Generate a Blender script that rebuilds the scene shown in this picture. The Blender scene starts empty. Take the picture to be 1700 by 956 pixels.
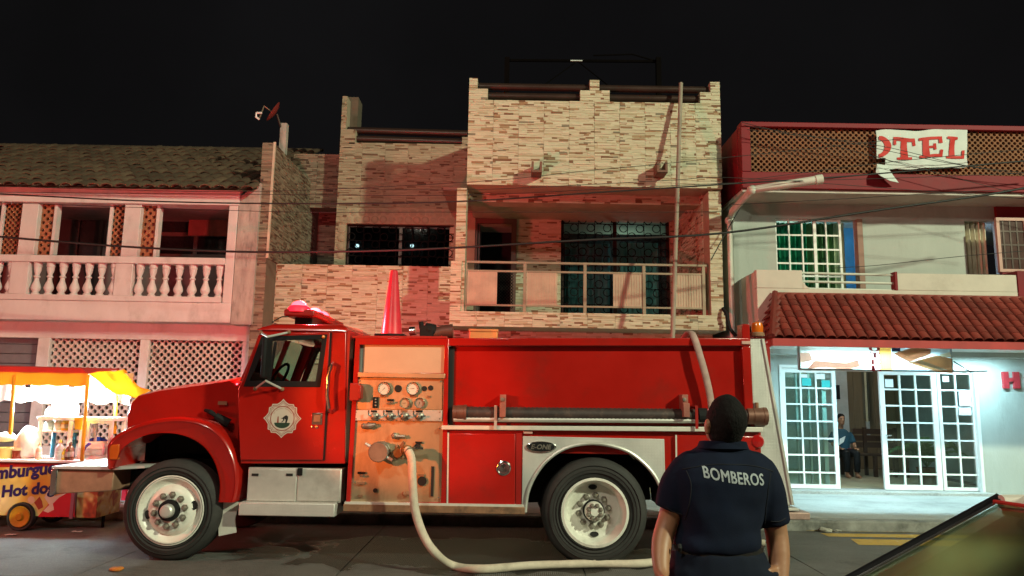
import bpy, bmesh, math, random
from mathutils import Vector, Matrix, noise
from mathutils.geometry import tessellate_polygon
from mathutils.bvhtree import BVHTree
RN = random.Random(11)
SC = bpy.context.scene
COL = SC.collection
PI = math.pi
rad = math.radians

# ------------------------------------------------------------------ camera
EYE = Vector((0.0, 0.0, 1.66))
FOC, PITCH, ROLL = 1228.0, rad(8.5), rad(0.95)
_f = Vector((0, math.cos(PITCH), math.sin(PITCH)))
_r0, _u0 = Vector((1, 0, 0)), Vector((0, -math.sin(PITCH), math.cos(PITCH)))
_r = math.cos(ROLL) * _r0 + math.sin(ROLL) * _u0
_u = math.cos(ROLL) * _u0 - math.sin(ROLL) * _r0
cam_d = bpy.data.cameras.new('camera')
cam = bpy.data.objects.new('camera', cam_d)
COL.objects.link(cam)
m = Matrix((_r, _u, -_f)).transposed().to_4x4()
m.translation = EYE
cam.matrix_world = m
cam_d.sensor_fit = 'HORIZONTAL'
cam_d.sensor_width = 36.0
cam_d.lens = FOC / 1700.0 * 36.0
cam_d.clip_end = 2000
cam_d.clip_start = 0.05
SC.camera = cam

# ------------------------------------------------------------------ night sky and exposure
W = bpy.data.worlds.new('World')
SC.world = W
W.use_nodes = True
bg = W.node_tree.nodes['Background']
bg.inputs[0].default_value = (0.0042, 0.0040, 0.0042, 1)
bg.inputs[1].default_value = 1.0
_nt = W.node_tree; _tc = _nt.nodes.new('ShaderNodeTexCoord'); _nz = _nt.nodes.new('ShaderNodeTexNoise'); _nz.inputs['Scale'].default_value = 2.2; _nz.inputs['Detail'].default_value = 5
_cr = _nt.nodes.new('ShaderNodeValToRGB'); _cr.color_ramp.elements[0].position = 0.35; _cr.color_ramp.elements[0].color = (0.0036, 0.0034, 0.0036, 1); _cr.color_ramp.elements[1].position = 0.75; _cr.color_ramp.elements[1].color = (0.0062, 0.0060, 0.0064, 1)
_nt.links.new(_tc.outputs['Generated'], _nz.inputs['Vector']); _nt.links.new(_nz.outputs['Fac'], _cr.inputs['Fac']); _nt.links.new(_cr.outputs[0], bg.inputs[0])
SC.view_settings.view_transform = 'Standard'
SC.view_settings.look = 'None'
SC.view_settings.exposure = 0.0
SC.view_settings.gamma = 1.0

# ------------------------------------------------------------------ street lights
def lamp(name, kind, loc, energy, col, size=0.2, aim=None, spot=60, blend=0.5):
    d = bpy.data.lights.new(name, kind)
    d.energy = energy
    d.color = col
    if kind == 'SPOT':
        d.shadow_soft_size = size; d.spot_size = rad(spot); d.spot_blend = blend
    elif kind == 'POINT':
        d.shadow_soft_size = size
    elif kind == 'AREA':
        d.size = size
    o = bpy.data.objects.new(name, d)
    o.location = loc
    if aim is not None:
        o.rotation_euler = (Vector(aim) - Vector(loc)).to_track_quat('-Z', 'Y').to_euler()
    COL.objects.link(o)
    return o
# sodium-white street lamp across the road, above and to the right of the camera
lamp('street_lamp_light', 'POINT', (18.6, -8.0, 14.4), 26500, (0.90, 1.0, 0.68), 0.5)
# added fill for the truck side, taken as a street lamp nearer the camera
lamp('near_fill_light', 'POINT', (-4.0, -2.0, 9.2), 1600, (1.0, 0.94, 0.74), 0.4)
# red beacon of a second emergency vehicle standing down the road on the left
lamp('emergency_light', 'POINT', (-11.0, 4.6, 2.8), 1150, (1.0, 0.11, 0.08), 0.16)
# amber spot added out of view to throw orange light on the pump panel
lamp('panel_spot_light', 'SPOT', (-5.4, 2.1, 2.35), 2000, (1.0, 0.165, 0.02), 0.10, aim=(-1.12, 7.7, 1.62), spot=17, blend=0.55)

# ------------------------------------------------------------------ pixel to place
def at(px, py, Y):
    """the point on the vertical plane at distance Y seen at a pixel of the 1700x956 photograph"""
    d = _f + ((px - 850.0) / FOC) * _r - ((py - 478.0) / FOC) * _u
    return EYE + d * (Y / d.y)
def G(x):
    return 0.0015 * x                     # the street climbs a trifle to the right
def ground(px, py, h=0.0):
    d = _f + ((px - 850.0) / FOC) * _r - ((py - 478.0) / FOC) * _u
    t = (h - EYE.z) / (d.z - 0.0015 * d.x)
    return EYE + d * t
def PL(pts, Y):
    return [(p.x, p.z) for p in (at(a, b, Y) for a, b in pts)]
def rect(px0, py0, px1, py1, Y):
    pm_, qm = (px0 + px1) / 2, (py0 + py1) / 2
    return (at(px0, qm, Y).x, at(px1, qm, Y).x, at(pm_, py1, Y).z, at(pm_, py0, Y).z)

# ------------------------------------------------------------------ mesh builder
class MB:
    def __init__(s):
        s.v, s.f = [], []
    def add(s, vs, fs):
        n = len(s.v)
        s.v += [Vector(v) for v in vs]
        s.f += [[n + i for i in f] for f in fs]
        return s
    def box(s, x0, x1, y0, y1, z0, z1):
        return s.add([(x0, y0, z0), (x1, y0, z0), (x1, y1, z0), (x0, y1, z0), (x0, y0, z1), (x1, y0, z1), (x1, y1, z1), (x0, y1, z1)],
                     [(0, 3, 2, 1), (4, 5, 6, 7), (0, 1, 5, 4), (1, 2, 6, 5), (2, 3, 7, 6), (3, 0, 4, 7)])
    def rbox(s, r, y0, y1):
        return s.box(r[0], r[1], y0, y1, r[2], r[3])
    def ext(s, pts, vec):
        n = len(pts); vec = Vector(vec)
        vs = [Vector(p) for p in pts]
        return s.add(vs + [v + vec for v in vs], [list(range(n))[::-1], list(range(n, 2 * n))] +
                     [(i, (i + 1) % n, n + (i + 1) % n, n + i) for i in range(n)])
    def prism(s, pts, y0, y1):
        return s.ext([(x, y0, z) for x, z in pts], (0, y1 - y0, 0))
    def plate(s, outer, holes, y0, y1):
        loops = [outer] + list(holes)
        flat = [p for l in loops for p in l]
        tris = tessellate_polygon([[Vector((x, z, 0)) for x, z in l] for l in loops])
        n = len(flat)
        fs = [tuple(t) for t in tris] + [tuple(n + i for i in t[::-1]) for t in tris]
        k = 0
        for l in loops:
            c = len(l)
            fs += [(k + i, k + (i + 1) % c, n + k + (i + 1) % c, n + k + i) for i in range(c)]
            k += c
        return s.add([(x, y0, z) for x, z in flat] + [(x, y1, z) for x, z in flat], fs)
    def loft(s, rings, caps=True, closed=True):
        n = len(rings[0]); vs = [v for r in rings for v in r]; fs = []
        for k in range(len(rings) - 1):
            for i in range(n if closed else n - 1):
                j = (i + 1) % n
                fs.append((k * n + i, k * n + j, (k + 1) * n + j, (k + 1) * n + i))
        if caps:
            fs += [list(range(n))[::-1], list(range((len(rings) - 1) * n, len(rings) * n))]
        return s.add(vs, fs)
    def tube(s, path, r, n=8, caps=True, flat=1.0):
        path = [Vector(p) for p in path]; rings = []
        rs = r if isinstance(r, (list, tuple)) else [r] * len(path)
        prev = None
        for i, p in enumerate(path):
            t = (path[min(i + 1, len(path) - 1)] - path[max(i - 1, 0)]).normalized()
            if prev is None:
                a = t.cross(Vector((0, 0, 1)))
                if a.length < 1e-3: a = t.cross(Vector((0, 1, 0)))
            else:
                a = prev - t * prev.dot(t)
            a.normalize(); prev = a
            b = t.cross(a)
            rings.append([p + rs[i] * (math.cos(2 * PI * k / n) * a + flat * math.sin(2 * PI * k / n) * b) for k in range(n)])
        return s.loft(rings, caps)
    def lathe(s, prof, c, axis='z', n=20, caps=True, a0=0.0):
        c = Vector(c); rings = []
        for r, h in prof:
            ring = []
            for k in range(n):
                a = a0 + 2 * PI * k / n
                q = (r * math.cos(a), r * math.sin(a))
                ring.append(c + Vector({'z': (q[0], q[1], h), 'y': (q[0], h, q[1]), 'x': (h, q[0], q[1])}[axis]))
            rings.append(ring)
        return s.loft(rings, caps)
    def ball(s, c, r, n=12, m=8, sc=(1, 1, 1)):
        c = Vector(c)
        rings = []
        for j in range(1, m):
            t = PI * j / m
            rings.append([c + Vector((r * sc[0] * math.sin(t) * math.cos(2 * PI * k / n), r * sc[1] * math.sin(t) * math.sin(2 * PI * k / n),
                                      r * sc[2] * math.cos(t))) for k in range(n)])
        return s.loft(rings, True)
    def mesh(s, name, mat=None, smooth=False, o=Vector((0, 0, 0)), ang=35):
        me = bpy.data.meshes.new(name)
        me.from_pydata([v - o for v in s.v], [], s.f)
        bm = bmesh.new(); bm.from_mesh(me)
        bmesh.ops.recalc_face_normals(bm, faces=bm.faces)
        bm.to_mesh(me); bm.free()
        if mat: me.materials.append(mat)
        if smooth:
            me.polygons.foreach_set('use_smooth', [True] * len(me.polygons))
            me.set_sharp_from_angle(angle=rad(ang))
        me.update()
        return me
    def build(s, name, mat, parent=None, smooth=False, bevel=0.0, seg=2, loc=None, ang=35, **pr):
        """link the collected shapes as one object; its origin is the thing's base (loc) or its parent's"""
        o = Vector(loc) if loc is not None else (WLOC.get(parent.name, Vector((0, 0, 0))) if parent else Vector((0, 0, 0)))
        ob = bpy.data.objects.new(name, s.mesh(name, mat, smooth or bevel > 0, o, ang))
        COL.objects.link(ob)
        if parent:
            ob.parent = parent
        else:
            ob.location = o
        WLOC[ob.name] = o
        if bevel:
            b = ob.modifiers.new('bevel', 'BEVEL'); b.width = bevel; b.segments = seg; b.limit_method = 'ANGLE'; b.angle_limit = rad(40)
            b.harden_normals = False
        for k, v in pr.items(): ob[k] = v
        return ob
WLOC = {}
def thing(name, label, cat, loc, group=None):
    o = bpy.data.objects.new(name, None)
    COL.objects.link(o)
    o.location = loc; o.empty_display_size = 0.2
    WLOC[o.name] = Vector(loc)
    o['label'] = label; o['category'] = cat
    if group: o['group'] = group
    return o
def tag(o, label, cat, group=None):
    o['label'] = label; o['category'] = cat
    if group: o['group'] = group
    return o
def inst(name, me, parent, wloc, rot=(0, 0, 0), sc=(1, 1, 1), base=None):
    """another object sharing a mesh; wloc in the world"""
    o = bpy.data.objects.new(name, me)
    COL.objects.link(o)
    p = WLOC.get(parent.name, Vector((0, 0, 0))) if parent else Vector((0, 0, 0))
    o.location = Vector(wloc) - p; o.rotation_euler = rot; o.scale = sc
    o.parent = parent
    WLOC[o.name] = Vector(wloc)
    return o
def copy_part(o, parent):
    c = o.copy(); COL.objects.link(c); c.parent = parent
    WLOC[c.name] = WLOC.get(o.name, Vector((0, 0, 0)))
    return c
def copy_tree(o, parent, loc=None):
    c = copy_part(o, parent)
    if loc is not None: c.location = loc
    for ch in [k for k in o.children]: copy_tree(ch, c)
    return c

# ------------------------------------------------------------------ materials
def nodes(name):
    mt = bpy.data.materials.new(name); mt.use_nodes = True
    nt = mt.node_tree
    return mt, nt, nt.nodes['Principled BSDF']
def N(nt, t, **kw):
    n = nt.nodes.new(t)
    for k, v in kw.items():
        if k.startswith('i_'):
            key = k[2:]
            n.inputs[int(key) if key.isdigit() else key.replace('_', ' ')].default_value = v
        else: setattr(n, k, v)
    return n
def ramp(nt, stops, interp='LINEAR'):
    n = nt.nodes.new('ShaderNodeValToRGB'); n.color_ramp.interpolation = interp
    e = n.color_ramp.elements
    while len(e) < len(stops): e.new(0.5)
    for k, (p, c) in enumerate(stops):
        e[k].position = p; e[k].color = (c[0], c[1], c[2], 1) if not isinstance(c, (int, float)) else (c, c, c, 1)
    return n
def mat(name, col, rough=0.6, metal=0.0, var=0.18, scale=3.0, bump=0.0, bscale=40.0, dirt=None, dscale=1.2, damt=0.5, coat=0.0, objrand=0.0, spec=None, stretch=(1, 1, 1), rvar=0.08):
    mt, nt, b = nodes(name); L = nt.links.new
    tc = N(nt, 'ShaderNodeTexCoord'); mp = N(nt, 'ShaderNodeMapping'); mp.inputs['Scale'].default_value = stretch
    L(tc.outputs['Object'], mp.inputs['Vector'])
    no = N(nt, 'ShaderNodeTexNoise', i_Scale=scale, i_Detail=6.0, i_Roughness=0.65); L(mp.outputs[0], no.inputs['Vector'])
    lo = [max(0, c * (1 - var)) for c in col]; hi = [min(1, c * (1 + var)) for c in col]
    r = ramp(nt, [(0.3, lo), (0.7, hi)]); L(no.outputs['Fac'], r.inputs['Fac'])
    out = r.outputs[0]
    if dirt:
        nd = N(nt, 'ShaderNodeTexNoise', i_Scale=dscale, i_Detail=9.0, i_Roughness=0.72); L(mp.outputs[0], nd.inputs['Vector'])
        rd = ramp(nt, [(0.52, 0.0), (0.72, damt)]); L(nd.outputs['Fac'], rd.inputs['Fac'])
        mx = N(nt, 'ShaderNodeMixRGB'); mx.inputs['Color2'].default_value = (*dirt, 1)
        L(rd.outputs[0], mx.inputs['Fac']); L(out, mx.inputs['Color1']); out = mx.outputs[0]
    if objrand:
        oi = N(nt, 'ShaderNodeObjectInfo')
        hs = N(nt, 'ShaderNodeHueSaturation'); mr = N(nt, 'ShaderNodeMapRange')
        mr.inputs['To Min'].default_value = 1 - objrand; mr.inputs['To Max'].default_value = 1 + objrand
        L(oi.outputs['Random'], mr.inputs['Value']); L(mr.outputs[0], hs.inputs['Value']); L(out, hs.inputs['Color']); out = hs.outputs[0]
    L(out, b.inputs['Base Color'])
    b.inputs['Metallic'].default_value = metal
    if coat: b.inputs['Coat Weight'].default_value = coat; b.inputs['Coat Roughness'].default_value = 0.12
    if spec is not None: b.inputs['Specular IOR Level'].default_value = spec
    rr = N(nt, 'ShaderNodeMapRange'); rr.inputs['To Min'].default_value = max(0.02, rough - rvar); rr.inputs['To Max'].default_value = min(1, rough + rvar)
    L(no.outputs['Fac'], rr.inputs['Value']); L(rr.outputs[0], b.inputs['Roughness'])
    if bump:
        nb = N(nt, 'ShaderNodeTexNoise', i_Scale=bscale, i_Detail=5.0); L(mp.outputs[0], nb.inputs['Vector'])
        bp = N(nt, 'ShaderNodeBump', i_Strength=bump, i_Distance=0.01); L(nb.outputs['Fac'], bp.inputs['Height']); L(bp.outputs[0], b.inputs['Normal'])
    return mt
def emit(name, col, s, ecol=None):
    mt, nt, b = nodes(name)
    b.inputs['Base Color'].default_value = (*col, 1)
    b.inputs['Emission Color'].default_value = (*(ecol or col), 1); b.inputs['Emission Strength'].default_value = s
    return mt
def glass(name, tint=(0.85, 0.95, 0.93), rough=0.02, refl=1.0, gcol=(.8, .8, .8)):
    mt, nt, b = nodes(name); L = nt.links.new
    nt.nodes.remove(b)
    tr = N(nt, 'ShaderNodeBsdfTransparent'); tr.inputs[0].default_value = (*tint, 1)
    gl = N(nt, 'ShaderNodeBsdfGlossy'); gl.inputs['Roughness'].default_value = rough; gl.inputs[0].default_value = (*gcol, 1)
    fr = N(nt, 'ShaderNodeFresnel', i_IOR=1.5); mu = N(nt, 'ShaderNodeMath', operation='MULTIPLY', i_1=refl)
    mx = N(nt, 'ShaderNodeMixShader')
    L(fr.outputs[0], mu.inputs[0]); L(mu.outputs[0], mx.inputs[0]); L(tr.outputs[0], mx.inputs[1]); L(gl.outputs[0], mx.inputs[2])
    L(mx.outputs[0], nt.nodes['Material Output'].inputs['Surface'])
    return mt
def tread(name, col=(0.62, 0.60, 0.57), rough=0.42, metal=0.55, scale=22.0):
    """aluminium diamond tread plate"""
    mt, nt, b = nodes(name); L = nt.links.new
    tc = N(nt, 'ShaderNodeTexCoord')
    mp = N(nt, 'ShaderNodeMapping'); mp.inputs['Rotation'].default_value = (0, rad(45), 0); L(tc.outputs['Object'], mp.inputs['Vector'])
    ck = N(nt, 'ShaderNodeTexChecker', i_Scale=scale); L(mp.outputs[0], ck.inputs['Vector'])
    w = N(nt, 'ShaderNodeTexWave', i_Scale=scale * 0.9, i_Distortion=0.0); L(mp.outputs[0], w.inputs['Vector'])
    no = N(nt, 'ShaderNodeTexNoise', i_Scale=2.5, i_Detail=6.0); L(tc.outputs['Object'], no.inputs['Vector'])
    mx = N(nt, 'ShaderNodeMath', operation='MULTIPLY'); L(ck.outputs['Fac'], mx.inputs[0]); L(w.outputs['Fac'], mx.inputs[1])
    bp = N(nt, 'ShaderNodeBump', i_Strength=0.22, i_Distance=0.004); L(mx.outputs[0], bp.inputs['Height']); L(bp.outputs[0], b.inputs['Normal'])
    r = ramp(nt, [(0.3, [c * 0.72 for c in col]), (0.65, col)]); L(no.outputs['Fac'], r.inputs['Fac']); L(r.outputs[0], b.inputs['Base Color'])
    b.inputs['Metallic'].default_value = metal; b.inputs['Roughness'].default_value = rough
    return mt
def strips(name, stops, var=0.1, rough=0.75):
    """split-stone strips: one colour for each strip"""
    mt, nt, b = nodes(name); L = nt.links.new
    g = N(nt, 'ShaderNodeNewGeometry'); oi = N(nt, 'ShaderNodeObjectInfo')
    ad = N(nt, 'ShaderNodeMath', operation='ADD'); fr = N(nt, 'ShaderNodeMath', operation='FRACT')
    L(g.outputs['Random Per Island'], ad.inputs[0]); L(oi.outputs['Random'], ad.inputs[1]); L(ad.outputs[0], fr.inputs[0])
    r = ramp(nt, stops, 'CONSTANT'); L(fr.outputs[0], r.inputs['Fac'])
    tc = N(nt, 'ShaderNodeTexCoord'); mp = N(nt, 'ShaderNodeMapping'); mp.inputs['Scale'].default_value = (1, 1, 3.5); L(tc.outputs['Object'], mp.inputs['Vector'])
    no = N(nt, 'ShaderNodeTexNoise', i_Scale=9.0, i_Detail=7.0, i_Roughness=0.7); L(mp.outputs[0], no.inputs['Vector'])
    rv = ramp(nt, [(0.3, 1 - var * 2.2), (0.7, 1.0)]); L(no.outputs['Fac'], rv.inputs['Fac'])
    mx = N(nt, 'ShaderNodeMixRGB', blend_type='MULTIPLY', i_Fac=1.0); L(r.outputs[0], mx.inputs['Color1']); L(rv.outputs[0], mx.inputs['Color2'])
    L(mx.outputs[0], b.inputs['Base Color']); b.inputs['Roughness'].default_value = rough
    bp = N(nt, 'ShaderNodeBump', i_Strength=0.35, i_Distance=0.006); L(no.outputs['Fac'], bp.inputs['Height']); L(bp.outputs[0], b.inputs['Normal'])
    return mt

M = {}
M['white_wall'] = mat('white plaster', (0.58, 0.56, 0.54), 0.8, var=0.1, scale=2, bump=0.25, bscale=25, dirt=(0.22, 0.19, 0.16), dscale=1.6, damt=0.55, stretch=(1, 1, 0.6))
M['hotel_wall'] = mat('hotel plaster', (0.41, 0.43, 0.40), 0.75, var=0.08, scale=1.5, bump=0.2, bscale=30, dirt=(0.24, 0.23, 0.21), dscale=1.3, damt=0.5, stretch=(1.6, 1, .5))
M['white_paint'] = mat('white paint', (0.78, 0.78, 0.76), 0.4, var=0.05)
M['cement'] = mat('stained cement', (0.36, 0.34, 0.30), 0.9, var=0.25, scale=3, bump=0.5, bscale=18, dirt=(0.07, 0.065, 0.055), dscale=2.2, damt=0.85, stretch=(2, 2, 0.6))
M['dark_room'] = mat('dark interior', (0.05, 0.04, 0.045), 0.9)
M['black'] = mat('black rubber', (0.011, 0.011, 0.012), 0.7, var=0.3, spec=.2)
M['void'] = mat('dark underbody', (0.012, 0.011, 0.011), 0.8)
M['clay'] = mat('old clay tile', (0.115, 0.068, 0.040), 0.9, var=0.35, scale=5, bump=0.6, bscale=14, dirt=(0.035, 0.030, 0.022), dscale=3.0, damt=0.9, objrand=0.35)
M['red_clay'] = mat('red roof tile', (0.19, 0.026, 0.017), 0.65, var=0.18, scale=5, bump=0.2, bscale=25, objrand=0.26, dirt=(0.06, 0.02, 0.015), dscale=3, damt=0.5)
M['terracotta'] = mat('terracotta screen', (0.22, 0.085, 0.036), 0.8, var=0.2, scale=6)
M['screen_pink'] = mat('painted screen block', (0.52, 0.42, 0.37), 0.8, var=0.18, scale=5, dirt=(0.2, 0.15, 0.12), dscale=3)
M['screen_brown'] = mat('brown screen block', (0.30, 0.11, 0.05), 0.8, var=0.2, scale=5)
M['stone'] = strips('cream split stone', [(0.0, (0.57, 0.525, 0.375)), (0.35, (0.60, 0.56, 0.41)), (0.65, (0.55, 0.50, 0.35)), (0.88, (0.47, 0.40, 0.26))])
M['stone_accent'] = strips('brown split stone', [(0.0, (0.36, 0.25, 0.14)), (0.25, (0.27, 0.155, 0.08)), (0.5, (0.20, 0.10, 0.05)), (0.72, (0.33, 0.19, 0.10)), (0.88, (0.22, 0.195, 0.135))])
M['dull_stone'] = strips('shaded cream split stone', [(0.0, (0.37, 0.315, 0.215)), (0.35, (0.41, 0.35, 0.245)), (0.65, (0.34, 0.285, 0.19))])  # cream stone darkened for the shade on the left wing
M['dull_stone_accent'] = strips('shaded brown split stone', [(0.0, (0.22, 0.145, 0.085)), (0.4, (0.15, 0.085, 0.05)), (0.75, (0.19, 0.12, 0.07))])  # its brown strips, darkened for the same shade
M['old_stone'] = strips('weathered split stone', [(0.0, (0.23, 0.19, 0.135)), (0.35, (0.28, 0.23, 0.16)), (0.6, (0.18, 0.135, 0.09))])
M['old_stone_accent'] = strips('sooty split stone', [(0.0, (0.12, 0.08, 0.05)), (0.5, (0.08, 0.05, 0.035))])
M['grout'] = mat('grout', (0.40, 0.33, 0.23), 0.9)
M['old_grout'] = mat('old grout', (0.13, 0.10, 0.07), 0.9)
M['maroon'] = mat('maroon paint', (0.20, 0.009, 0.016), 0.6, var=0.15, scale=2, dirt=(0.10, 0.012, 0.014), dscale=1.5, damt=0.6, spec=.25)
M['dark_metal'] = mat('dark brown metal', (0.05, 0.028, 0.022), 0.35, metal=0.4)
M['black_iron'] = mat('black wrought iron', (0.007, 0.006, 0.006), 0.9, spec=0.1)
M['rail'] = mat('bronze railing paint', (0.30, 0.235, 0.165), 0.45, metal=0.3)
M['glass'] = glass('window glass', (0.80, 0.93, 0.90))
M['dark_glass'] = glass('tinted glass', (0.22, 0.25, 0.26), 0.03)
M['pipe'] = mat('white pvc pipe', (0.60, 0.61, 0.54), 0.45, var=0.12, scale=4)
M['cable'] = mat('black cable', (0.012, 0.012, 0.012), 0.6)
M['sb'] = mat('grey shutter board', (0.13, 0.14, 0.15), 0.6, var=0.2)
M['rp'] = mat('ribbed brown panel', (0.47, 0.36, 0.26), 0.55)
# ------------------------------------------------------------------ ground
def concrete(name, col, wet=False, groove=True, joint=True):
    mt, nt, b = nodes(name); L = nt.links.new
    tc = N(nt, 'ShaderNodeTexCoord')
    n1 = N(nt, 'ShaderNodeTexNoise', i_Scale=0.7, i_Detail=8.0, i_Roughness=0.7); L(tc.outputs['Object'], n1.inputs['Vector'])
    n2 = N(nt, 'ShaderNodeTexNoise', i_Scale=60.0, i_Detail=4.0); L(tc.outputs['Object'], n2.inputs['Vector'])
    r1 = ramp(nt, [(0.3, [c * 0.62 for c in col]), (0.5, col), (0.75, [c * 1.25 for c in col])]); L(n1.outputs['Fac'], r1.inputs['Fac'])
    r2 = ramp(nt, [(0.3, 0.75), (0.7, 1.0)]); L(n2.outputs['Fac'], r2.inputs['Fac'])
    mx = N(nt, 'ShaderNodeMixRGB', blend_type='MULTIPLY', i_Fac=1.0); L(r1.outputs[0], mx.inputs['Color1']); L(r2.outputs[0], mx.inputs['Color2'])
    out = mx.outputs[0]
    # oil and dirt stains
    mp2 = N(nt, 'ShaderNodeMapping'); mp2.inputs['Scale'].default_value = (0.6, 1.6, 1); L(tc.outputs['Object'], mp2.inputs['Vector'])
    n4 = N(nt, 'ShaderNodeTexNoise', i_Scale=1.7, i_Detail=10.0, i_Roughness=0.75, i_Distortion=0.6); L(mp2.outputs[0], n4.inputs['Vector'])
    r4 = ramp(nt, [(0.55, 0.0), (0.68, 0.7)]); L(n4.outputs['Fac'], r4.inputs['Fac'])
    m4 = N(nt, 'ShaderNodeMixRGB'); m4.inputs['Color2'].default_value = (*[c * 0.35 for c in col], 1)
    L(r4.outputs[0], m4.inputs['Fac']); L(out, m4.inputs['Color1']); out = m4.outputs[0]
    rough = 0.8
    if wet:
        # puddled wet patch below the truck, spilled from the pump
        sx = N(nt, 'ShaderNodeSeparateXYZ'); L(tc.outputs['Object'], sx.inputs[0])
        def band(o, c, w):
            s = N(nt, 'ShaderNodeMath', operation='SUBTRACT', i_1=c); L(o, s.inputs[0])
            a = N(nt, 'ShaderNodeMath', operation='DIVIDE', i_1=w); L(s.outputs[0], a.inputs[0])
            q = N(nt, 'ShaderNodeMath', operation='MULTIPLY'); L(a.outputs[0], q.inputs[0]); L(a.outputs[0], q.inputs[1])
            return q.outputs[0]
        d = N(nt, 'ShaderNodeMath', operation='ADD'); L(band(sx.outputs[0], -0.3, 2.4), d.inputs[0]); L(band(sx.outputs[1], 8.3, 0.95), d.inputs[1])
        n3 = N(nt, 'ShaderNodeTexNoise', i_Scale=1.6, i_Detail=6.0, i_Distortion=0.8); L(tc.outputs['Object'], n3.inputs['Vector'])
        k = N(nt, 'ShaderNodeMath', operation='MULTIPLY_ADD', i_1=3.0); L(n3.outputs['Fac'], k.inputs[0]); L(d.outputs[0], k.inputs[2])
        wr = ramp(nt, [(0.0, 1.0), (0.62, 1.0), (0.70, 0.0)])
        k2 = N(nt, 'ShaderNodeMath', operation='MULTIPLY', i_1=0.28); L(k.outputs[0], k2.inputs[0]); L(k2.outputs[0], wr.inputs['Fac'])
        mw = N(nt, 'ShaderNodeMixRGB'); L(wr.outputs[0], mw.inputs['Fac']); L(out, mw.inputs['Color1'])
        dk = N(nt, 'ShaderNodeMixRGB', blend_type='MULTIPLY', i_Fac=1.0); dk.inputs['Color2'].default_value = (0.32, 0.30, 0.30, 1)
        L(out, dk.inputs['Color1']); L(dk.outputs[0], mw.inputs['Color2']); out = mw.outputs[0]
        rr = N(nt, 'ShaderNodeMapRange'); rr.inputs['To Min'].default_value = 0.8; rr.inputs['To Max'].default_value = 0.10
        L(wr.outputs[0], rr.inputs['Value']); L(rr.outputs[0], b.inputs['Roughness'])
    else:
        b.inputs['Roughness'].default_value = rough
    n5 = N(nt, 'ShaderNodeTexVoronoi', i_Scale=95.0); L(tc.outputs['Object'], n5.inputs['Vector'])
    r5 = ramp(nt, [(0.0, 0.6), (0.25, 0.95), (0.6, 1.12)]); L(n5.outputs['Distance'], r5.inputs['Fac'])
    m5 = N(nt, 'ShaderNodeMixRGB', blend_type='MULTIPLY', i_Fac=1.0); L(out, m5.inputs['Color1']); L(r5.outputs[0], m5.inputs['Color2']); out = m5.outputs[0]
    L(out, b.inputs['Base Color'])
    h = n2.outputs['Fac']
    if groove:
        w = N(nt, 'ShaderNodeTexWave', i_Scale=16.0, i_Distortion=1.2, bands_direction='X'); w.inputs['Detail Scale'].default_value = 0.4
        L(tc.outputs['Object'], w.inputs['Vector'])
        ad = N(nt, 'ShaderNodeMath', operation='ADD'); L(w.outputs['Fac'], ad.inputs[0]); L(n2.outputs['Fac'], ad.inputs[1]); h = ad.outputs[0]
    bp = N(nt, 'ShaderNodeBump', i_Strength=0.7, i_Distance=0.012); L(h, bp.inputs['Height']); L(bp.outputs[0], b.inputs['Normal'])
    return mt
M['road'] = concrete('road concrete', (0.16, 0.155, 0.145), wet=True)
M['joint'] = mat('tar joint', (0.03, 0.03, 0.03), 0.9)
M['pave'] = concrete('pavement concrete', (0.40, 0.40, 0.39), groove=False)
M['yellow_line'] = mat('worn yellow road paint', (0.50, 0.30, 0.035), 0.7, var=0.25, scale=5, dirt=(0.18, 0.15, 0.10), dscale=5, damt=0.8)

def slope_box(mb, x0, x1, y0, y1, h0, h1):
    return mb.add([(x0, y0, G(x0) + h0), (x1, y0, G(x1) + h0), (x1, y1, G(x1) + h0), (x0, y1, G(x0) + h0),
                   (x0, y0, G(x0) + h1), (x1, y0, G(x1) + h1), (x1, y1, G(x1) + h1), (x0, y1, G(x0) + h1)],
                  [(0, 3, 2, 1), (4, 5, 6, 7), (0, 1, 5, 4), (1, 2, 6, 5), (2, 3, 7, 6), (3, 0, 4, 7)])
g = MB(); g.add([(-400, -400, -4.4), (400, -400, 3.6), (400, 600, 3.6), (-400, 600, -4.4)], [(0, 1, 2, 3)])
g.build('ground', M['joint'], loc=(0, 0, -0.4), kind='structure')
KERB_Y = 10.06
g = MB(); slope_box(g, -60, 60, -30, KERB_Y, -0.3, -0.02)
road = g.build('road', M['joint'], loc=(0, 0, 0), kind='structure')
xs = [-60, -30, -15] + [-11 + 2.35 * k for k in range(10)] + [15, 30, 60]
ys = [-30, -12, -4, 1.2, 4.6, 7.05, KERB_Y - 0.005]
for i in range(len(xs) - 1):
    for j in range(len(ys) - 1):
        g = MB(); slope_box(g, xs[i] + 0.006, xs[i + 1] - 0.006, ys[j] + 0.006, ys[j + 1] - 0.006, -0.018, 0.0)
        g.build('road_slab', M['road'], road)
for px, ya, yb, xr in ((1325, 876.5, 881.5, 9.0), (1362, 885.5, 891, 9.0), (1412, 895, 905, 9.0)):
    a, b = ground(px, ya), ground(px + 14, yb)
    g = MB(); n = 6
    top = [(a.x + (xr - a.x) * k / n, a.y) for k in range(n + 1)]; bot = [(b.x + (xr - b.x) * k / n, b.y) for k in range(n + 1)]
    for k in range(n):
        q = [top[k], bot[k], bot[k + 1], top[k + 1]]
        g.add([(x, y, G(x) + 0.004) for x, y in q], [(0, 1, 2, 3)])
    g.build('painted_stripe', M['yellow_line'], road)
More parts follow.
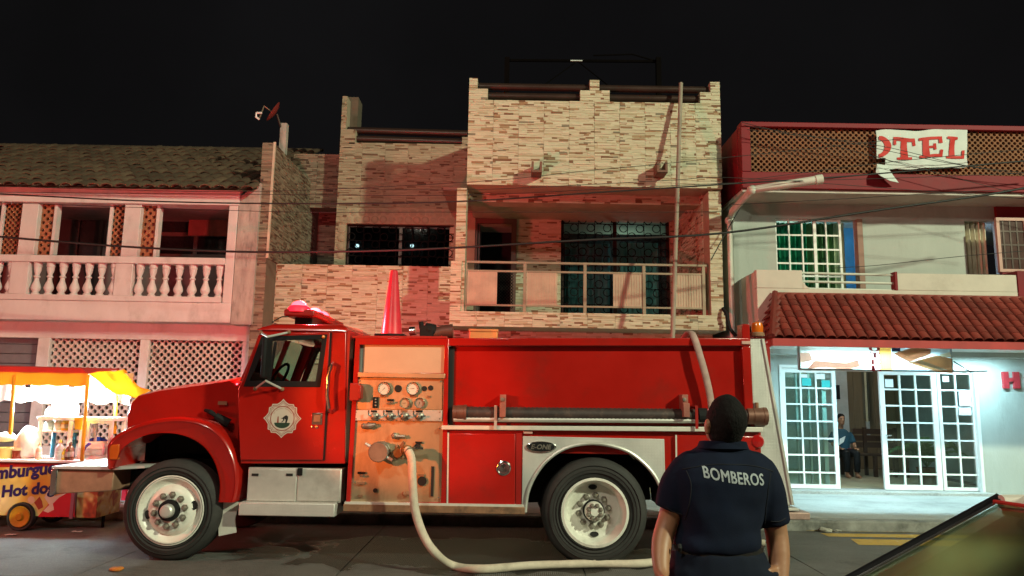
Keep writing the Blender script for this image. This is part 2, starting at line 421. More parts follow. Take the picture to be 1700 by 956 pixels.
# kerb, chipped and cracked along its front edge
g = MB(); ring = []
RK = random.Random(3)
for k in range(0, 241):
    x = -12 + k * 0.1
    bite = max(0, noise.noise(Vector((x * 1.3, 0, 0))) - 0.12) * 0.22 if x > 3.3 and x < 6.5 else max(0, noise.noise(Vector((x * 1.1, 4, 0))) - 0.3) * 0.12
    j = RK.uniform(-0.006, 0.006)
    ring.append([Vector((x, KERB_Y + j - 0.01, G(x) - 0.2)), Vector((x, KERB_Y + j + bite * 1.4, G(x) + 0.02)), Vector((x, KERB_Y + 0.01 + j + bite, G(x) + 0.112 - bite * 0.35)),
                 Vector((x, KERB_Y + 0.03 + bite, G(x) + 0.133 - bite * 0.3)), Vector((x, KERB_Y + 0.22, G(x) + 0.136)), Vector((x, KERB_Y + 0.22, G(x) - 0.2))])
g.loft(ring); g.build('kerb', mat('kerb concrete', (0.24, 0.235, 0.22), 0.9, var=0.3, scale=5, bump=0.8, bscale=12, dirt=(0.03, 0.03, 0.028), dscale=2.2, damt=0.9), loc=(0, KERB_Y, 0), kind='structure')
pave = MB()
slope_box(pave, -60, 60, KERB_Y + 0.2, 14.0, -0.25, 0.14)
pave.build('pavement', M['pave'], loc=(0, KERB_Y, 0), kind='structure')
# broken lumps of concrete lying in the gutter
lump = None
for px, py, s, lab in ((1336, 869, 0.075, 'larger broken lump of concrete in the gutter behind the fire engine step'), (1366, 873, 0.04, 'small broken lump of concrete in the gutter below the hotel kerb')):
    p = ground(px, py); g = MB(); g.ball((p.x, min(p.y, KERB_Y - s), G(p.x) + s * 0.35), s, 7, 5, (1.3, 0.8, 0.5))
    for v in g.v: v += Vector((RK.uniform(-1, 1), RK.uniform(-1, 1), RK.uniform(-0.6, 0.6))) * s * 0.18
    o = g.build('concrete_lump', M['cement'], loc=(p.x, p.y, G(p.x)))
    tag(o, lab, 'rubble', 'broken concrete in the gutter')

# ------------------------------------------------------------------ shared pieces
def ring_screen(x0, x1, z0, z1, y, pitch, depth=0.05, ro=0.37, ri=0.295, n=8):
    """pierced screen of staggered round blocks"""
    g = MB(); r0, r1 = pitch * ro, pitch * ri
    ni = max(1, round((x1 - x0) / pitch)); px_ = (x1 - x0) / ni
    nj = max(2, round((z1 - z0) / (px_ / 2))); dz_ = (z1 - z0) / nj
    for j in range(nj + 1):
        for i in range(ni + 1):
            cx = x0 + (i + (0.5 if j % 2 else 0.0)) * px_; cz = z0 + j * dz_
            if cx > x1 + 0.001: continue
            vs = []
            for k in range(n):
                a = 2 * PI * k / n; c, s_ = math.cos(a), math.sin(a); r0x, r0z = (px_ / 2, dz_) if k % 2 == 0 else (px_ / 2 * .7071, dz_ * .7071)
                cl = lambda v: min(max(v, x0), x1); cz_ = lambda v: min(max(v, z0), z1)
                vs += [(cl(cx + r0x * c), y, cz_(cz + r0z * s_)), (cl(cx + r1 * c), y, cz_(cz + r1 * s_)), (cl(cx + r1 * c), y + depth, cz_(cz + r1 * s_))]
            fs = []
            for k in range(n):
                a, b = 3 * k, 3 * ((k + 1) % n)
                fs += [(a, b, b + 1, a + 1), (a + 1, b + 1, b + 2, a + 2)]
            g.add(vs, fs)
    return g
def frame_rect(mb, x0, x1, z0, z1, y0, y1, w):
    mb.box(x0, x0 + w, y0, y1, z0, z1); mb.box(x1 - w, x1, y0, y1, z0, z1)
    mb.box(x0 + w, x1 - w, y0, y1, z0, z0 + w); mb.box(x0 + w, x1 - w, y0, y1, z1 - w, z1)
    return mb
RS = random.Random(5)
ACCENT = {M[k].name: M[k + '_accent'] for k in ('stone', 'dull_stone', 'old_stone')}
def clad(wall, x0, x1, z0, z1, y, stone, axis='x', px=0.44, pz=0.44):
    """strip-stone panels laid on a wall face at depth y (axis x: face to the street; axis y: x0..x1 run along y, y is the x of the face)"""
    nx = max(1, round((x1 - x0) / px)); nz = max(1, round((z1 - z0) / pz))
    for i in range(nx):
        for j in range(nz):
            a0, a1 = x0 + (x1 - x0) * i / nx + 0.0015, x0 + (x1 - x0) * (i + 1) / nx - 0.0015
            b0, b1 = z0 + (z1 - z0) * j / nz + 0.0015, z0 + (z1 - z0) * (j + 1) / nz - 0.0015
            g = MB(); z = b0; acc = []
            while z < b1 - 0.006:
                h = min(RS.choice((0.018, 0.024, 0.030, 0.038)), b1 - z)
                if b1 - z - h < 0.015: h = b1 - z
                x = a0 - RS.uniform(0, 0.1)
                while x < a1 - 0.01:
                    w = RS.choice((0.10, 0.14, 0.19, 0.25, 0.30)) * RS.uniform(0.85, 1.15)
                    dark = RS.random() < .21
                    if dark: w *= .62
                    u0, u1 = max(x, a0), min(x + w, a1)
                    x += w
                    if u1 - u0 < 0.012: continue
                    d = 0.014 + RS.choice((0, .002, .005, .009, .013))
                    if axis == 'x':
                        q = [(u0, y - d, z + .001), (u1, y - d, z + .001), (u1, y - d, z + h - .001), (u0, y - d, z + h - .001), (u0, y, z + .001), (u1, y, z + .001), (u1, y, z + h - .001), (u0, y, z + h - .001)]
                    else:
                        q = [(y + d * axis_s, u0, z + .001), (y + d * axis_s, u1, z + .001), (y + d * axis_s, u1, z + h - .001), (y + d * axis_s, u0, z + h - .001), (y, u0, z + .001), (y, u1, z + .001), (y, u1, z + h - .001), (y, u0, z + h - .001)]
                    if dark: acc += range(len(g.f), len(g.f) + 5)
                    g.add(q, [(0, 1, 2, 3), (0, 4, 5, 1), (1, 5, 6, 2), (2, 6, 7, 3), (3, 7, 4, 0)])
                z += h
            o = g.build('stone_panel', stone, wall)
            o.data.materials.append(ACCENT[stone.name])
            for f in acc: o.data.polygons[f].material_index = 1
axis_s = 1

# ------------------------------------------------------------------ white house with the balustrade
YL = 12.2
lh = thing('white_house', 'white plastered house with a balustraded balcony and a clay tile roof', 'house', (-6.6, YL, 0))
def zpx(py, Y, px=850): return at(px, py, Y).z
def xpx(px, Y, py=478): return at(px, py, Y).x
ZSL0, ZSL1 = zpx(533, YL, 200), zpx(500, YL, 200)        # balcony slab edge
XR = xpx(389, YL, 430)                                    # right end of the balcony front
XL = -13.9
# ground floor
YG = 12.55
g = MB()
zt = zpx(563, YG, 200); zb = zpx(742, YG, 200)
cols = [(-13.9, xpx(-60, YG, 620)), (xpx(57, YG, 620), xpx(77, YG, 620)), (xpx(228, YG, 620), xpx(243, YG, 620)), (xpx(399, YG, 620), xpx(420, YG, 620))]
for a, b in cols: g.box(a, b, YG, YG + 0.3, -0.2, zt)
g.box(XL, cols[3][1], YG + 0.002, YG + 0.3, zt, ZSL0 + 0.002)
for (a, b) in ((cols[1][1], cols[2][0]), (cols[2][1], cols[3][0])): g.box(a, b, YG + 0.01, YG + 0.29, -0.2, zb)
g.build('wall', M['white_wall'], lh, bevel=0.008)
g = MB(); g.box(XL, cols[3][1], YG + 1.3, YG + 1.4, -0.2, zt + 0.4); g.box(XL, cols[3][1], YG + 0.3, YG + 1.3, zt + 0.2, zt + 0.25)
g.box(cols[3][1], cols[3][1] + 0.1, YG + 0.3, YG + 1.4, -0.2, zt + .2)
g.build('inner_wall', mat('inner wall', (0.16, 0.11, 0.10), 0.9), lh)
for (a, b) in ((cols[1][1], cols[2][0]), (cols[2][1], cols[3][0])):
    ring_screen(a, b, zb, zt, YG + 0.08, 0.124).build('lattice_screen', M['screen_pink'], lh)
# roll shutter of grey boards
k0, k1 = cols[0][1], cols[1][0]
sh = MB().box(k0, k1, YG + 0.19, YG + 0.22, 0, zt).build('shutter', mat('shutter backing', (0.06, 0.06, 0.065), 0.8), lh)
z = 0.14
while z < zt - 0.02:
    MB().box(k0 + 0.01, k1 - 0.01, YG + 0.15, YG + 0.185, z, min(z + 0.155, zt)).build('shutter_board', M['sb'], sh, bevel=0.006)
    z += 0.165
# balcony slab
g = MB(); g.box(XL, XR + 0.0, YL, YL + 1.5, ZSL0, ZSL1)
g.build('balcony_slab', M['white_wall'], lh, bevel=0.01)
g = MB(); zr0, zr1 = zpx(437, YL, 190), zpx(425.5, YL, 190)
xe = xpx(374, YL, 430)
g.box(XL, xe, YL - 0.03, YL + 0.17, zr0, zr1)
g.build('handrail', M['white_wall'], lh, bevel=0.012)
g = MB(); zc0, zc1 = ZSL1 + 0.001, zpx(490.5, YL, 190)
g.box(XL, xe - 0.02, YL - 0.02, YL + 0.16, zc0, zc1)
g.build('bottom_rail', M['white_wall'], lh, bevel=0.008)
# columns
zbm0, zbm1 = zpx(338, YL, 200), zpx(309, YL, 200)
colx = [(-9.3, -9.05)] + [(xpx(a, YL, 400), xpx(b, YL, 400)) for a, b in ((29, 56.5), (201, 228))]
for a, b in colx:
    g = MB(); g.box(a, b, YL + 0.02, YL + 0.24, zr1 + .001, zbm0); g.box(a - 0.05, b - 0.03, YL - 0.01, YL + 0.17, zc1, zr0)
    g.build('column', M['white_wall'], lh, bevel=0.008)
g = MB(); g.box(xe, XR, YL + 0.001, YL + 0.3, ZSL1 + .001, zbm0)
g.build('column', M['white_wall'], lh, bevel=0.008)
g = MB(); g.box(XL, XR + 0.02, YL - 0.02, YL + 0.3, zbm0 + .001, zbm1); g.box(XL, XR + 0.03, YL - 0.07, YL - 0.02, zbm1 - 0.17, zbm1 - 0.02)
g.build('beam', M['white_wall'], lh, bevel=0.01)
# balusters
hb = zr0 - zc1
prof = [(0.062, 0), (0.062, 0.05), (0.045, 0.07), (0.05, 0.1), (0.074, 0.17), (0.078, 0.22), (0.066, 0.31), (0.042, 0.42), (0.034, 0.5), (0.036, 0.53), (0.05, 0.545), (0.052, 0.58), (0.036, 0.6),
        (0.034, 0.64), (0.05, 0.72), (0.058, 0.79), (0.058, 0.86), (0.066, 0.88), (0.066, 1.0)]
bal = MB().lathe([(r, h * hb) for r, h in prof], (0, 0, 0), n=14).mesh('baluster', M['white_wall'], True)
for px in (-75, -53, -31, -9, 13, 56.5, 78, 99.6, 121, 142.7, 164, 185.5, 228, 250, 271.5, 294, 316.7, 339, 361.5):
    inst('baluster', bal, lh, (xpx(px, YL, 464), YL + 0.07, zc1), rot=(0, 0, RS.uniform(0, 1)))
# pierced side screens of the openings, each in a white frame
for a, b, side in ((-2, 26, 0), (56.5, 82, 1), (180, 201, 0), (228, 254, 1)):
    x0, x1 = xpx(a, YL, 380), xpx(b, YL, 380)
    ring_screen(x0, x1, zr1, zbm0, YL + 0.12, 0.108).build('lattice_screen', M['screen_brown'], lh)
    xx = x1 if side else x0 - 0.05
    MB().box(xx, xx + 0.05, YL + 0.08, YL + 0.2, zr1 + .001, zbm0 - .001).build('screen_frame', M['white_wall'], lh)
# balcony back wall, ceiling, doors and windows
YB = YL + 1.5
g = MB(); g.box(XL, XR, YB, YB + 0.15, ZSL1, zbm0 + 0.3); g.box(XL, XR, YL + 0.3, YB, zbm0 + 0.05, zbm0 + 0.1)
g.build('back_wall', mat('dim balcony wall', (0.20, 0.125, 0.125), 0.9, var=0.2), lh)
pn = mat('dark window pane', (0.015, 0.012, 0.013), 0.15)
wf = mat('brown window frame', (0.10, 0.055, 0.05), 0.5)
def pane_window(parent, x0, x1, z0, z1, y, nx, nz, mf, mp, w=0.05, name='window', bar=0.03):
    f = MB(); frame_rect(f, x0, x1, z0, z1, y - 0.05, y + 0.02, w)
    for i in range(1, nx): xx = x0 + (x1 - x0) * i / nx; f.box(xx - bar / 2, xx + bar / 2, y - 0.035, y + 0.01, z0 + w, z1 - w)
    for j in range(1, nz): zz = z0 + (z1 - z0) * j / nz; f.box(x0 + w, x1 - w, y - 0.034, y + 0.009, zz - bar / 2, zz + bar / 2)
    fo = f.build(name, mf, parent)
    for i in range(nx):
        for j in range(nz):
            MB().box(x0 + (x1 - x0) * i / nx + 0.005, x0 + (x1 - x0) * (i + 1) / nx - 0.005, y - 0.008, y - 0.002, z0 + (z1 - z0) * j / nz + 0.005, z0 + (z1 - z0) * (j + 1) / nz - 0.005).build('pane', mp, fo)
    return fo
zz0, zz1 = ZSL1 + 0.05, zpx(338, YB, 200)
pane_window(lh, xpx(92, YB, 400), xpx(172, YB, 400), zz0, zz1, YB - 0.03, 2, 1, wf, mat('dark curtained pane', (0.05, 0.03, 0.035), 0.3), name='balcony_door', w=0.06)
pane_window(lh, xpx(262, YB, 400), xpx(392, YB, 400), zpx(428, YB, 300), zpx(352, YB, 300), YB - 0.03, 2, 2, wf, pn, w=0.06, bar=0.07)
MB().rbox(rect(313, 364, 392, 391, YB - 0.2), YB - 0.2, YB - 0.16).build('curtain', mat('red curtain', (0.35, 0.10, 0.08), 0.8), lh)
pane_window(lh, -10.2, xpx(10, YB, 400), zz0, zz1, YB - 0.03, 2, 1, wf, pn, name='balcony_door', w=0.06)
# cement end wall of the house
x0, x1 = xpx(390, YL, 430), xpx(424, YL, 430)
e0, e1 = at(390, 326, YL), at(424, 303, YL)
g = MB(); g.prism([(x0 + .002, ZSL0 - 0.02), (x1, ZSL0 - 0.02), (x1, e1.z), (x0 + .002, e0.z)], YL + 0.01, YL + 3.6)
g.build('end_wall', M['cement'], lh)
g = MB(); g.box(XL, x1 - 0.02, YB + 0.15, YB + 4, -0.2, ZSL1); g.build('rear_block', M['cement'], lh)
# tiled roof, rising away from the street
EA, RI = at(200, 309, YL - 0.28), at(200, 239, 16.2)
sl = math.atan2(RI.z - EA.z, RI.y - EA.y)
x_end = xpx(428, YL, 330)
roof = MB().add([(-14, EA.y + .05, EA.z - 0.03), (x_end, EA.y + .05, EA.z - 0.03), (x_end, RI.y, RI.z - 0.03), (-14, RI.y, RI.z - 0.03), (-14, RI.y, RI.z - 0.1), (x_end, RI.y, RI.z - 0.1)],
                [(0, 1, 2, 3), (3, 2, 5, 4)]).build('roof', M['clay'], lh)
tl, tw = 0.47, 0.20
rows = int((RI - EA).length / 0.40) + 1
def half_tile(l, w, h, m_, t=0.014, seg=7, taper=0.86):
    g = MB(); rings = []
    for yy, k in ((0, 1), (l, taper)):
        out = [Vector((-w / 2 * k * math.cos(PI * i / seg), yy, h * k * math.sin(PI * i / seg))) for i in range(seg + 1)]
        inn = [Vector((-(w / 2 - t) * k * math.cos(PI * i / seg), yy, (h - t) * k * math.sin(PI * i / seg))) for i in range(seg, -1, -1)]
        rings.append(out + inn)
    return g.loft(rings).mesh('roof_tile', m_, True)
tm = half_tile(tl, tw, 0.058, M['clay'])
XLR = -14.0
nc = int((x_end - XLR) / 0.232)
xcols = [x_end - 0.1 - 0.232 * i for i in range(nc)]
for x in xcols:
    for j in range(rows):
        if j > 10: break
        if x < -.72 * (EA.y + .36 * j) - .25: continue
        p = Vector((x + RS.uniform(-.015, .015), EA.y + math.cos(sl) * 0.40 * j, EA.z + math.sin(sl) * 0.40 * j + RS.uniform(0, 0.008) - 0.01))
        inst('roof_tile', tm, roof, p, rot=(sl - 0.03 + RS.uniform(-.012, .012), RS.uniform(-.03, .03), RS.uniform(-.03, .03)), sc=(RS.uniform(.97, 1.06), 1, RS.uniform(.9, 1.1)))
# satellite dish on a post above the party wall
p0 = at(468, 250, 13.2); p1 = at(468, 204, 13.2)
g = MB(); g.box(p0.x - 0.06, p0.x + 0.06, 13.2, 13.32, p0.z - 0.5, p1.z); po = g.build('post', M['cement'], lh)
dc = at(458, 188, 13.1)
sd = thing('satellite_dish', 'small red-lit satellite dish tilted on its arm above the party wall', 'satellite dish', (dc.x, dc.y, dc.z - 0.3))
ax = Vector((-0.80, -0.35, 0.48)).normalized(); ex = ax.cross(Vector((0, 1, 0))).normalized(); ey = ax.cross(ex)
def dring(r, h): return [dc + ax * h + (ex * math.cos(2 * PI * k / 20) + ey * math.sin(2 * PI * k / 20) * 0.92) * r for k in range(20)]
MB().loft([dring(0.02, 0), dring(0.10, 0.012), dring(0.17, 0.035), dring(0.21, 0.055), dring(0.205, 0.063), dring(0.16, 0.045), dring(0.02, 0.012)]).build('dish', mat('red-lit dish', (0.22, 0.03, 0.025), 0.5), sd, smooth=True)  # dish coloured red for the red light falling on it
lnb = at(429, 190, 12.9)
MB().tube([dc + ax * 0.02 - ey * 0.16, dc + ax * 0.25 - ey * 0.1, lnb + Vector((0.03, 0, -0.05))], 0.012, 6).build('arm', M['rail'], sd)
MB().tube([lnb + Vector((0.06, 0, 0.03)), lnb + Vector((-0.04, 0, 0.03)), lnb + Vector((-0.04, 0, -0.05)), lnb + Vector((0.02, 0, -0.09))], 0.02, 6).build('receiver', M['white_paint'], sd)
MB().tube([(p1.x, 13.25, p1.z - 0.15), dc - ax * 0.02], 0.02, 6).build('mast', M['dark_metal'], sd)

# ------------------------------------------------------------------ stone-clad house in the middle
mh = thing('stone_house', 'stone clad house with stepped parapets, a tall tower and a railed balcony', 'house', (-0.4, 13.0, 0))
def clad_box(r, y, d, stone=None, bare=False, g0='grout', name='wall'):
    w = MB().box(r[0], r[1], y, y + d, r[2], r[3]).build(name, M[g0], mh)
    clad(w, r[0], r[1], r[2], r[3], y, stone or M['stone'])
    return w
# party wall towards the white house, with its end face
YP = 12.3
xp0, xp1 = xpx(425.5, YP, 400), xpx(445, YP, 400)
zpt = zpx(237, YP, 440)
YLW = 12.85
zlw = zpx(440, YLW, 580)
w = MB().box(xp0, xp1, YP, 15.4, -0.2, zpt).build('party_wall', M['old_grout'], mh)
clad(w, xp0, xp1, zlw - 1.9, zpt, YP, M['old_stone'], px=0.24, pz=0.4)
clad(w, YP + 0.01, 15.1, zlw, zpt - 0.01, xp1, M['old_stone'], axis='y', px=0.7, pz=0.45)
MB().box(xp1 - 0.01, xp1 + 0.028, YP - 0.028, YP + 0.005, zlw, zpt + 0.01).build('edge_trim', mat('pale edge trim', (0.5, 0.45, 0.34), 0.6), mh)
# lower wall at the street
xw0, xw1 = xpx(416, YLW, 490), xpx(752, YLW, 490)
w = MB().box(xw0, xw1, YLW, YLW + 0.4, -0.2, zlw).build('wall', M['grout'], mh)
clad(w, xw0, xw1, zlw - 1.76, zlw, YLW, M['stone'])
# recessed bay
YR = 14.9
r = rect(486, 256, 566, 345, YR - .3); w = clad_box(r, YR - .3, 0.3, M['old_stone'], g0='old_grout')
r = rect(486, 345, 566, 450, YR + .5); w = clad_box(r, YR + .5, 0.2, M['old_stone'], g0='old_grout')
# middle block with its window
YM = 14.2
xm0, xm1 = xpx(560, YM, 330), xpx(790, YM, 330)
zmt = zpx(238, YM, 650)
win = rect(573, 372, 753, 452, YM)
zt2 = win[3]
g = MB(); g.plate([(xm0, zlw - 0.6), (xm1, zlw - 0.6), (xm1, zmt), (xm0, zmt)], [[(win[0], win[2]), (win[1], win[2]), (win[1], win[3]), (win[0], win[3])]], YM, YM + 0.3)
w = g.build('wall', M['grout'], mh)
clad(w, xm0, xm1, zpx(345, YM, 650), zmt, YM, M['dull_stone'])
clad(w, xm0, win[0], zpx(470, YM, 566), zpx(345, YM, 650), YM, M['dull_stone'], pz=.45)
# carved scallop blocks round the window
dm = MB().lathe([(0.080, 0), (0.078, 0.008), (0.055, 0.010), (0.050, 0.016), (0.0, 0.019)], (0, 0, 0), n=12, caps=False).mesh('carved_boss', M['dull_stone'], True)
zz = [win[3] + 0.085, win[3] + 0.23]
for j, z in enumerate(zz):
    n = int((xm1 - xm0 - 0.2) / 0.165)
    for i in range(n):
        inst('carved_boss', dm, w, (xm0 + 0.1 + (i + 0.5 * (j % 2)) * 0.165, YM - 0.001, z), rot=(rad(90), 0, 0), sc=(1, 1, 1 if j else 1.2))
for k in range(4): inst('carved_boss', dm, w, (win[0] - 0.075, YM - 0.024, win[3] - 0.12 - 0.17 * k), rot=(rad(90), 0, 0))
def grille(x0, x1, z0, z1, y, p, parent, r=0.006, name='window_grille'):
    g = MB(); nx = max(1, round((x1 - x0) / p)); nz = max(1, round((z1 - z0) / p)); dx, dz = (x1 - x0) / nx, (z1 - z0) / nz
    for i in range(nx + 1): g.box(x0 + dx * i - r, x0 + dx * i + r, y - r, y + r, z0, z1) if i % 2 == 0 else None
    for j in range(nz + 1): g.box(x0, x1, y - r - .001, y + r + .001, z0 + dz * j - r, z0 + dz * j + r) if j % 2 == 0 else None
    for i in range(nx):
        for j in range(nz):
            c = Vector((x0 + dx * (i + .5), y - 0.012, z0 + dz * (j + .5))); R_ = p * 0.46
            if (i + j) % 2:
                continue
            n = 12; vs = []; fs = []
            for k in range(n):
                a = 2 * PI * k / n
                for rr in (R_ - r * 1.3, R_ + r * 1.3): vs.append(c + Vector((rr * math.cos(a), 0, rr * math.sin(a))))
                for rr in (R_ - r * 1.3, R_ + r * 1.3): vs.append(c + Vector((rr * math.cos(a), 0.012, rr * math.sin(a))))
            for k in range(n):
                a, b = 4 * k, 4 * ((k + 1) % n)
                fs += [(a, a + 1, b + 1, b), (a, b, b + 2, a + 2), (a + 1, a + 3, b + 3, b + 1)]
            g.add(vs, fs)
    return g.build(name, M['black_iron'], parent)
wn = MB(); frame_rect(wn, win[0], win[1], win[2], win[3], YM + 0.1, YM + 0.2, 0.05); wn.box((win[0] + win[1]) / 2 - 0.03, (win[0] + win[1]) / 2 + 0.03, YM + 0.105, YM + 0.195, win[2] + .05, win[3] - .05)
wno = wn.build('window', M['dark_metal'], mh)
xmid = (win[0] + win[1]) / 2
for a, b in ((win[0], xmid), (xmid, win[1])): MB().box(a + 0.03, b - 0.03, YM + 0.15, YM + 0.156, win[2] + .03, win[3] - .03).build('pane', M['dark_glass'], wno)
grille(win[0] + .02, win[1] - .02, win[2] + .02, win[3] - .02, YM + 0.06, 0.16, mh)
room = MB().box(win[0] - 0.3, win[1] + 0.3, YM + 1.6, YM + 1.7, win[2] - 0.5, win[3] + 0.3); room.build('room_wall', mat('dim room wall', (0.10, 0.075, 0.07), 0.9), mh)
def curtain(x0, x1, z0, z1, y, m_, parent, waves=6, amp=0.025, name='curtain', flare=0.0):
    g = MB(); n = waves * 6
    def row(z, k): return [(x0 + (x1 - x0) * i / n, y + amp * math.sin(2 * PI * waves * i / n + k), z) for i in range(n + 1)]
    a, b = row(z1, 0), row(z0, 0.5)
    vs = a + b + [(x, yy + 0.006, z) for x, yy, z in a] + [(x, yy + 0.006, z) for x, yy, z in b]; m1 = n + 1
    fs = [(i, i + 1, m1 + i + 1, m1 + i) for i in range(n)] + [(2 * m1 + i, 3 * m1 + i, 3 * m1 + i + 1, 2 * m1 + i + 1) for i in range(n)]
    fs += [(0, m1, 3 * m1, 2 * m1), (n, 2 * m1 + n, 3 * m1 + n, m1 + n)]
    return g.add(vs, fs).build(name, m_, parent, smooth=True, ang=60)
curtain(win[0], win[1], win[2], win[3], YM + 0.5, mat('dark curtain', (0.06, 0.045, 0.045), 0.9), mh, 14, 0.03)
for px in (593, 684):  # glowing balls added in place of street-lamp reflections in the panes
    p = at(px, 408, YM + 0.32)
    lb = thing('reflection_ball', 'glowing ball for a lamp reflection in the ' + ('left' if px < 600 else 'right') + ' half of the grille window', 'light bulb', (p.x, p.y, p.z - 0.06))
    MB().ball(p, 0.038, 14, 10).build('bulb', emit('cold reflection ' + str(px), (0.8, 1.0, 0.95), 22), lb, smooth=True)
    MB().lathe([(0.022, 0.03), (0.022, 0.1)], p, n=10).build('socket', M['black'], lb)
# stepped corner and pipe rails above the middle block
for a, b, c, d in ((560, 215, 590, 246), (560, 160, 576, 215.3)):
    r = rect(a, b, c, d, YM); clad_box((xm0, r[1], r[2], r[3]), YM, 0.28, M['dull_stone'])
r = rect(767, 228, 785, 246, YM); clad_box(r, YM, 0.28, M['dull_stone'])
MB().rbox(rect(577, 161, 594, 212, YM + 0.9), YM + 0.9, YM + 1.3).build('chimney', M['old_grout'], mh)
for py in (217, 231): MB().tube([at(578, py - 1, YM + .14), at(776, py + 5, YM + .14)], 0.07, 12).build('parapet_rail', M['dark_metal'], mh, smooth=True)
# tower over the balcony
YT = 11.95
xt0, xt1 = xpx(776.5, YT, 240), xpx(1197, YT, 240)
zT0, zT1 = zpx(310, YT, 985), zpx(169, YT, 985)
w = MB().box(xt0, xt1, YT, 15.5, zT0, zT1 - 0.002).build('tower_wall', M['grout'], mh)
clad(w, xt0, xt1, zT0, zT1, YT, M['stone'])
zs1, zs2 = zpx(150.5, YT, 985), zpx(133, YT, 985)
XT = lambda px: xpx(px, YT, 155)
for a, b, z0, z1 in ((777, 810, zT1, zs1), (777, 792.5, zs1, zs2), (963, 1012, zT1, zs1), (979, 995, zs1, zs2), (1161.5, 1195, zT1, zs1), (1179, 1195, zs1, zs2)):
    a_ = xt0 if a == 777 else XT(a); b_ = xt1 if b == 1195 else XT(b)
    clad_box((a_, b_, z0, z1), YT, 0.24, name='parapet_step')
for z in (zs1 - 0.075, zs1 + 0.095):
    for a, b in ((XT(794), XT(978)), (XT(996), XT(1178))): MB().tube([(a, YT + .12, z), (b, YT + .12, z)], 0.062, 14).build('parapet_rail', M['dark_metal'], mh, smooth=True)
# water spouts
for px in (890, 1093):
    c = at(px, 287, YT)
    g = MB(); x0, x1 = c.x - 0.085, c.x + 0.085
    g.box(x0, x0 + 0.035, YT - 0.34, YT + .02, c.z - 0.09, c.z + 0.09); g.box(x1 - 0.035, x1, YT - 0.34, YT + .02, c.z - 0.09, c.z + 0.09); g.box(x0 + 0.035, x1 - 0.035, YT - 0.34, YT + .02, c.z - 0.09, c.z - 0.055)
    g.build('water_spout', mat('brown clay spout', (0.16, 0.075, 0.05), 0.7), mh)
# balcony frame: posts, beam, base
zB0, zB1 = zpx(545, YT, 970), zpx(520, YT, 970)
xb0, xb1 = xpx(747, YT, 500), xpx(1199, YT, 430)
r_ = (xpx(757, YT, 380), xpx(773.5, YT, 380), zB1, zpx(312, YT, 765)); w = MB().box(r_[0], r_[1], YT, YT + .35, r_[2], r_[3]).build('balcony_post', M['grout'], mh); clad(w, *r_, YT, M['stone'], px=.3)
r_ = (xb0, xpx(766, YT, 480) - .002, zB1 + .001, zpx(434, YT, 757)); w = MB().box(r_[0], r_[1], YT - .03, YT + .3, r_[2], r_[3]).build('balcony_post', M['grout'], mh); clad(w, *r_, YT - .03, M['stone'], px=.3)
r_ = (xpx(1178, YT, 420), xb1, zB1, zpx(318, YT, 1190)); w = MB().box(r_[0], r_[1], YT, YT + .35, r_[2], r_[3]).build('balcony_post', M['grout'], mh); clad(w, *r_, YT, M['stone'], px=.3)
w = MB().box(xb0, xb1 + .02, YT - .02, YT + 3, zB0, zB1).build('balcony_slab', M['grout'], mh); clad(w, xb0, xb1 + .02, zB0, zB1, YT - .02, M['stone'], pz=.26)
YBm = YT + 0.5
zb0 = zpx(338, YBm, 970)
w = MB().box(xpx(757, YT, 320), xb1 - .02, YBm, YBm + .3, zb0, zT0 + 0.02).build('balcony_beam', M['grout'], mh); clad(w, xpx(757, YT, 320), xb1 - .02, zb0, zT0, YBm, M['stone'], pz=.3)
w = MB().box(xb0 - .3, xb1, YT + 0.7, YT + 1.0, -0.2, zB0 + .01).build('wall', M['grout'], mh); clad(w, xb0 - .3, xb1, zB0 - .9, zB0, YT + .7, M['stone'])
# balcony recess: back wall with door and big window, right wall, ceiling
YK = 14.3
xk0, xk1 = xpx(745, YK, 430), xpx(1178, YT, 420)
dr = rect(791, 372, 848, 540, YK); bw = rect(931, 357, 1113, 535, YK)
g = MB(); g.plate([(xk0, zB1), (xk1 + .1, zB1), (xk1 + .1, zb0 + .5), (xk0, zb0 + .5)],
                  [[(dr[0], zB1 + .02), (dr[1], zB1 + .02), (dr[1], dr[3]), (dr[0], dr[3])], [(bw[0], bw[2]), (bw[1], bw[2]), (bw[1], bw[3]), (bw[0], bw[3])]], YK, YK + 0.25)
w = g.build('balcony_back_wall', M['grout'], mh)
clad(w, dr[1] + .1, bw[0], zB1, zb0 + .2, YK, M['stone']); clad(w, bw[0], xk1, bw[3] + .02, zb0 + .2, YK, M['stone'], pz=.25)
clad(w, bw[1], xk1, zB1, bw[3], YK, M['stone'], px=.3); clad(w, xk0, dr[0] - .1, zB1, zb0 + .2, YK, M['stone'], px=.3); clad(w, dr[0] - .1, dr[1] + .1, dr[3] + .1, zb0 + .2, YK, M['stone'])
w = MB().box(xk1, xk1 + .2, YT + .35, YK + .2, zB1, zb0 + .3).build('side_wall', M['grout'], mh)
axis_s = -1
clad(w, YT + .36, YK - .03, zB1, zb0 + .3, xk1, M['stone'], axis='y', px=.55)
axis_s = 1
MB().box(xk0, xk1, YBm + .3, YK + .2, zb0 + .28, zb0 + .34).build('ceiling', mat('balcony ceiling', (0.35, 0.27, 0.2), 0.8), mh)
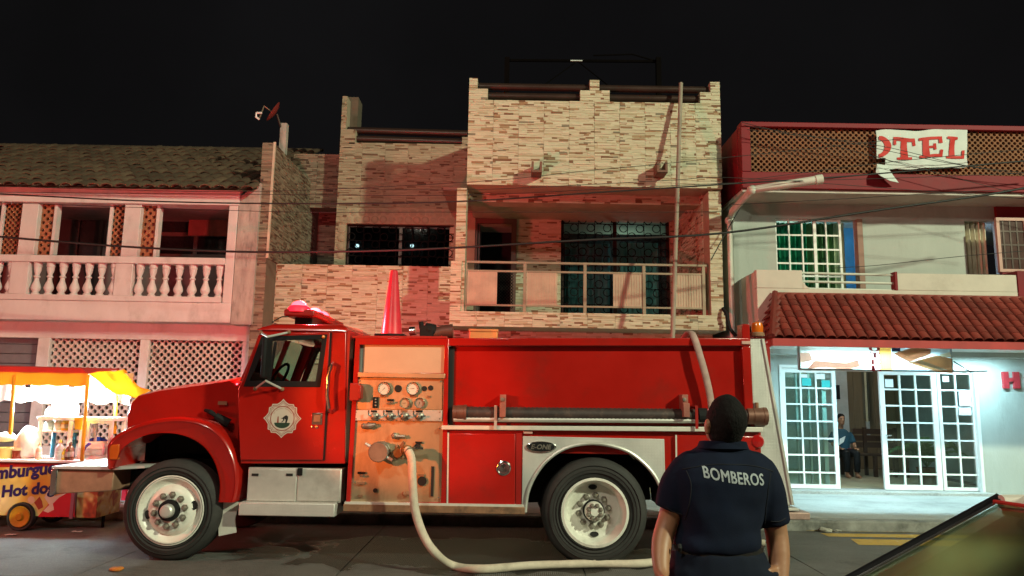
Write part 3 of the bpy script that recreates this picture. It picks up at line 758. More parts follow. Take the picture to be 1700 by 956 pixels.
# balcony door
d = MB(); frame_rect(d, dr[0] - .1, dr[1] + .1, zB1, dr[3] + .1, YK - .06, YK - .001, .1); do = d.build('door_frame', mat('dark door frame', (0.12, 0.05, 0.035), 0.5), mh)
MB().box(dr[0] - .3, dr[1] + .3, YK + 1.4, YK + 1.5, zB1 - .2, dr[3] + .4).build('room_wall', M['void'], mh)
MB().box(dr[0], dr[0] + .05, YK + 0.02, YK + .75, zB1 + .02, dr[3] - .01).build('door', mat('open dark door', (0.06, 0.04, 0.03), 0.5), mh)
# balcony window
wn = MB(); frame_rect(wn, bw[0], bw[1], bw[2], bw[3], YK + .08, YK + .18, .06)
xm_ = (bw[0] + bw[1]) / 2
wn.box(xm_ - .035, xm_ + .035, YK + .085, YK + .175, bw[2] + .06, bw[3] - .06); wno = wn.build('window', M['dark_metal'], mh)
for a, b in ((bw[0], xm_), (xm_, bw[1])): MB().box(a + .03, b - .03, YK + .13, YK + .136, bw[2] + .03, bw[3] - .03).build('pane', M['glass'], wno)
grille(bw[0] + .02, bw[1] - .02, bw[2] + .02, bw[3] - .02, YK + .03, 0.165, mh)
teal = mat('teal curtain', (0.30, 0.58, 0.62), 0.8, var=0.2, scale=2)  # lighter teal paints the street-lamp patch on the cloth
r = rect(1017, 403, 1093, 535, YK + .4); curtain(r[0], r[1], bw[2], r[3], YK + .4, teal, mh, 7, .02)
r = rect(938, 405, 1012, 535, YK + .5); curtain(r[0], r[1], bw[2], r[3], YK + .5, mat('shaded teal curtain', (0.14, 0.28, 0.31), 0.85, var=0.25), mh, 7, .02)  # same cloth, coloured darker for its shade
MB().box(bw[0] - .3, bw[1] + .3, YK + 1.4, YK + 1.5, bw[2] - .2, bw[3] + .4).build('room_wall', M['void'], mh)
# balcony railing
YV = YT + .06
rl = MB(); X = lambda px: xpx(px, YV, 480)
zr = [zpx(p, YV, 970) for p in (438.5, 452.5, 509)]
tr = MB().box(xpx(773, YV), X(1173), YV - .03, YV + .03, zr[0] - .012, zr[0] + .022)
tr.box(X(773), X(1168), YV - .018, YV + .018, zr[1] - .015, zr[1] + .015); tr.box(X(773), X(1168), YV - .017, YV + .017, zr[2] - .014, zr[2] + .014)
rail = tr.build('railing', M['rail'], mh)
for px in (772.5, 871, 971, 1069, 1168): MB().box(X(px) - .025, X(px) + .025, YV - .025, YV + .025, zB1, zr[0] - .012).build('railing_post', M['rail'], rail)
for a, b in ((776, 825), (874, 925), (1018, 1066), (1117, 1165)):
    g = MB(); n = int((X(b) - X(a)) / .021); dx = (X(b) - X(a)) / n
    for i in range(n):
        g.prism([(X(a) + dx * i, zr[2] + .014), (X(a) + dx * (i + 1), zr[2] + .014), (X(a) + dx * (i + 1), zr[1] - .015), (X(a) + dx * i, zr[1] - .015)], YV - .006 if i % 2 else YV - .014, YV + .006)
    g.build('railing_panel', M['rp'], rail)
r = rect(826, 452, 852, 512, YV + .5); ring_screen(r[0], r[1], r[2], r[3], YV + .5, .055, .01).build('lace_screen', M['black_iron'], mh)
# plants and clutter on the balcony stay part of what the rail hides; steel frame on the tower roof
g = MB()
for px, a in ((842, 98), (1092, 98)):
    p = at(px, a, 14.2); g.box(p.x - .05, p.x + .05, 14.1, 14.2, zT1 - .1, p.z)
g.tube([at(842, 100, 14.2), at(1094, 102, 14.2)], .03, 6); g.tube([at(985, 92, 14.2), at(1050, 90, 14.2), at(1098, 104, 14.2)], .015, 6)
g.tube([at(955, 104, 14.2), at(905, 140, 13.6)], .012, 5); g.tube([at(962, 104, 14.2), at(1010, 142, 13.6)], .012, 5)
g.build('roof_frame', mat('roof frame steel', (0.004, 0.003, 0.003), 0.95, spec=.03), mh)
MB().box(*[at(947, 101, 14.0).x, at(967, 101, 14.0).x], 13.98, 14.02, at(957, 101.6, 14).z, at(957, 100.3, 14).z).build('roof_lamp', mat('pale lamp bar', (0.7, 0.7, 0.7), 0.3), mh)
# ------------------------------------------------------------------ lettering
def text_geo(s, size=1.0, bold=0.0, space=1.0):
    """letter outlines as 2D geometry: verts (x, z), faces; starts at x = 0, baseline z = 0"""
    cu = bpy.data.curves.new('lettering', 'FONT'); cu.body = s; cu.size = size; cu.offset = bold; cu.space_character = space; cu.resolution_u = 3
    ob = bpy.data.objects.new('lettering', cu); COL.objects.link(ob)
    dg = bpy.context.evaluated_depsgraph_get()
    me = ob.evaluated_get(dg).to_mesh()
    vs = [(v.co.x, v.co.y) for v in me.vertices]; fs = [list(p.vertices) for p in me.polygons]
    ob.evaluated_get(dg).to_mesh_clear()
    bpy.data.objects.remove(ob); bpy.data.curves.remove(cu)
    x0 = min(v[0] for v in vs)
    return [(x - x0, z) for x, z in vs], fs
def text_mb(s, width, height, place, bold=0.0, thick=0.0, space=1.0):
    """lettering fitted to width x height; place(u, v) -> world point; thick extrudes along -Y"""
    vs, fs = text_geo(s, 1.0, bold, space)
    X1 = max(v[0] for v in vs); Z0 = min(v[1] for v in vs); Z1 = max(v[1] for v in vs)
    pts = [place(x / X1 * width, (z - Z0) / (Z1 - Z0) * height) for x, z in vs]
    g = MB().add(pts, fs)
    if thick:
        n = len(pts); g.add([p + Vector((0, thick, 0)) for p in pts], [f[::-1] for f in fs])
        ed = {}
        for f in fs:
            for i in range(len(f)):
                e = (f[i], f[(i + 1) % len(f)]); k = tuple(sorted(e)); ed[k] = None if k in ed else e
        g.f += [(e[0], e[1], n + e[1], n + e[0]) for e in ed.values() if e]
    return g
def slab_letter(ch, x, z, w, h):
    """heavy slab-serif capital as a list of (x, z) polygons"""
    B = lambda a, b, c, d: [(x + a * w, z + c * h), (x + b * w, z + c * h), (x + b * w, z + d * h), (x + a * w, z + d * h)]
    if ch == 'T': return [B(.36, .64, .1, .86), B(.02, .98, .84, 1), B(.02, .14, .64, .84), B(.86, .98, .64, .84), B(.2, .8, 0, .11)]
    if ch == 'E': return [B(.14, .42, .1, .88), B(0, .96, .86, 1), B(.82, .96, .66, .87), B(0, 1, 0, .13), B(.86, 1, .12, .34), B(.41, .68, .44, .56), B(.6, .7, .34, .66)]
    if ch == 'L': return [B(.16, .46, .1, .9), B(.02, .6, .88, 1), B(.02, 1, 0, .12), B(.84, 1, .11, .38)]
    if ch == 'H': return [B(.06, .36, 0, 1), B(.64, .94, 0, 1), B(.35, .65, .42, .62)]
    if ch == 'O':
        n = 24; o = []
        for k in range(n):
            a, b = 2 * PI * k / n, 2 * PI * (k + 1) / n
            P = lambda t, rx, rz: (x + (.5 + rx * math.cos(t)) * w, z + (.5 + rz * math.sin(t)) * h)
            o.append([P(a, .5, .5), P(b, .5, .5), P(b, .22, .36), P(a, .22, .36)])
        return o
    return []

# ------------------------------------------------------------------ hotel
ht = thing('hotel', 'two storey hotel with a maroon screened parapet and white glass doors', 'hotel', (5.6, 13.1, 0))
YH, YU, YQ = 13.15, 12.3, 11.55       # doors, upper wall, parapet front
HX0 = xpx(1218, YU, 430); HX1 = 14.5
XQ = xpx(1231, YQ, 260)
# parapet
zq = [at(1450, p, YQ).z for p in (315, 286, 214, 207)]
g = MB(); g.box(XQ, HX1, YQ, YQ + .18, zq[0], zq[1] - .02); g.box(XQ, HX1, YQ - .03, YQ + .2, zq[2], zq[3] + .01); g.box(XQ, XQ + .15, YQ - .01, YQ + .17, zq[1] - .02, zq[2])
g.box(XQ, XQ + .12, YQ + .2, YU + 3, zq[0], zq[3] - .03)
par = g.build('parapet', M['maroon'], ht, bevel=.008)
ring_screen(XQ + .15, xpx(2000, YQ, 250), zq[1] - .02, zq[2], YQ + .05, .092, .05, ri=.30).build('lattice_screen', M['terracotta'], ht)
MB().box(XQ + .12, HX1, YQ + .9, YQ + 1.0, zq[0], zq[3] - .1).build('roof_wall', mat('dark roof wall', (0.06, 0.03, 0.022), 0.9), ht)  # plain dark brown wall behind the screen
# slab and soffit
g = MB(); g.box(XQ + .02, HX1, YQ + .06, YU + 3, zq[0] - .05, zq[0] - .002); g.build('soffit', mat('soffit paint', (0.52, 0.47, 0.42), 0.8, var=.1, dirt=(.25, .2, .17), damt=.5), ht)
g = MB(); a = at(1350, 322, YQ + .7)
g.box(a.x, a.x + 1.05, YQ + .85, YQ + .93, zq[0] - .085, zq[0] - .05); g.box(a.x, a.x + .03, YQ + .83, YQ + .95, zq[0] - .12, zq[0] - .05); g.box(a.x + 1.02, a.x + 1.05, YQ + .83, YQ + .95, zq[0] - .12, zq[0] - .05)
g.build('tube_holder', M['rail'], ht)
# left bracket and side wall
zu0 = at(1450, 500, YU).z
g = MB(); g.box(HX0, HX0 + .15, YU, YU + 3, -.2, zq[0] - .06); g.build('side_wall', M['hotel_wall'], ht)
# upper wall with openings
wd = rect(1289, 364, 1433, 482, YU); wr = rect(1604, 367, 1662, 455, YU)
zU1 = zq[0] - .05
g = MB(); zf = at(1450, 560, YU).z
def rr(r): return [(r[0], r[2]), (r[1], r[2]), (r[1], r[3]), (r[0], r[3])]
g.plate([(HX0 + .15, zf - .3), (HX1, zf - .3), (HX1, zU1), (HX0 + .15, zU1)], [rr(wd), rr(wr)], YU, YU + .18)
g.box(HX0 + .15, HX1, YU + .19, YU + .3, zf - .3, zf - .1); up = g.build('upper_wall', M['hotel_wall'], ht)
# curtained sliding window
XU = lambda px: xpx(px, YU, 420)
ZU = lambda py: at(1350, py, YU).z
fr = MB()
vx = [(1290, 2), (1312, 2), (1334, 2), (1355, 4.5), (1374, 2), (1397, 3.5)]
for px, w in vx: fr.box(XU(px) - w * .0055, XU(px) + w * .0055, YU + .02, YU + .06, wd[2], wd[3])
for py in (365.5, 390, 413.5, 437, 458, 480): fr.box(wd[0], XU(1399), YU + .026, YU + .052, ZU(py) - .014, ZU(py) + .014)
wnd = fr.build('window', M['white_paint'], ht)
for a, b in zip(vx[:-1], vx[1:]):
    for p, q in zip((390, 413.5, 437, 458, 480), (365.5, 390, 413.5, 437, 458)):
        MB().box(XU(a[0]) + .01, XU(b[0]) - .01, YU + .036, YU + .041, ZU(p) + .012, ZU(q) - .012).build('pane', M['glass'], wnd)
curtain(XU(1288), XU(1352), wd[2], wd[3], YU + .3, mat('green curtain', (0.03, 0.32, 0.19), .8, var=.25, scale=2), ht, 7, .035)
curtain(XU(1352), XU(1398), wd[2], wd[3], YU + .3, mat('olive curtain', (0.16, 0.25, 0.11), .8, var=.25, scale=2), ht, 5, .035)
curtain(XU(1396), XU(1414), wd[2], wd[3], YU + .25, mat('cream curtain', (0.55, 0.5, 0.36), .8), ht, 2, .03)
g = MB(); g.box(XU(1424), XU(1433), YU - .03, YU + .12, wd[2] - .01, wd[3] + .01); g.build('door_jamb', mat('reddish brown jamb', (0.28, 0.14, 0.10), .6), ht)
g = MB(); g.box(HX0 + .2, XU(1740), YU + 1.7, YU + 1.8, zf - .2, zU1); g.box(XU(1500), XU(1510), YU + .18, YU + 1.7, zf, zU1); g.box(HX0 + .2, XU(1740), YU + .18, YU + 1.8, zf - .06, zf - .01)
g.build('blue_room_wall', mat('blue room wall', (0.12, 0.42, 0.80), .8), ht)
MB().box(XU(1416), XU(1424), YU + .5, YU + .55, wd[2], ZU(447)).build('dresser', M['black'], ht)
curtain(XU(1603), XU(1646), wr[2], wr[3], YU + .12, mat('striped pale curtain', (0.7, 0.62, 0.48), .8, var=.2, scale=4), ht, 5, .04)
# open casement at the right
ca = rect(1655, 362, 1701, 452, YU - .45)
g = MB(); frame_rect(g, ca[0], ca[1] + .05, ca[2], ca[3], YU - .48, YU - .43, .05); co = g.build('open_casement', mat('salmon casement', (0.50, 0.27, 0.22), .5), ht)
g = MB(); 
for k in range(1, 4): xx = ca[0] + (ca[1] - ca[0]) * k / 4; g.box(xx - .012, xx + .012, YU - .465, YU - .445, ca[2] + .05, ca[3] - .05)
for k in range(1, 4): zz_ = ca[2] + (ca[3] - ca[2]) * k / 4; g.box(ca[0] + .05, ca[1], YU - .464, YU - .446, zz_ - .012, zz_ + .012)
g.build('glazing_bars', M['dark_metal'], co)
MB().box(ca[0] + .04, ca[1] + .01, YU - .456, YU - .452, ca[2] + .04, ca[3] - .04).build('pane', mat('brown pane', (0.07, 0.03, 0.025), .2), co)
MB().box(xpx(1664, YU - .05), HX1, YU - .06, YU - .003, zf, zU1).build('maroon_wall', M['maroon'], ht)
# balcony wall with the barred gap
YW = 11.52
XW = lambda px: xpx(px, YW, 470)
ZW = lambda py: at(1450, py, YW).z
xw0 = XW(1256)
g = MB()
zc = [ZW(500), ZW(481), ZW(450.5)]
g.box(xw0, XW(1760), YW, YW + .12, zc[0] - .5, zc[1])
g.box(xw0, XW(1333), YW + .001, YW + .119, zc[1], zc[2])
g.prism([(XW(1489), zc[1] - .001), (XW(1689), zc[1] - .001), (XW(1689), zc[2] - .02), (XW(1489), zc[2] - .02)], YW + .001, YW + .119)
c0 = XW(1333)
g.prism([(c0 - .001, zc[1] - .001), (c0 + .12, zc[1] - .001), (c0 + .05, zc[1] + .05), (c0 - .001, zc[1] + .12)], YW + .002, YW + .118)
g.box(xw0, xw0 + .12, YW + .12, YU, zc[0] - .5, zc[2] - .02)
g.box(xw0, XW(1760), YW + .12, YH + .2, zc[0] - .5, zc[0] - .38)
g.build('balcony_wall', mat('cream balcony paint', (0.60, 0.53, 0.46), .75, var=.08, dirt=(.3, .25, .2), damt=.4), ht, bevel=.01)
g = MB()
for py in (454, 468, 480): g.tube([(XW(1333), YW + .06, ZW(py)), (XW(1491), YW + .06, ZW(py + 1))], .02, 8)
g.build('balcony_bars', M['pipe'], ht)
MB().box(XW(1486), XW(1490), YW - .01, YW + .13, zc[1], zc[2]).build('edge_trim', M['maroon'], ht)
MB().box(XW(1689), XW(1730), YW - .02, YU - .07, zc[0] - .3, ZW(446)).build('maroon_pier', M['maroon'], ht)
# awning of red tiles
YE, YA = 10.75, 11.49
e0 = at(1283, 560, YE); ra = at(1287, 492, YA); ex1 = xpx(2000, YE, 560)
zE, zR = at(1450, 563, YE).z, at(1450, 494, YA).z
wl = at(1250, 550, YA + .6)
aw = MB().add([(e0.x, YE, zE - .02), (ex1, YE, zE - .02), (ex1, YA, zR - .02), (ra.x, YA, zR - .02), (wl.x, YA + .6, zE - .02)], [(0, 1, 2, 3), (0, 3, 4)]).build('awning', M['red_clay'], ht)
g = MB(); g.box(e0.x - .01, ex1, YE - .015, YE + .03, zE - .12, zE - .012); g.add([(e0.x, YE, zE - .12), (e0.x, YE, zE - .01), (wl.x - .02, YA + .6, zE - .01), (wl.x - .02, YA + .6, zE - .12)], [(0, 1, 2, 3)])
g.build('fascia', mat('red fascia paint', (0.42, 0.03, 0.03), .5), aw)
g = MB(); g.box(e0.x + .03, ex1, YE + .04, YH, zE - .055, zE - .03); g.build('awning_ceiling', M['white_paint'], aw)
sa = math.atan2(zR - zE, YA - YE); ln = math.hypot(zR - zE, YA - YE)
nr = 7; tl2 = ln / nr
rt = half_tile(tl2 * 1.12, .155, .05, M['red_clay'], t=.01, seg=6, taper=.92)
nn = int((ex1 - e0.x) / .153)
for i in range(nn):
    x = e0.x + .08 + .153 * i
    for j in range(nr):
        if len([0]) and x > xpx(1990, YE, 530): continue
        zz_ = zE + math.sin(sa) * tl2 * j; yy = YE + math.cos(sa) * tl2 * j - .02
        if x < e0.x + (ra.x - e0.x) * (j + .4) / nr: continue
        inst('roof_tile', rt, aw, (x, yy, zz_ + .006), rot=(sa - .045, RS.uniform(-.02, .02), RS.uniform(-.015, .015)))
hv = Vector((0.10, 0, 0))
for i in range(6):
    t = i / 6; b0 = Vector((e0.x, YE, zE)).lerp(Vector((wl.x, YA + .6, zE)), t); top = Vector((ra.x, YA, zR))
    for j in range(int(7 * (1 - t * .5))):
        p = b0.lerp(top.lerp(Vector((ra.x, YA + .1, zR)), t), j / 7)
        inst('roof_tile', rt, aw, p + Vector((-.02, 0, .01)), rot=(sa - .05, 0, rad(-52)), sc=(1, .9, 1))
MB().tube([Vector((e0.x - .02, YE - .03, zE + .02)), Vector((ra.x, YA, zR + .05)), ], .05, 8).build('hip_ridge', M['red_clay'], aw)
MB().tube([Vector((ra.x - .03, YA + .02, zR + .03)), Vector((ex1, YA + .02, zR + .03))], .035, 8).build('ridge', M['red_clay'], aw)
# ground floor wall round the doors
ZH = lambda py: at(1460, py, YH).z
XH = lambda px: xpx(px, YH, 710)
zd0, zd1 = 0.20, ZH(613)
xd = [xpx(1292, YH, 640), XH(1624)]
g = MB()
g.box(HX0 + .02, xd[0], YH - .05, YH + .15, -.2, zE + .2); g.box(xd[1], HX1, YH - .05, YH + .15, -.2, zE + .2); g.box(xd[0], xd[1], YH - .049, YH + .15, zd1 + .02, zE + .2)
g.build('ground_wall', M['hotel_wall'], ht)
MB().box(xd[0] - .05, xd[1] + .05, YH - .28, YH + .2, 0.0, zd0).build('doorstep', M['pave'], ht, bevel=.01)
g = MB(); g.box(xd[0], xd[0] + .045, YH - .08, YH + .1, zd0, zd1); g.box(xd[1] - .05, xd[1], YH - .08, YH + .1, zd0, zd1); g.box(xd[0], xd[1], YH - .081, YH + .101, zd1, zd1 + .05)
g.build('door_frame', M['white_paint'], ht)
wp = M['white_paint']
def leaf(xa, xb, y, ncol, rows_, wf_=.07, name='glass_door'):
    f = MB(); frame_rect(f, xa, xb, zd0 + .01, zd1 - .01, y, y + .05, wf_)
    vs = [xa + wf_ + (xb - xa - 2 * wf_) * k / ncol for k in range(ncol + 1)]
    zs = [zd0 + .01 + wf_] + [ZH(p) for p in rows_] + [zd1 - .01 - wf_]
    for v in vs[1:-1]: f.box(v - .014, v + .014, y + .004, y + .046, zs[0], zs[-1])
    for z in zs[1:-1]: f.box(xa + wf_, xb - wf_, y + .006, y + .044, z - .014, z + .014)
    o = f.build(name, wp, ht)
    for a, b in zip(vs[:-1], vs[1:]):
        for c, d_ in zip(zs[:-1], zs[1:]):
            MB().box(a + .008, b - .008, y + .023, y + .028, c + .008, d_ - .008).build('pane', M['glass'], o)
    return o
R7 = (786, 757, 729.5, 701, 673, 646)
l1 = leaf(XH(1299), XH(1390), YH - .02, 3, R7)
l2 = leaf(xd[0] + .05, XH(1376), YH + .06, 3, R7)
l3 = leaf(XH(1463), XH(1558), YH - .02, 3, R7, .085)
l4 = leaf(XH(1561), XH(1622), YH + .0, 2, R7, .055)
MB().tube([(XH(1468), YH - .045, ZH(722)), (XH(1468), YH - .075, ZH(722)), (XH(1476), YH - .075, ZH(722))], .012, 8).build('handle', mat('door chrome', (.6, .6, .6), .2, metal=1), l3)
teal_p = mat('teal sticker', (0.02, 0.40, 0.40), .6); pap = mat('white paper', (.72, .74, .76), .7)
for (px, py, w, h, m_, par_) in ((1339, 634, .16, .13, teal_p, l1), (1371, 637, .15, .12, teal_p, l1), (1334, 624, .13, .06, pap, l1), (1362, 625, .15, .09, pap, l1), (1476, 636, .14, .14, pap, l3), (1570, 629, .11, .10, pap, l4), (1602, 662, .21, .24, pap, l4), (1602, 683, .22, .13, pap, l4)):
    p = at(px, py, YH - .03); MB().box(p.x - w / 2, p.x + w / 2, YH - .034, YH - .031, p.z - h / 2, p.z + h / 2).build('notice', m_, par_)
# raised red letters on the wall
x = at(1658, 632, YH).x; zl = at(1675, 645, YH).z
for ch in 'HOTEL':
    g = MB()
    for q in slab_letter(ch, x, zl, .33, .29): g.prism(q, YH - .10, YH - .05)
    g.build('sign_letter', mat('red letter', (0.40, 0.03, 0.04), .4), ht); x += .42
# printed banner above the doors
YS = 11.55; s0, s1 = at(1325, 571, YS), at(1583, 618, YS)
sg = thing('hotel_banner', 'printed banner with bedroom pictures and a column of red letters above the glass doors', 'sign', ((s0.x + s1.x) / 2, YS, s1.z))
g = MB(); frame_rect(g, s0.x, s1.x, s1.z, s0.z, YS, YS + .06, .025); g.build('frame', mat('banner frame', (.45, .45, .45), .4, metal=.6), sg)
SX = lambda px: xpx(px, YS - .01, 595)
SZ = lambda py: at(1450, py, YS - .01).z
def translucent(mt_, col):
    nt_ = mt_.node_tree; tl_ = N(nt_, 'ShaderNodeBsdfTranslucent'); tl_.inputs[0].default_value = (*[min(1, c * 1.15) for c in col], 1); mx_ = N(nt_, 'ShaderNodeMixShader', i_Fac=.55)
    nt_.links.new(nt_.nodes['Principled BSDF'].outputs[0], mx_.inputs[1]); nt_.links.new(tl_.outputs[0], mx_.inputs[2]); nt_.links.new(mx_.outputs[0], nt_.nodes['Material Output'].inputs['Surface']); return mt_
def patch(name, pts, col, k, rough=.5):
    g = MB(); y = YS + .004 - .0012 * k
    g.add([(SX(a), y, SZ(b)) for a, b in pts], [list(range(len(pts)))]); return g.build(name, translucent(mat('print ' + name + str(k), col, rough, var=.25, scale=7), col), sg)
patch('backing', [(1448, 616), (1462, 616), (1462, 571), (1448, 571)], (.80, .76, .70), 0)
patch('bed_picture', [(1326, 617), (1448, 617), (1448, 571), (1326, 571)], (.82, .78, .72), 1)
patch('bed_spread', [(1340, 614), (1352, 600), (1405, 603), (1425, 597), (1428, 608), (1408, 615), (1370, 611)], (.80, .38, .28), 2)
patch('bed_head', [(1329, 604), (1329, 588), (1345, 586), (1350, 600)], (.85, .50, .40), 3)
patch('orange_band', [(1462, 616), (1481, 616), (1481, 571), (1460, 571)], (.75, .36, .08), 2)
patch('bed_room', [(1481, 616), (1580, 616), (1582, 571), (1481, 571)], (.42, .46, .48), 4)
patch('dark_curtain', [(1482, 583), (1496, 583), (1496, 570), (1482, 570)], (.02, .02, .06), 5)
patch('far_bed', [(1484, 586), (1523, 574), (1547, 578), (1546, 586), (1510, 600), (1500, 596)], (.40, .13, .06), 6)
patch('far_sheet', [(1492, 583), (1524, 576), (1540, 580), (1506, 591)], (.62, .40, .24), 7)
patch('near_bed', [(1506, 601), (1556, 588), (1580, 593), (1580, 617), (1556, 616)], (.55, .25, .11), 8)
patch('near_sheet', [(1513, 600), (1556, 590), (1579, 594), (1579, 608), (1560, 610)], (.72, .58, .42), 9)
patch('near_stripe', [(1519, 600), (1530, 597), (1572, 612), (1562, 613)], (.50, .60, .60), 10)
patch('pillow', [(1560, 587), (1578, 582), (1580, 590), (1565, 592)], (.78, .62, .42), 10)
zt_ = SZ(566)
lh_ = SZ(574) - SZ(586.0)
for k, ch in enumerate('HOTEL'):
    g = MB(); zb_ = SZ(583.3 + 10.9 * (k - 1))
    for q in slab_letter(ch, SX(1443), zb_, SX(1462) - SX(1443), lh_ * .77): g.add([(a, YS - .0105, b) for a, b in q], [[0, 1, 2, 3]])
    g.build('letter', mat('red print letter', (.42, .02, .03), .5), sg)
MB().tube([at(1612, 617, 11.6), at(1638, 616, 12.6)], .012, 6).build('bracket', M['dark_metal'], ht)
MB().tube([at(1584, 600, YS), at(1612, 618, YS + .05)], .01, 6).build('bracket_stay', M['dark_metal'], ht)
# fluorescent tubes below the awning
tubem = emit('fluorescent tube', (0.55, 0.90, 1.0), 15, (0.56, 0.92, 1.0))
for nm, a, b, y, lab in (('fluorescent_lamp', 1335, 1540, YS + .19, 'lit fluorescent tube under the awning just behind the bedroom banner'), ('fluorescent_lamp', 1592, 1676, YH - .55, 'lit fluorescent tube under the awning beside the raised red letters')):
    xa, xb = xpx(a, y, 570), xpx(b, y, 570); zt_ = zE - .085
    t = thing(nm, lab, 'lamp', ((xa + xb) / 2, y, zt_))
    MB().box(xa - .05, xb + .05, y - .05, y + .05, zE - .075, zE - .058).build('fitting', wp, t)
    MB().tube([(xa, y, zt_), (xb, y, zt_)], .018, 10).build('tube', tubem, t, smooth=True)
    for xx in (xa - .03, xb + .0): MB().box(xx, xx + .03, y - .022, y + .022, zt_ - .02, zE - .075).build('end_cap', wp, t)
    ld = bpy.data.lights.new('tube_light', 'AREA'); ld.shape = 'RECTANGLE'; ld.size = xb - xa; ld.size_y = .05; ld.energy = 110 if a < 1500 else 120; ld.color = (0.50, 0.90, 1.0)
    lo = bpy.data.objects.new('tube_light', ld); COL.objects.link(lo); lo.location = ((xa + xb) / 2, y, zt_ - .03); lo.parent = None
# torn banner on the parapet
bp_ = [at(1453, 217.5, YQ - .04), at(1605, 215.5, YQ - .04), at(1605, 277, YQ - .04), at(1455, 283, YQ - .04)]
bt = thing('torn_banner', 'torn white cloth banner with red capitals tied to the maroon parapet', 'banner', (bp_[3].x, YQ - .04, bp_[3].z))
n, m2 = 20, 7; g = MB(); vs = []
def bpt(u, v):
    p = bp_[0].lerp(bp_[1], u).lerp(bp_[3].lerp(bp_[2], u), v)
    return p + Vector((0, -.018 * math.sin(u * 9 + v * 4) - .012 * math.sin(u * 23 + v * 9) - .02, .012 * math.sin(u * 12)))
for j in range(m2 + 1):
    for i in range(n + 1): vs.append(bpt(i / n, j / m2))
fs = [(j * (n + 1) + i, j * (n + 1) + i + 1, (j + 1) * (n + 1) + i + 1, (j + 1) * (n + 1) + i) for j in range(m2) for i in range(n) if not (i < 2 and j > 4)]
cloth = mat('white banner cloth', (.62, .64, .62), .75, var=.08, scale=4, bump=.3, bscale=14)
k_ = len(vs); g.add(vs, fs); g.add([v + Vector((0, .006, 0)) for v in vs], [f[::-1] for f in fs])
g.build('cloth', cloth, bt, smooth=True, ang=80)
redp = mat('red banner print', (.55, .02, .015), .7, var=.1)
def on_banner(px, py, d=.012):
    u = (px - 1453) / 152.0; v = (py - 217) / 63.0
    return bpt(u, v) - Vector((0, d, 0))
def ban_letter(ch, x0, x1, y0, y1):
    g = MB()
    for q in slab_letter(ch, 0, 0, 1, 1):
        Q = [(x0 + a * (x1 - x0), y1 + b * (y0 - y1)) for a, b in q]
        k = 5
        for i in range(k):
            l = lambda a, b, t: (a[0] + (b[0] - a[0]) * t, a[1] + (b[1] - a[1]) * t)
            t0, t1 = i / k, (i + 1) / k
            for jj in range(k):
                u0, u1 = jj / k, (jj + 1) / k
                c = [l(l(Q[0], Q[1], t), l(Q[3], Q[2], t), u) for t, u in ((t0, u0), (t1, u0), (t1, u1), (t0, u1))]
                g.add([on_banner(*p) for p in c], [(0, 1, 2, 3)])
    g.build('letter', redp, bt)
ban_letter('T', 1480, 1519, 229, 264.5); ban_letter('E', 1524, 1563, 229.5, 263.5); ban_letter('L', 1569, 1600, 229.5, 265)
g = MB()                                                # right half of the O, the left half is torn away
for k in range(14):
    a, b = -PI / 2 + PI * k / 14, -PI / 2 + PI * (k + 1) / 14
    P = lambda t, rx, ry: on_banner(1456 + rx * math.cos(t), 244 - ry * math.sin(t))
    g.add([P(a, 21, 17), P(b, 21, 17), P(b, 10, 11), P(a, 10, 11)], [(0, 1, 2, 3)])
g.build('letter', redp, bt)
f0 = [at(1456, 272, YQ - .07), at(1472, 274, YQ - .06), at(1482, 290, YQ - .12), at(1492, 303, YQ - .1), at(1478, 300, YQ - .16), at(1462, 292, YQ - .2), at(1454, 286, YQ - .14)]
g = MB(); g.ext(f0, (0, .008, 0)); g.build('torn_flap', cloth, bt)
# white drain pipe
dp = thing('drain_pipe', 'white pvc drain pipe elbowing down the hotel corner', 'drain pipe', (xpx(1212, 11.95, 500), 11.95, 0))
P = [at(1366, 297, 10.9), at(1248, 315, 11.1), at(1216, 350, 11.75), at(1211, 366, 11.95)]
lowx = P[-1].x
MB().tube(P + [Vector((lowx, 11.95, .1))], [.064, .064, .055, .044, .044], 14).build('pipe', M['pipe'], dp, smooth=True, ang=50)
for q in (P[1], P[3]): MB().ball(q, .076, 12, 8).build('elbow', M['pipe'], dp, smooth=True)
MB().tube([at(1365.5, 297, 10.9), at(1354, 299, 10.92)], .074, 14).build('socket', M['pipe'], dp, smooth=True)
MB().tube([at(1200, 512, 11.9), at(1206, 520, 11.8), at(1211, 545, 11.8), at(1222, 558, 11.8)], .03, 8).build('drain_hose', M['black'], ht, smooth=True)
g = MB(); gx0, gx1 = xpx(1190, 14.4, 420), HX0 + .02
g.box(gx0, gx1, 14.3, 14.4, -.2, zq[0] + .6); g.build('gap_wall', M['cement'], ht)
# room behind the doors
rm = MB(); rx0, rx1, ry1 = XH(1250), XH(1700), 17.3
ri = mat('brown panelled wall', (.20, .145, .085), .7, var=.2, scale=2, stretch=(6, 1, .4)); wi = mat('white inner wall', (.45, .46, .45), .8)
xs_ = at(1399, 680, ry1).x
MB().box(xs_, rx1, ry1, ry1 + .1, zd0, 3.2).build('room_wall', ri, ht)
for k in range(14):
    xx = xs_ + .02 + k * .24; MB().box(xx, xx + .225, ry1 - .02, ry1 - .002, zd0, 3.1).build('wall_plank', ri, ht, bevel=.006)
MB().box(rx0, xs_, ry1 - .3, ry1 + .1, zd0, 3.2).build('room_wall', wi, ht)
g = MB(); g.box(rx0 - .1, rx0, YH + .15, ry1, zd0, 3.2); g.box(rx1, rx1 + .1, YH + .15, ry1, zd0, 3.2); g.box(rx0 - .1, rx1 + .1, YH + .15, ry1, 3.2, 3.3); g.build('room_side', mat('dim side wall', (.22, .28, .28), .8), ht)
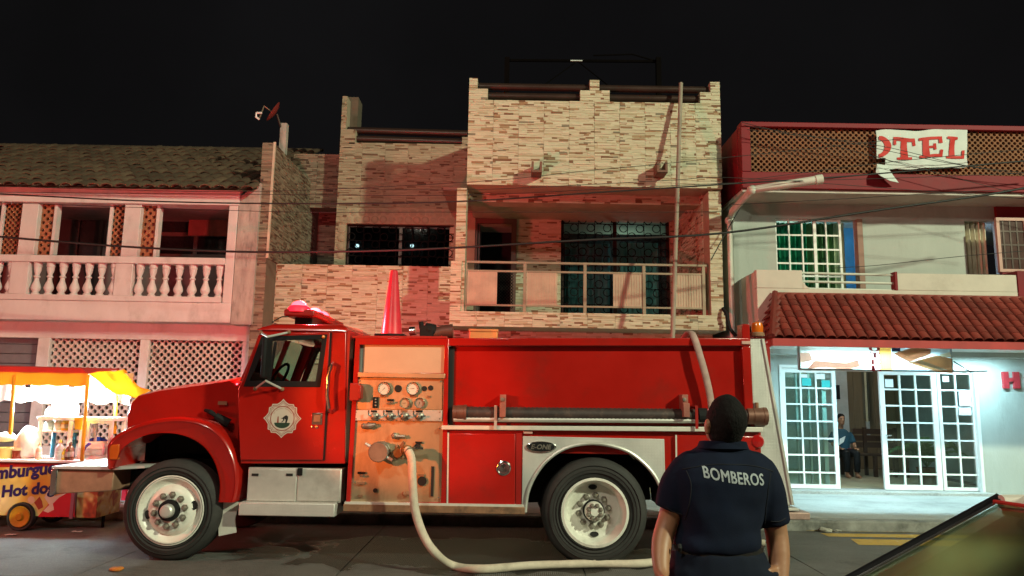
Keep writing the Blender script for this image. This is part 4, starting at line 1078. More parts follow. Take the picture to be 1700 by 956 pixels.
flr = MB().box(rx0, rx1, YH + .2, ry1, zd0 - .1, zd0).build('room_floor', M['joint'], ht)
tlm = mat('beige floor tile', (.34, .29, .20), .35, var=.12, objrand=.08)
for i in range(9):
    for j in range(7):
        xa, ya = XH(1380) + i * .4 - .6, YH + .22 + j * .55
        MB().box(xa + .003, xa + .397, ya + .003, ya + .547, zd0 + .0005, zd0 + .006).build('floor_tile', tlm, flr)
p = at(1389, 650, ry1 - .33); MB().box(p.x - .09, p.x + .07, ry1 - .34, ry1 - .303, p.z - .17, p.z + .15).build('picture', M['black'], ht)
MB().tube([at(1436, 618, 16.9), at(1440, 700, 16.9)], .025, 8).build('curtain_pole', mat('cream cord', (.5, .45, .3), .6), ht)
MB().box(at(1437, 700, 17).x, at(1442, 700, 17).x, 16.95, 17.0, at(1440, 722, 17).z, at(1440, 699, 17).z).build('white_pipe', wi, ht)
curtain(at(1432, 650, 17).x, at(1443, 650, 17).x, at(1436, 695, 17).z, 3.0, 17.0, mat('olive drape', (.12, .11, .08), .9), ht, 2, .03)
lamp('hotel_room_light', 'POINT', (XH(1470), 14.6, 2.85), 80, (1.0, 0.92, 0.74), .25)
lamp('upper_room_light', 'POINT', (XU(1360), YU + 1.0, zU1 - .4), 22, (.8, 1.0, .85), .15)
lamp('upper_room_light', 'POINT', (XU(1640), YU + 1.2, zU1 - .4), 26, (.8, .95, 1.0), .15)
lamp('curtain_fill_light', 'POINT', (xm_ + .4, YK + 1.1, zB1 + 1.6), 9, (.7, 1.0, 1.0), .15)  # fill lamp added to brighten the teal curtains
# bench with slats
wood = mat('dark bench wood', (.045, .022, .013), .4, var=.3, scale=6)
bq = at(1447, 772, 15.6); bz = zd0 + .005
bn = thing('bench', 'dark wooden bench with a slatted back inside the hotel doorway', 'bench', (bq.x, 15.6, bz))
b0, b1 = at(1397, 750, 15.6).x, at(1500, 750, 15.6).x
for k in range(4): MB().box(b0, b1, 15.35 + k * .11, 15.45 + k * .11, bz + .42, bz + .45).build('seat_slat', wood, bn)
for k in range(3): MB().box(b0 + .35, b1, 15.82, 15.85, bz + .56 + k * .14, bz + .67 + k * .14).build('back_slat', wood, bn)
for xx in (b0 + .05, b0 + .55, b0 + .95, b1 - .1):
    MB().box(xx, xx + .07, 15.36, 15.42, bz, bz + .42).build('leg', wood, bn)
    MB().box(xx + .002, xx + .068, 15.76, 15.81, bz, bz + .98 if xx > b0 + .3 else bz + .42).build('leg', wood, bn)
c = at(1410, 741, 15.45); cu = MB().lathe([(.035, 0), (.045, .11), (.04, .11), (.032, .01)], (c.x, 15.45, bz + .452), n=14).build('plastic_cup', mat('red plastic', (.6, .03, .06), .4), loc=(c.x, 15.45, bz + .452), smooth=True)
tag(cu, 'red plastic cup standing on the bench beside the seated person', 'cup')
# potted palm behind the right door
pp = at(1540, 790, 14.0)
pl = thing('potted_palm', 'green potted palm standing behind the right glass door', 'plant', (pp.x, 14.0, zd0 + .005))
MB().lathe([(.13, 0), (.18, .3), (.19, .32), (.16, .32), (.15, .05)], (pp.x, 14.0, zd0 + .005), n=18).build('pot', M['clay'], pl, smooth=True)
lfm = mat('palm leaf', (.035, .13, .03), .5, var=.4, scale=4)
for k in range(13):
    a = k * 2.4; L_ = RS.uniform(.55, .85); up_ = RS.uniform(.5, 1.0); g = MB(); pts = []
    for t in range(9):
        u = t / 8; pts.append(Vector((pp.x + math.cos(a) * L_ * u, 14.0 + math.sin(a) * L_ * u * .7, zd0 + .33 + up_ * (u * 1.5 - u * u * 1.05) * 1.0)))
    g.tube(pts, [.008 * (1 - .1 * t) for t in range(9)], 5)
    for t in range(2, 9):
        d = (pts[t] - pts[t - 1]).normalized(); s_ = d.cross(Vector((0, 0, 1))).normalized()
        for sg_ in (-1, 1):
            for off in (0, .5):
                b_ = pts[t - 1].lerp(pts[t], off); tip = b_ + s_ * sg_ * .19 * (1.15 - t / 10) + d * .12 - Vector((0, 0, .05)); w_ = d * .014
                g.add([b_ - w_, b_ + w_, b_.lerp(tip, .5) + w_ * 1.5 + Vector((0, 0, .015)), tip, b_.lerp(tip, .5) - w_ * 1.2], [(0, 1, 2, 3, 4)])
    g.build('palm_leaf', lfm, pl)
# ------------------------------------------------------------------ fire engine
S0, S1 = 7.70, 9.9                        # near and far side
SM = (S0 + S1) / 2
mir = lambda y: S0 + S1 - y
M['red'] = mat('fire engine red', (0.40, 0.009, 0.005), 0.24, var=.12, scale=1.5, coat=.6, rvar=.09, dirt=(.16, .022, .014), dscale=2.4, damt=.45)
M['red2'] = mat('dull red paint', (0.33, 0.010, 0.007), 0.4, var=.15, scale=2)
M['chrome'] = mat('chrome', (.65, .64, .62), .18, metal=1, var=.1)
M['steel'] = mat('brushed stainless', (.64, .50, .32), .46, metal=.9, var=.10, scale=2.5, dirt=(.20, .12, .07), dscale=3.0, damt=.45, bump=.05, bscale=90, stretch=(1, 1, .4))
M['alu'] = tread('aluminium tread plate', (.66, .63, .60), .5, .35, 46.0)
M['alu_s'] = mat('plain aluminium', (.66, .64, .60), .45, metal=.5, var=.12, scale=4, dirt=(.25, .2, .15), damt=.5)
M['deck'] = mat('pale deck trim', (.70, .66, .60), .55, metal=.2, var=.15, scale=4, dirt=(.3, .2, .15), dscale=4)
M['tyre'] = mat('tyre rubber', (.028, .026, .025), .75, var=.35, scale=4, dirt=(.06, .055, .05), dscale=3, damt=.6)
M['rim'] = mat('white wheel paint', (.78, .75, .68), .35, var=.1, scale=4, dirt=(.2, .15, .1), dscale=5, damt=.4)
M['nut'] = mat('dull nut steel', (.30, .27, .23), .45, metal=.7, var=.3)
M['rust'] = mat('rusty steel', (.26, .13, .07), .75, var=.3, scale=8, dirt=(.05, .03, .02), dscale=6, damt=.8)
M['brass'] = mat('old brass', (.30, .17, .07), .4, metal=.8, var=.3)
M['gauge'] = mat('gauge face', (.72, .68, .60), .35, var=.04)
M['seat'] = mat('dark cab trim', (.03, .025, .025), .7)
T = lambda px, py, y=S0: at(px, py, y)
o0 = T(282, 930)
ft = thing('fire_engine', 'red bonneted fire engine parked along the kerb with its pump panel in use', 'fire engine', (-0.6, SM, G(-0.6)))
P_ = lambda pts, y=S0: PL(pts, y)
# frame rails, axles and dark underbody
xa, xb = T(150, 800).x, T(1300, 800).x
g = MB()
for y in (S0 + .65, S1 - .75): g.box(xa, xb, y, y + .1, .72, .95)
for px in (282, 988): c = T(px, 850); g.tube([(c.x, S0 + .3, c.z), (c.x, S1 - .3, c.z)], .09, 10)
g.box(T(575, 800).x, T(880, 800).x, S0 + .6, S1 - .6, .55, .95); g.box(T(420, 800).x, T(560, 800).x, S0 + .7, S1 - .7, .5, .9)
g.box(T(250, 800).x, T(400, 800).x, S0 + .7, S1 - .7, .55, 1.0)
g.build('chassis', M['void'], ft)
# wheels
def wheel(px, py, front, far=False):
    c = T(px, py, S0)
    rt_ = c.z - G(c.x) if front else c.z - G(c.x)
    y0 = 0.0; wd_ = .27
    Rr = .335
    prof = [(Rr - .01, .03), (Rr + .02, .012), (rt_ * .80, -.006), (rt_ * .93, .012), (rt_ * .985, .045), (rt_, .075), (rt_, wd_ - .05), (rt_ * .97, wd_ - .015), (rt_ * .85, wd_), (Rr, wd_)]
    ctr = Vector((0, 0, 0)); parts = []
    def mk(name, mb, m_, par, **k):
        o = mb.build(name, m_, par, **k); return o
    base = Vector((c.x, S0, c.z))
    w = MB().lathe(prof, base, 'y', 48, caps=False).mesh('wheel', M['tyre'], True, WLOC[ft.name])
    wo = bpy.data.objects.new('wheel', w); COL.objects.link(wo); wo.parent = ft; WLOC[wo.name] = WLOC[ft.name]
    # tread grooves
    gr = MB()
    for yy in (.10, .14, .18): gr.lathe([(rt_ + .0015, yy - .006), (rt_ + .0015, yy + .006)], base, 'y', 48, caps=False)
    gr.build('tread_groove', M['black'], wo)
    ridge = MB()
    for rr_ in (.66, .73, .79, .86): ridge.lathe([(rt_ * rr_ - .004, .004), (rt_ * rr_, -.010), (rt_ * rr_ + .004, .004)], base, 'y', 48, caps=False)
    ridge.build('sidewall_rib', M['tyre'], wo, smooth=True)
    if front:
        rp_ = [(Rr, .03), (Rr + .008, .0), (Rr - .02, -.006), (Rr - .035, .03), (.27, .045), (.255, .055), (.24, .03), (.20, .006), (.165, -.002), (.12, -.004), (.0, -.004)]
    else:
        rp_ = [(Rr, .03), (Rr + .008, 0), (Rr - .018, -.006), (Rr - .035, .03), (.285, .10), (.27, .155), (.235, .165), (.19, .150), (.14, .150), (0, .150)]
    MB().lathe(rp_, base, 'y', 48, caps=False).build('rim', M['rim'], wo, smooth=True, ang=50)
    yd = -.004 if front else .150
    nut = MB().lathe([(.034, 0), (.034, -.012), (.023, -.014), (.023, -.036), (.016, -.05), (0, -.052)], (0, 0, 0), 'y', 6, caps=False)
    nm = nut.mesh('lug_nut', M['nut'])
    R_ = .155
    for k in range(10):
        a = 2 * PI * (k + .3) / 10
        o = bpy.data.objects.new('lug_nut', nm); COL.objects.link(o); o.parent = wo
        o.location = base + Vector((R_ * math.cos(a), yd, R_ * math.sin(a))) - WLOC[ft.name]
    if front:
        MB().lathe([(.108, yd), (.103, yd - .035), (.072, yd - .040), (.070, yd + .0)], base, 'y', 28, caps=False).build('hub_ring', M['black'], wo, smooth=True)
        MB().lathe([(.072, yd), (.068, yd - .055), (.064, yd - .085), (.050, yd - .098), (.02, yd - .102), (0, yd - .102)], base, 'y', 28, caps=False).build('hub_cap', M['alu_s'], wo, smooth=True)
    else:
        MB().lathe([(.112, yd), (.108, yd - .03), (.098, yd - .034), (.098, yd)], base, 'y', 28, caps=False).build('hub_ring', M['black'], wo, smooth=True)
        MB().lathe([(.098, yd), (.094, yd - .09), (.085, yd - .11), (.045, yd - .115), (.04, yd - .125), (0, yd - .126)], base, 'y', 28, caps=False).build('hub_cap', M['rim'], wo, smooth=True)
        for k in range(8):
            a = 2 * PI * (k + .5) / 8
            o = bpy.data.objects.new('hub_bolt', nm); COL.objects.link(o); o.parent = wo; o.scale = (.75,) * 3
            o.location = base + Vector((.066 * math.cos(a), yd - .108, .066 * math.sin(a))) - WLOC[ft.name]
    for k in range(2):
        a = (rad(12) if front else rad(92)) + PI * k
        r_ = .235
        q = base + Vector((r_ * math.cos(a), (.030 if front else .158) - .004, r_ * math.sin(a)))
        ex_, ez = Vector((-math.sin(a), 0, math.cos(a))), Vector((math.cos(a), 0, math.sin(a)))
        ring = lambda s, dy: [q + ex_ * .045 * s * math.cos(2 * PI * t / 14) + ez * .026 * s * math.sin(2 * PI * t / 14) + Vector((0, dy, 0)) for t in range(14)]
        MB().loft([ring(1, .02), ring(1, -.012), ring(.8, -.006)]).build('hand_hole', M['void'], wo)
    return wo
w1 = wheel(282, 847, True)
w2 = wheel(988, 851, False)
def far_wheel(w, dy):
    """the same wheel on the far side, turned about"""
    c = T(282, 847) if w is w1 else T(988, 851)
    o = w.copy(); COL.objects.link(o); o.parent = ft
    base = Vector((c.x, S0, c.z)) - WLOC[ft.name]
    o.rotation_euler = (0, 0, PI); o.location = Vector((2 * base.x, base.y * 2 + dy, 0))
    for ch in [k for k in w.children if k.name.split('.')[0] in ('rim', 'tread_groove', 'hub_cap')]: copy_part(ch, o)
far_wheel(w1, S1 - S0)
far_wheel(w2, S1 - S0)
o = w2.copy(); COL.objects.link(o); o.parent = ft; o.location = (0, .32, 0)
# bonnet
HP = [(205, 718), (206, 690), (213, 668), (225, 656), (262, 647), (308, 641), (350, 635), (384, 630), (398, 640), (400, 700), (396, 768), (372, 752), (340, 712), (300, 700), (250, 700), (215, 708)]
hp = [Vector((x, 0, z)) for x, z in P_(HP, S0 + .25)]
cen = sum(hp, Vector()) / len(hp)
def hr(y, s, dz):
    return [Vector((cen.x + (p.x - cen.x) * s, y, cen.z + (p.z - cen.z) * s + (dz if p.z > cen.z else 0))) for p in hp]
MB().loft([hr(S0 + .27, .955, 0), hr(S0 + .30, .985, 0), hr(S0 + .40, 1, 0.015), hr(S0 + .75, 1.01, .05), hr(SM, 1.015, .065), hr(mir(S0 + .75), 1.01, .05), hr(mir(S0 + .4), 1, .015), hr(mir(S0 + .3), .985, 0), hr(mir(S0 + .27), .955, 0)]).build('bonnet', M['red'], ft, smooth=True, bevel=.0, ang=55)
FO = [(178, 775), (177, 745), (182, 731), (195, 719), (226, 704), (262, 695), (300, 692), (335, 697), (360, 710), (380, 734), (393, 765), (397, 800), (391, 833)]
FI = [(364, 833), (366, 799), (355, 762), (332, 735), (294, 720), (248, 721), (211, 739), (196, 762), (192, 776)]
def dense(pts, k=4):
    v = [p.to_2d() for p in smooth_path([Vector((a, b, 0)) for a, b in pts], k)]
    return [(p.x, p.y) for p in v]
def smooth_path(pts, k=8):
    out = []; n = len(pts)
    for i in range(n - 1):
        p0, p1, p2, p3 = pts[max(i - 1, 0)], pts[i], pts[i + 1], pts[min(i + 2, n - 1)]
        for t in range(k):
            u = t / k
            out.append(.5 * ((2 * p1) + (p2 - p0) * u + (2 * p0 - 5 * p1 + 4 * p2 - p3) * u * u + (3 * p1 - p0 - 3 * p2 + p3) * u ** 3))
    return out + [pts[-1]]
FO, FI = dense(FO), dense(FI)
for side in (0, 1):
    pts = P_(FO + FI); n_ = len(FO)
    ring = lambda y, e: [Vector((x, y, z)) for x, z in pts]
    fcx = T(282, 850); cc = Vector((fcx.x, 0, fcx.z))
    def fr_(y, s):
        out = []
        for i, (x, z) in enumerate(pts):
            p = Vector((x, 0, z))
            if i < n_: p = cc + (p - cc) * s
            out.append(Vector((p.x, y, p.z)))
        return out
    Y = (lambda y: y) if side == 0 else mir
    MB().loft([fr_(Y(S0), .93), fr_(Y(S0 - .02), .955), fr_(Y(S0 - .008), .985), fr_(Y(S0 + .05), 1), fr_(Y(S0 + .5), 1.0)]).build('fender', M['red'], ft, smooth=True, ang=60)
    g = MB(); q = [(x, z) for x, z in P_(FI, S0)]
    q2 = [(cc.x + (x - cc.x) * 1.03, cc.z + (z - cc.z) * 1.03) for x, z in q]
    g.loft([[Vector((x, Y(S0 + .06), z)) for x, z in q2], [Vector((x, Y(S0 + .7), z)) for x, z in q2]], caps=False, closed=False)
    g.add([(x, Y(S0 + .7), z) for x, z in q2], [list(range(len(q2)))])
    g.build('wheel_arch', M['void'], ft)
sg_ = P_([(181, 739), (199, 737), (197, 763), (182, 763)]); MB().prism(sg_, S0 - .014, S0 + .03).build('turn_signal', mat('orange lens', (.62, .10, .01), .2, coat=.4), ft, bevel=.008)
MB().box(T(206, 700).x - .02, T(206, 700).x + .05, S0 + .4, mir(S0 + .4), T(206, 770).z, T(206, 690).z).build('grille', M['chrome'], ft)
g = MB(); g.tube([T(341, 681, S0 + .22), T(350, 684, S0 + .14), T(358, 690, S0 + .14)], [.018, .026, .02], 8); g.tube([T(358, 690, S0 + .16), T(380, 703, S0 + .20)], [.034, .05], 8)
g.build('bonnet_latch', M['black'], ft, smooth=True)
MB().rbox(rect(362, 666, 377, 672, S0 + .24), S0 + .235, S0 + .245).build('badge', M['rust'], ft)
# bumper extension with its tray
bz = P_([(93, 779), (190, 779), (186, 815), (93, 820)], S0 + .1)
MB().prism(bz, S0 + .1, mir(S0 + .1)).build('bumper', mat('dull bumper steel', (.42, .23, .15), .5, metal=.3, var=.2, scale=5, dirt=(.15, .08, .05), damt=.6), ft, bevel=.01)  # steel reddened to carry the red light falling on it
MB().prism(P_([(84, 779), (96, 777), (92, 818), (81, 824)], S0 + .08), S0 + .08, mir(S0 + .08)).build('bumper_face', M['chrome'], ft, bevel=.01)
MB().prism(P_([(86, 774), (205, 774), (240, 773), (240, 777), (190, 780), (86, 778)], S0 + .06), S0 + .06, mir(S0 + .06)).build('bumper_tray', M['alu'], ft)
MB().prism(P_([(188, 780), (260, 780), (260, 812), (188, 812)], S0 + .5), S0 + .45, mir(S0 + .45)).build('frame_horn', M['void'], ft)
# cab: side skins with windows, doors, roof, back
CO = [(398, 770), (399, 700), (398, 640), (404, 622), (427, 557), (436, 545), (566, 545), (574, 552), (572, 770)]
WO = [(441, 563), (538, 560), (527, 637), (411, 636)]
cab = None
for side in (0, 1):
    Y = (lambda y: y) if side == 0 else mir
    g = MB().plate(P_(CO), [P_(WO)], Y(S0 + .02), Y(S0 + .07)); c_ = g.build('cab_side', M['red'], ft, bevel=.008)
    DO = [(431, 553), (548, 551), (536, 764), (399, 764), (396, 700), (395, 645), (404, 628)]
    WI = [(440, 561), (540, 558), (529, 640), (408, 639)]
    g = MB().plate(P_(DO), [P_(WI)], Y(S0 - .004), Y(S0 + .018)); dr_ = g.build('door', M['red'], ft, bevel=.012, seg=3)
    if side == 0:
        door = dr_
        MB().plate(P_([(434, 558), (544, 555), (532, 643), (404, 642)]), [P_([(445, 566), (535, 563), (524, 633), (415, 632)])], S0 - .008, S0 + .004).build('window_seal', M['black'], door, bevel=.006)
        MB().prism(P_([(445, 565), (536, 562), (525, 634), (414, 633)]), S0 + .012, S0 + .016).build('pane', M['glass'], door)
        MB().prism(P_([(545, 552), (550.5, 552), (538.5, 764), (535.5, 764)]), S0 + .004, S0 + .0188).build('door_seal', M['black'], door)
        MB().prism(P_([(455, 567), (459, 567), (449, 631), (444, 631)]), S0 + .006, S0 + .02).build('vent_post', M['black'], door)
    else:
        MB().prism(P_(WI), mir(S0 + .03), mir(S0 + .026)).build('pane', M['glass'], ft)
# roof with rounded edges
xr0, xr1 = T(429, 545).x, T(575, 545).x; zr0_, zr1_ = T(500, 547).z, T(500, 535).z
sec = []
for k in range(7): a = PI - k * PI / 2 / 6; sec.append((S0 + .10 + .10 * math.cos(a), zr0_ + (zr1_ - zr0_) * math.sin(a)))
sec += [(SM, zr1_ + .035)] + [(mir(y), z) for y, z in sec[::-1]]
rings = []
for x, s, dz in ((xr0 - .02, .0, -.0), (xr0 + .03, .6, 0), (xr0 + .14, 1, 0), (xr1 - .06, 1, 0), (xr1, .6, 0)):
    rings.append([Vector((x, y, zr0_ - .01 + (z - zr0_) * s)) for y, z in sec])
MB().loft(rings).build('cab_roof', M['red'], ft, smooth=True, ang=60)
g = MB()
xc0 = T(573, 700).x; zc0_ = T(573, 770).z
g.box(xc0 - .05, xc0, S0 + .04, S0 + .35, zc0_, zr0_); g.box(xc0 - .05, xc0, mir(S0 + .35), mir(S0 + .04), zc0_, zr0_)
g.box(xc0 - .049, xc0 - .001, S0 + .35, mir(S0 + .35), zc0_, T(573, 640).z); g.box(xc0 - .049, xc0 - .001, S0 + .35, mir(S0 + .35), T(573, 560).z, zr0_)
g.build('cab_back', M['red2'], ft)
lv = MB()
z = T(573, 638).z
while z < T(573, 565).z: lv.box(xc0 - .02, xc0 + .02, S0 + .5, mir(S0 + .5), z, z + .018); z += .045
lv.build('rear_guard', M['red2'], ft)
g = MB(); a0, a1 = T(401, 632, S0 + .05), T(429, 553, S0 + .05)
g.ext([(a0.x - .03, S0 + .09, a0.z), (a0.x + .01, S0 + .09, a0.z), (a1.x + .04, S0 + .09, a1.z), (a1.x, S0 + .09, a1.z)], (0, .05, 0)); g.ext([(a0.x - .03, mir(S0 + .14), a0.z), (a0.x + .01, mir(S0 + .14), a0.z), (a1.x + .04, mir(S0 + .14), a1.z), (a1.x, mir(S0 + .14), a1.z)], (0, .05, 0))
g.ext([(a0.x - .025, SM - .02, a0.z), (a0.x + .005, SM - .02, a0.z), (a1.x + .03, SM - .02, a1.z), (a1.x, SM - .02, a1.z)], (0, .04, 0))
g.build('windscreen_pillar', M['red2'], ft)
MB().add([(a0.x - .02, S0 + .13, a0.z), (a1.x, S0 + .13, a1.z), (a1.x, mir(S0 + .13), a1.z), (a0.x - .02, mir(S0 + .13), a0.z)], [(0, 1, 2, 3)]).build('windscreen', M['glass'], ft)
cx0, cx1 = T(405, 700).x, xc0 - .05
g = MB(); g.box(cx0, cx1, S0 + .08, mir(S0 + .08), zc0_, zc0_ + .05); g.prism([(a0.x - .02, T(405, 640).z), (T(445, 640).x, T(405, 643).z), (T(440, 700).x, zc0_ + .4), (a0.x, zc0_ + .4)], S0 + .1, mir(S0 + .1)); g.build('cab_floor', M['seat'], ft)
for y in (S0 + .3, S0 + 1.25):
    g = MB(); sx = T(505, 700).x; g.box(sx, sx + .42, y, y + .6, zc0_ + .3, zc0_ + .45); g.prism([(sx + .34, zc0_ + .44), (sx + .44, zc0_ + .44), (sx + .56, T(500, 590).z), (sx + .47, T(500, 590).z)], y + .04, y + .54); g.build('cab_seat', M['seat'], ft, bevel=.03, seg=3)
sw = T(462, 628, S0 + .55); MB().tube([sw + Vector((.16 * .55 * math.cos(t), .2 * math.sin(t), .16 * math.cos(t))) for t in [2 * PI * k / 18 for k in range(19)]], .016, 6).build('steering_wheel', M['black'], ft, smooth=True)
# door fittings
hd = [T(553, 604, S0), T(550, 606, S0 - .07), T(545, 622, S0 - .08), T(543, 655, S0 - .08), T(546, 677, S0 - .07), T(548, 684, S0)]
MB().tube(hd, .019, 10).build('grab_handle', M['chrome'], ft, smooth=True)
MB().rbox(rect(518, 685, 535, 705, S0 - .012), S0 - .018, S0 - .003).build('door_handle', M['chrome'], door, bevel=.006)
MB().rbox(rect(521, 689, 532, 700, S0 - .02), S0 - .026, S0 - .018).build('handle_recess', M['rust'], door)
for px, r_ in ((519, .011), (526.5, .016)): c = T(px, 708.5); MB().lathe([(r_, 0), (r_, -.012), (0, -.014)], (c.x, S0 - .004, c.z), 'y', 14, caps=False).build('door_lock', M['chrome'], door)
# door emblem: eight-lobed cream badge with two red lines, sea, lighthouse and leaping fish
ec = T(469, 694.5)
cream = mat('cream decal', (.60, .52, .44), .5, var=.05); redl = mat('red decal line', (.30, .05, .03), .5)
EA_ = [(0, 1.0), (.13, .86), (.30, .745), (.56, .73), (.60, .60), (.735, .57), (.745, .30), (.86, .13)]
em = []
for q in range(4):
    for (a, b) in EA_:
        x_, z_ = a, b
        for _ in range(q): x_, z_ = z_, -x_
        em.append((x_, z_))
ew, eh = .195, .197
ep = lambda s, k: [(ec.x + x_ * ew * s, ec.z + z_ * eh * s) for x_, z_ in em]
def flat(pts, k): 
    y = S0 - .0045 - k * .0008; return MB().add([(x, y, z) for x, z in pts], [list(range(len(pts)))])
embl = flat(ep(1, 0), 0).build('emblem', cream, door)
def outline(pts_a, pts_b, k, nm, m_):
    y = S0 - .0045 - k * .0008; n = len(pts_a); g = MB()
    g.add([(x, y, z) for x, z in pts_a] + [(x, y, z) for x, z in pts_b], [(i, (i + 1) % n, n + (i + 1) % n, n + i) for i in range(n)])
    return g.build(nm, m_, embl) if False else g.build(nm, m_, door)
outline(ep(.93, 0), ep(.885, 0), 1, 'emblem_line', redl); outline(ep(.83, 0), ep(.80, 0), 1, 'emblem_line', redl)
circ = lambda r, n=32, a0=0, a1=2 * PI: [(ec.x + r * ew * math.cos(a0 + (a1 - a0) * k / n), ec.z + r * eh * math.sin(a0 + (a1 - a0) * k / n)) for k in range(n)]
outline(circ(.64), circ(.595), 1, 'emblem_ring', redl)
EP = lambda pts: [(ec.x + a * ew, ec.z + b * eh) for a, b in pts]
flat(EP([(-.40, -.22)] + [(.41 * math.cos(PI + PI * k / 12), -.24 + .26 * math.sin(PI + PI * k / 12)) for k in range(13)] + [(.40, -.22)]), 2).build('emblem_sea', mat('dark green decal', (.02, .05, .03), .5), door)
flat(EP([(-.27, -.22), (-.18, -.22), (-.20, .10), (-.25, .10)]), 2).build('emblem_tower', redl, door)
flat(EP([(-.06, -.20), (.06, -.08), (.02, -.02), (-.08, 0), (.02, .04), (.10, .12), (.20, .17), (.30, .10), (.30, -.02), (.24, -.22), (.16, -.22), (.18, -.06), (.10, .0), (.12, -.08), (.0, -.20)]), 2).build('emblem_fish', M['void'], door)
rv = lambda a, r: (ec.x + r * ew * math.cos(a), ec.z + r * eh * math.sin(a))
tk = MB()
for k in range(17):                                  # ring of tiny lettering, too small to read
    a = rad(150 - k * 7.5); q = [rv(a - .02, .50), rv(a + .025, .50), rv(a + .025, .545), rv(a - .02, .545)]
    if k not in (2, 9): tk.add([(x, S0 - .0062, z) for x, z in q], [(0, 1, 2, 3)])
tk.build('emblem_lettering', redl, door)
# wing mirror with its arms
mr = MB().box(T(437, 600, S0 - .22).x, T(445, 600, S0 - .22).x, S0 - .30, S0 - .10, T(441, 628, S0 - .2).z, T(441, 561, S0 - .2).z).build('wing_mirror', M['black'], ft, bevel=.02, seg=3)
for pts in ([T(434, 553, S0), T(444, 559, S0 - .2), T(480, 551.5, S0)], [T(424, 645, S0), T(441, 632, S0 - .2), T(469, 646, S0)]):
    MB().tube(pts, .012, 8).build('mirror_arm', M['alu_s'], mr, smooth=True)
    for q in (pts[0], pts[2]): MB().ball(q - Vector((0, .01, 0)), .022, 8, 6).build('mirror_foot', M['rust'], mr)
# marker lamp, light bar
c = T(537, 559, S0 - .01); MB().ball(c, .018, 10, 6).build('marker_lamp', mat('amber lens', (.8, .25, .03), .3), ft)
lbx = T(541, 521, S0 + 1); zlb = T(530, 533, S0 + .7).z
bar = MB().box(-2.51, -2.17, S0 + .4, S1 - .35, zlb + .02, zlb + .10).build('light_bar', M['red2'], ft, bevel=.02)
for y in (S0 + .6, S1 - .55): MB().box(-2.43, -2.25, y - .03, y + .03, zr1_ - .02, zlb + .02).build('light_bar_foot', M['black'], bar)
hot = emit('lit red beacon', (1, .05, .06), 7.5, (1, .048, .070)); hot2 = emit('red beacon skirt', (.8, .01, .02), 1.3, (1, .02, .05))
for y in (S0 + .5, S0 + 1.15, S0 + 1.5):
    MB().ball((-2.37, y, zlb + .135), .088, 16, 10, (1.05, .9, .8)).build('beacon_dome', hot, bar, smooth=True)
    MB().lathe([(.13, 0), (.125, .04), (.10, .07)], (-2.37, y, zlb + .075), n=18).build('beacon_skirt', hot2, bar, smooth=True)
lamp('beacon_light', 'POINT', (-2.37, S0 + .95, zlb + .36), 480, (1, .06, .08), .08)
MB().tube([(-2.4, S0 + .45, zlb + .03), (-2.52, S0 + .38, zlb + .01), (-2.6, S0 + .3, zlb - .06), (-2.5, S0 + .25, zlb - .09)], .006, 5).build('light_bar_wire', M['black'], bar)
# tool boxes and step below the cab
bx = rect(410, 777, 566, 834, S0 + .03)
tb = MB().box(bx[0], bx[1], S0 + .04, S0 + .6, bx[2], bx[3]).build('battery_box', M['alu_s'], ft, bevel=.008)
for a, b in ((411, 492), (494, 565)): MB().rbox(rect(a, 779, b, 832, S0 + .03), S0 + .025, S0 + .04).build('box_door', M['alu_s'], tb, bevel=.006)
for px in (423, 480): MB().rbox(rect(px - 5, 786, px + 6, 790, S0 + .02), S0 + .018, S0 + .026).build('latch', M['void'], tb)
MB().rbox(rect(494, 777, 502, 789, S0 + .02), S0 + .012, S0 + .026).build('hasp', M['black'], tb)
st = rect(396, 835, 556, 857, S0 - .05)
MB().box(st[0], st[1], S0 - .06, S0 + .34, st[2], st[3]).build('step', M['alu'], ft, bevel=.01)
MB().prism(P_([(366, 833), (397, 833), (390, 862), (392, 884), (363, 890), (362, 860)], S0 + .1), S0 + .1, S0 + .115).build('mud_flap', M['deck'], ft)
# pump module
MB().prism(P_([(577, 556), (590, 556), (575, 840), (566, 840)], S0 + .25), S0 + .25, mir(S0 + .25)).build('pump_bulkhead', M['void'], ft)
PF = [(590, 560), (745, 562), (741, 838), (574, 838)]
pm = MB().plate(P_(PF), [P_([(597, 572), (738, 573), (736.5, 619), (595.5, 619)]), P_([(594.5, 626), (737, 627), (732, 834), (581, 834)])], S0, S0 + .06).build('pump_frame', M['red'], ft, bevel=.006)
MB().prism(P_([(606, 571), (739, 572), (738, 620), (604, 620)], S0 + .03), S0 + .03, S0 + .04).build('upper_panel', mat('brushed amber-lit sheet', (.56, .43, .31), .55, metal=.3, var=.06, scale=3, bump=.15, bscale=120), pm)
MB().prism(P_([(595, 571), (606, 571), (604, 620), (593, 620)], S0 + .05), S0 + .05, S0 + .06).build('side_glass', mat('grey green glass', (.22, .26, .24), .2), pm)
MB().rbox(rect(594, 619, 739, 627, S0 - .015), S0 - .02, S0 - .001).build('panel_lip', M['steel'], pm, bevel=.004)
pp_ = MB().prism(P_([(592, 625), (739, 626), (734, 836), (578, 836)], S0 + .03), S0 + .03, S0 + .05).build('pump_panel', M['steel'], pm)
pm = ft  # fittings hang on the engine itself
YPn = S0 + .028
MB().prism(P_([(595, 629), (735, 630), (734.5, 680), (591, 679)], YPn), YPn - .01, YPn + .001).build('gauge_plate', M['steel'], pm, bevel=.003)
MB().prism(P_([(588, 680.5), (734.5, 681), (734, 699), (587, 698)], YPn), YPn - .022, YPn + .001).build('valve_strip', M['alu_s'], pm, bevel=.004)
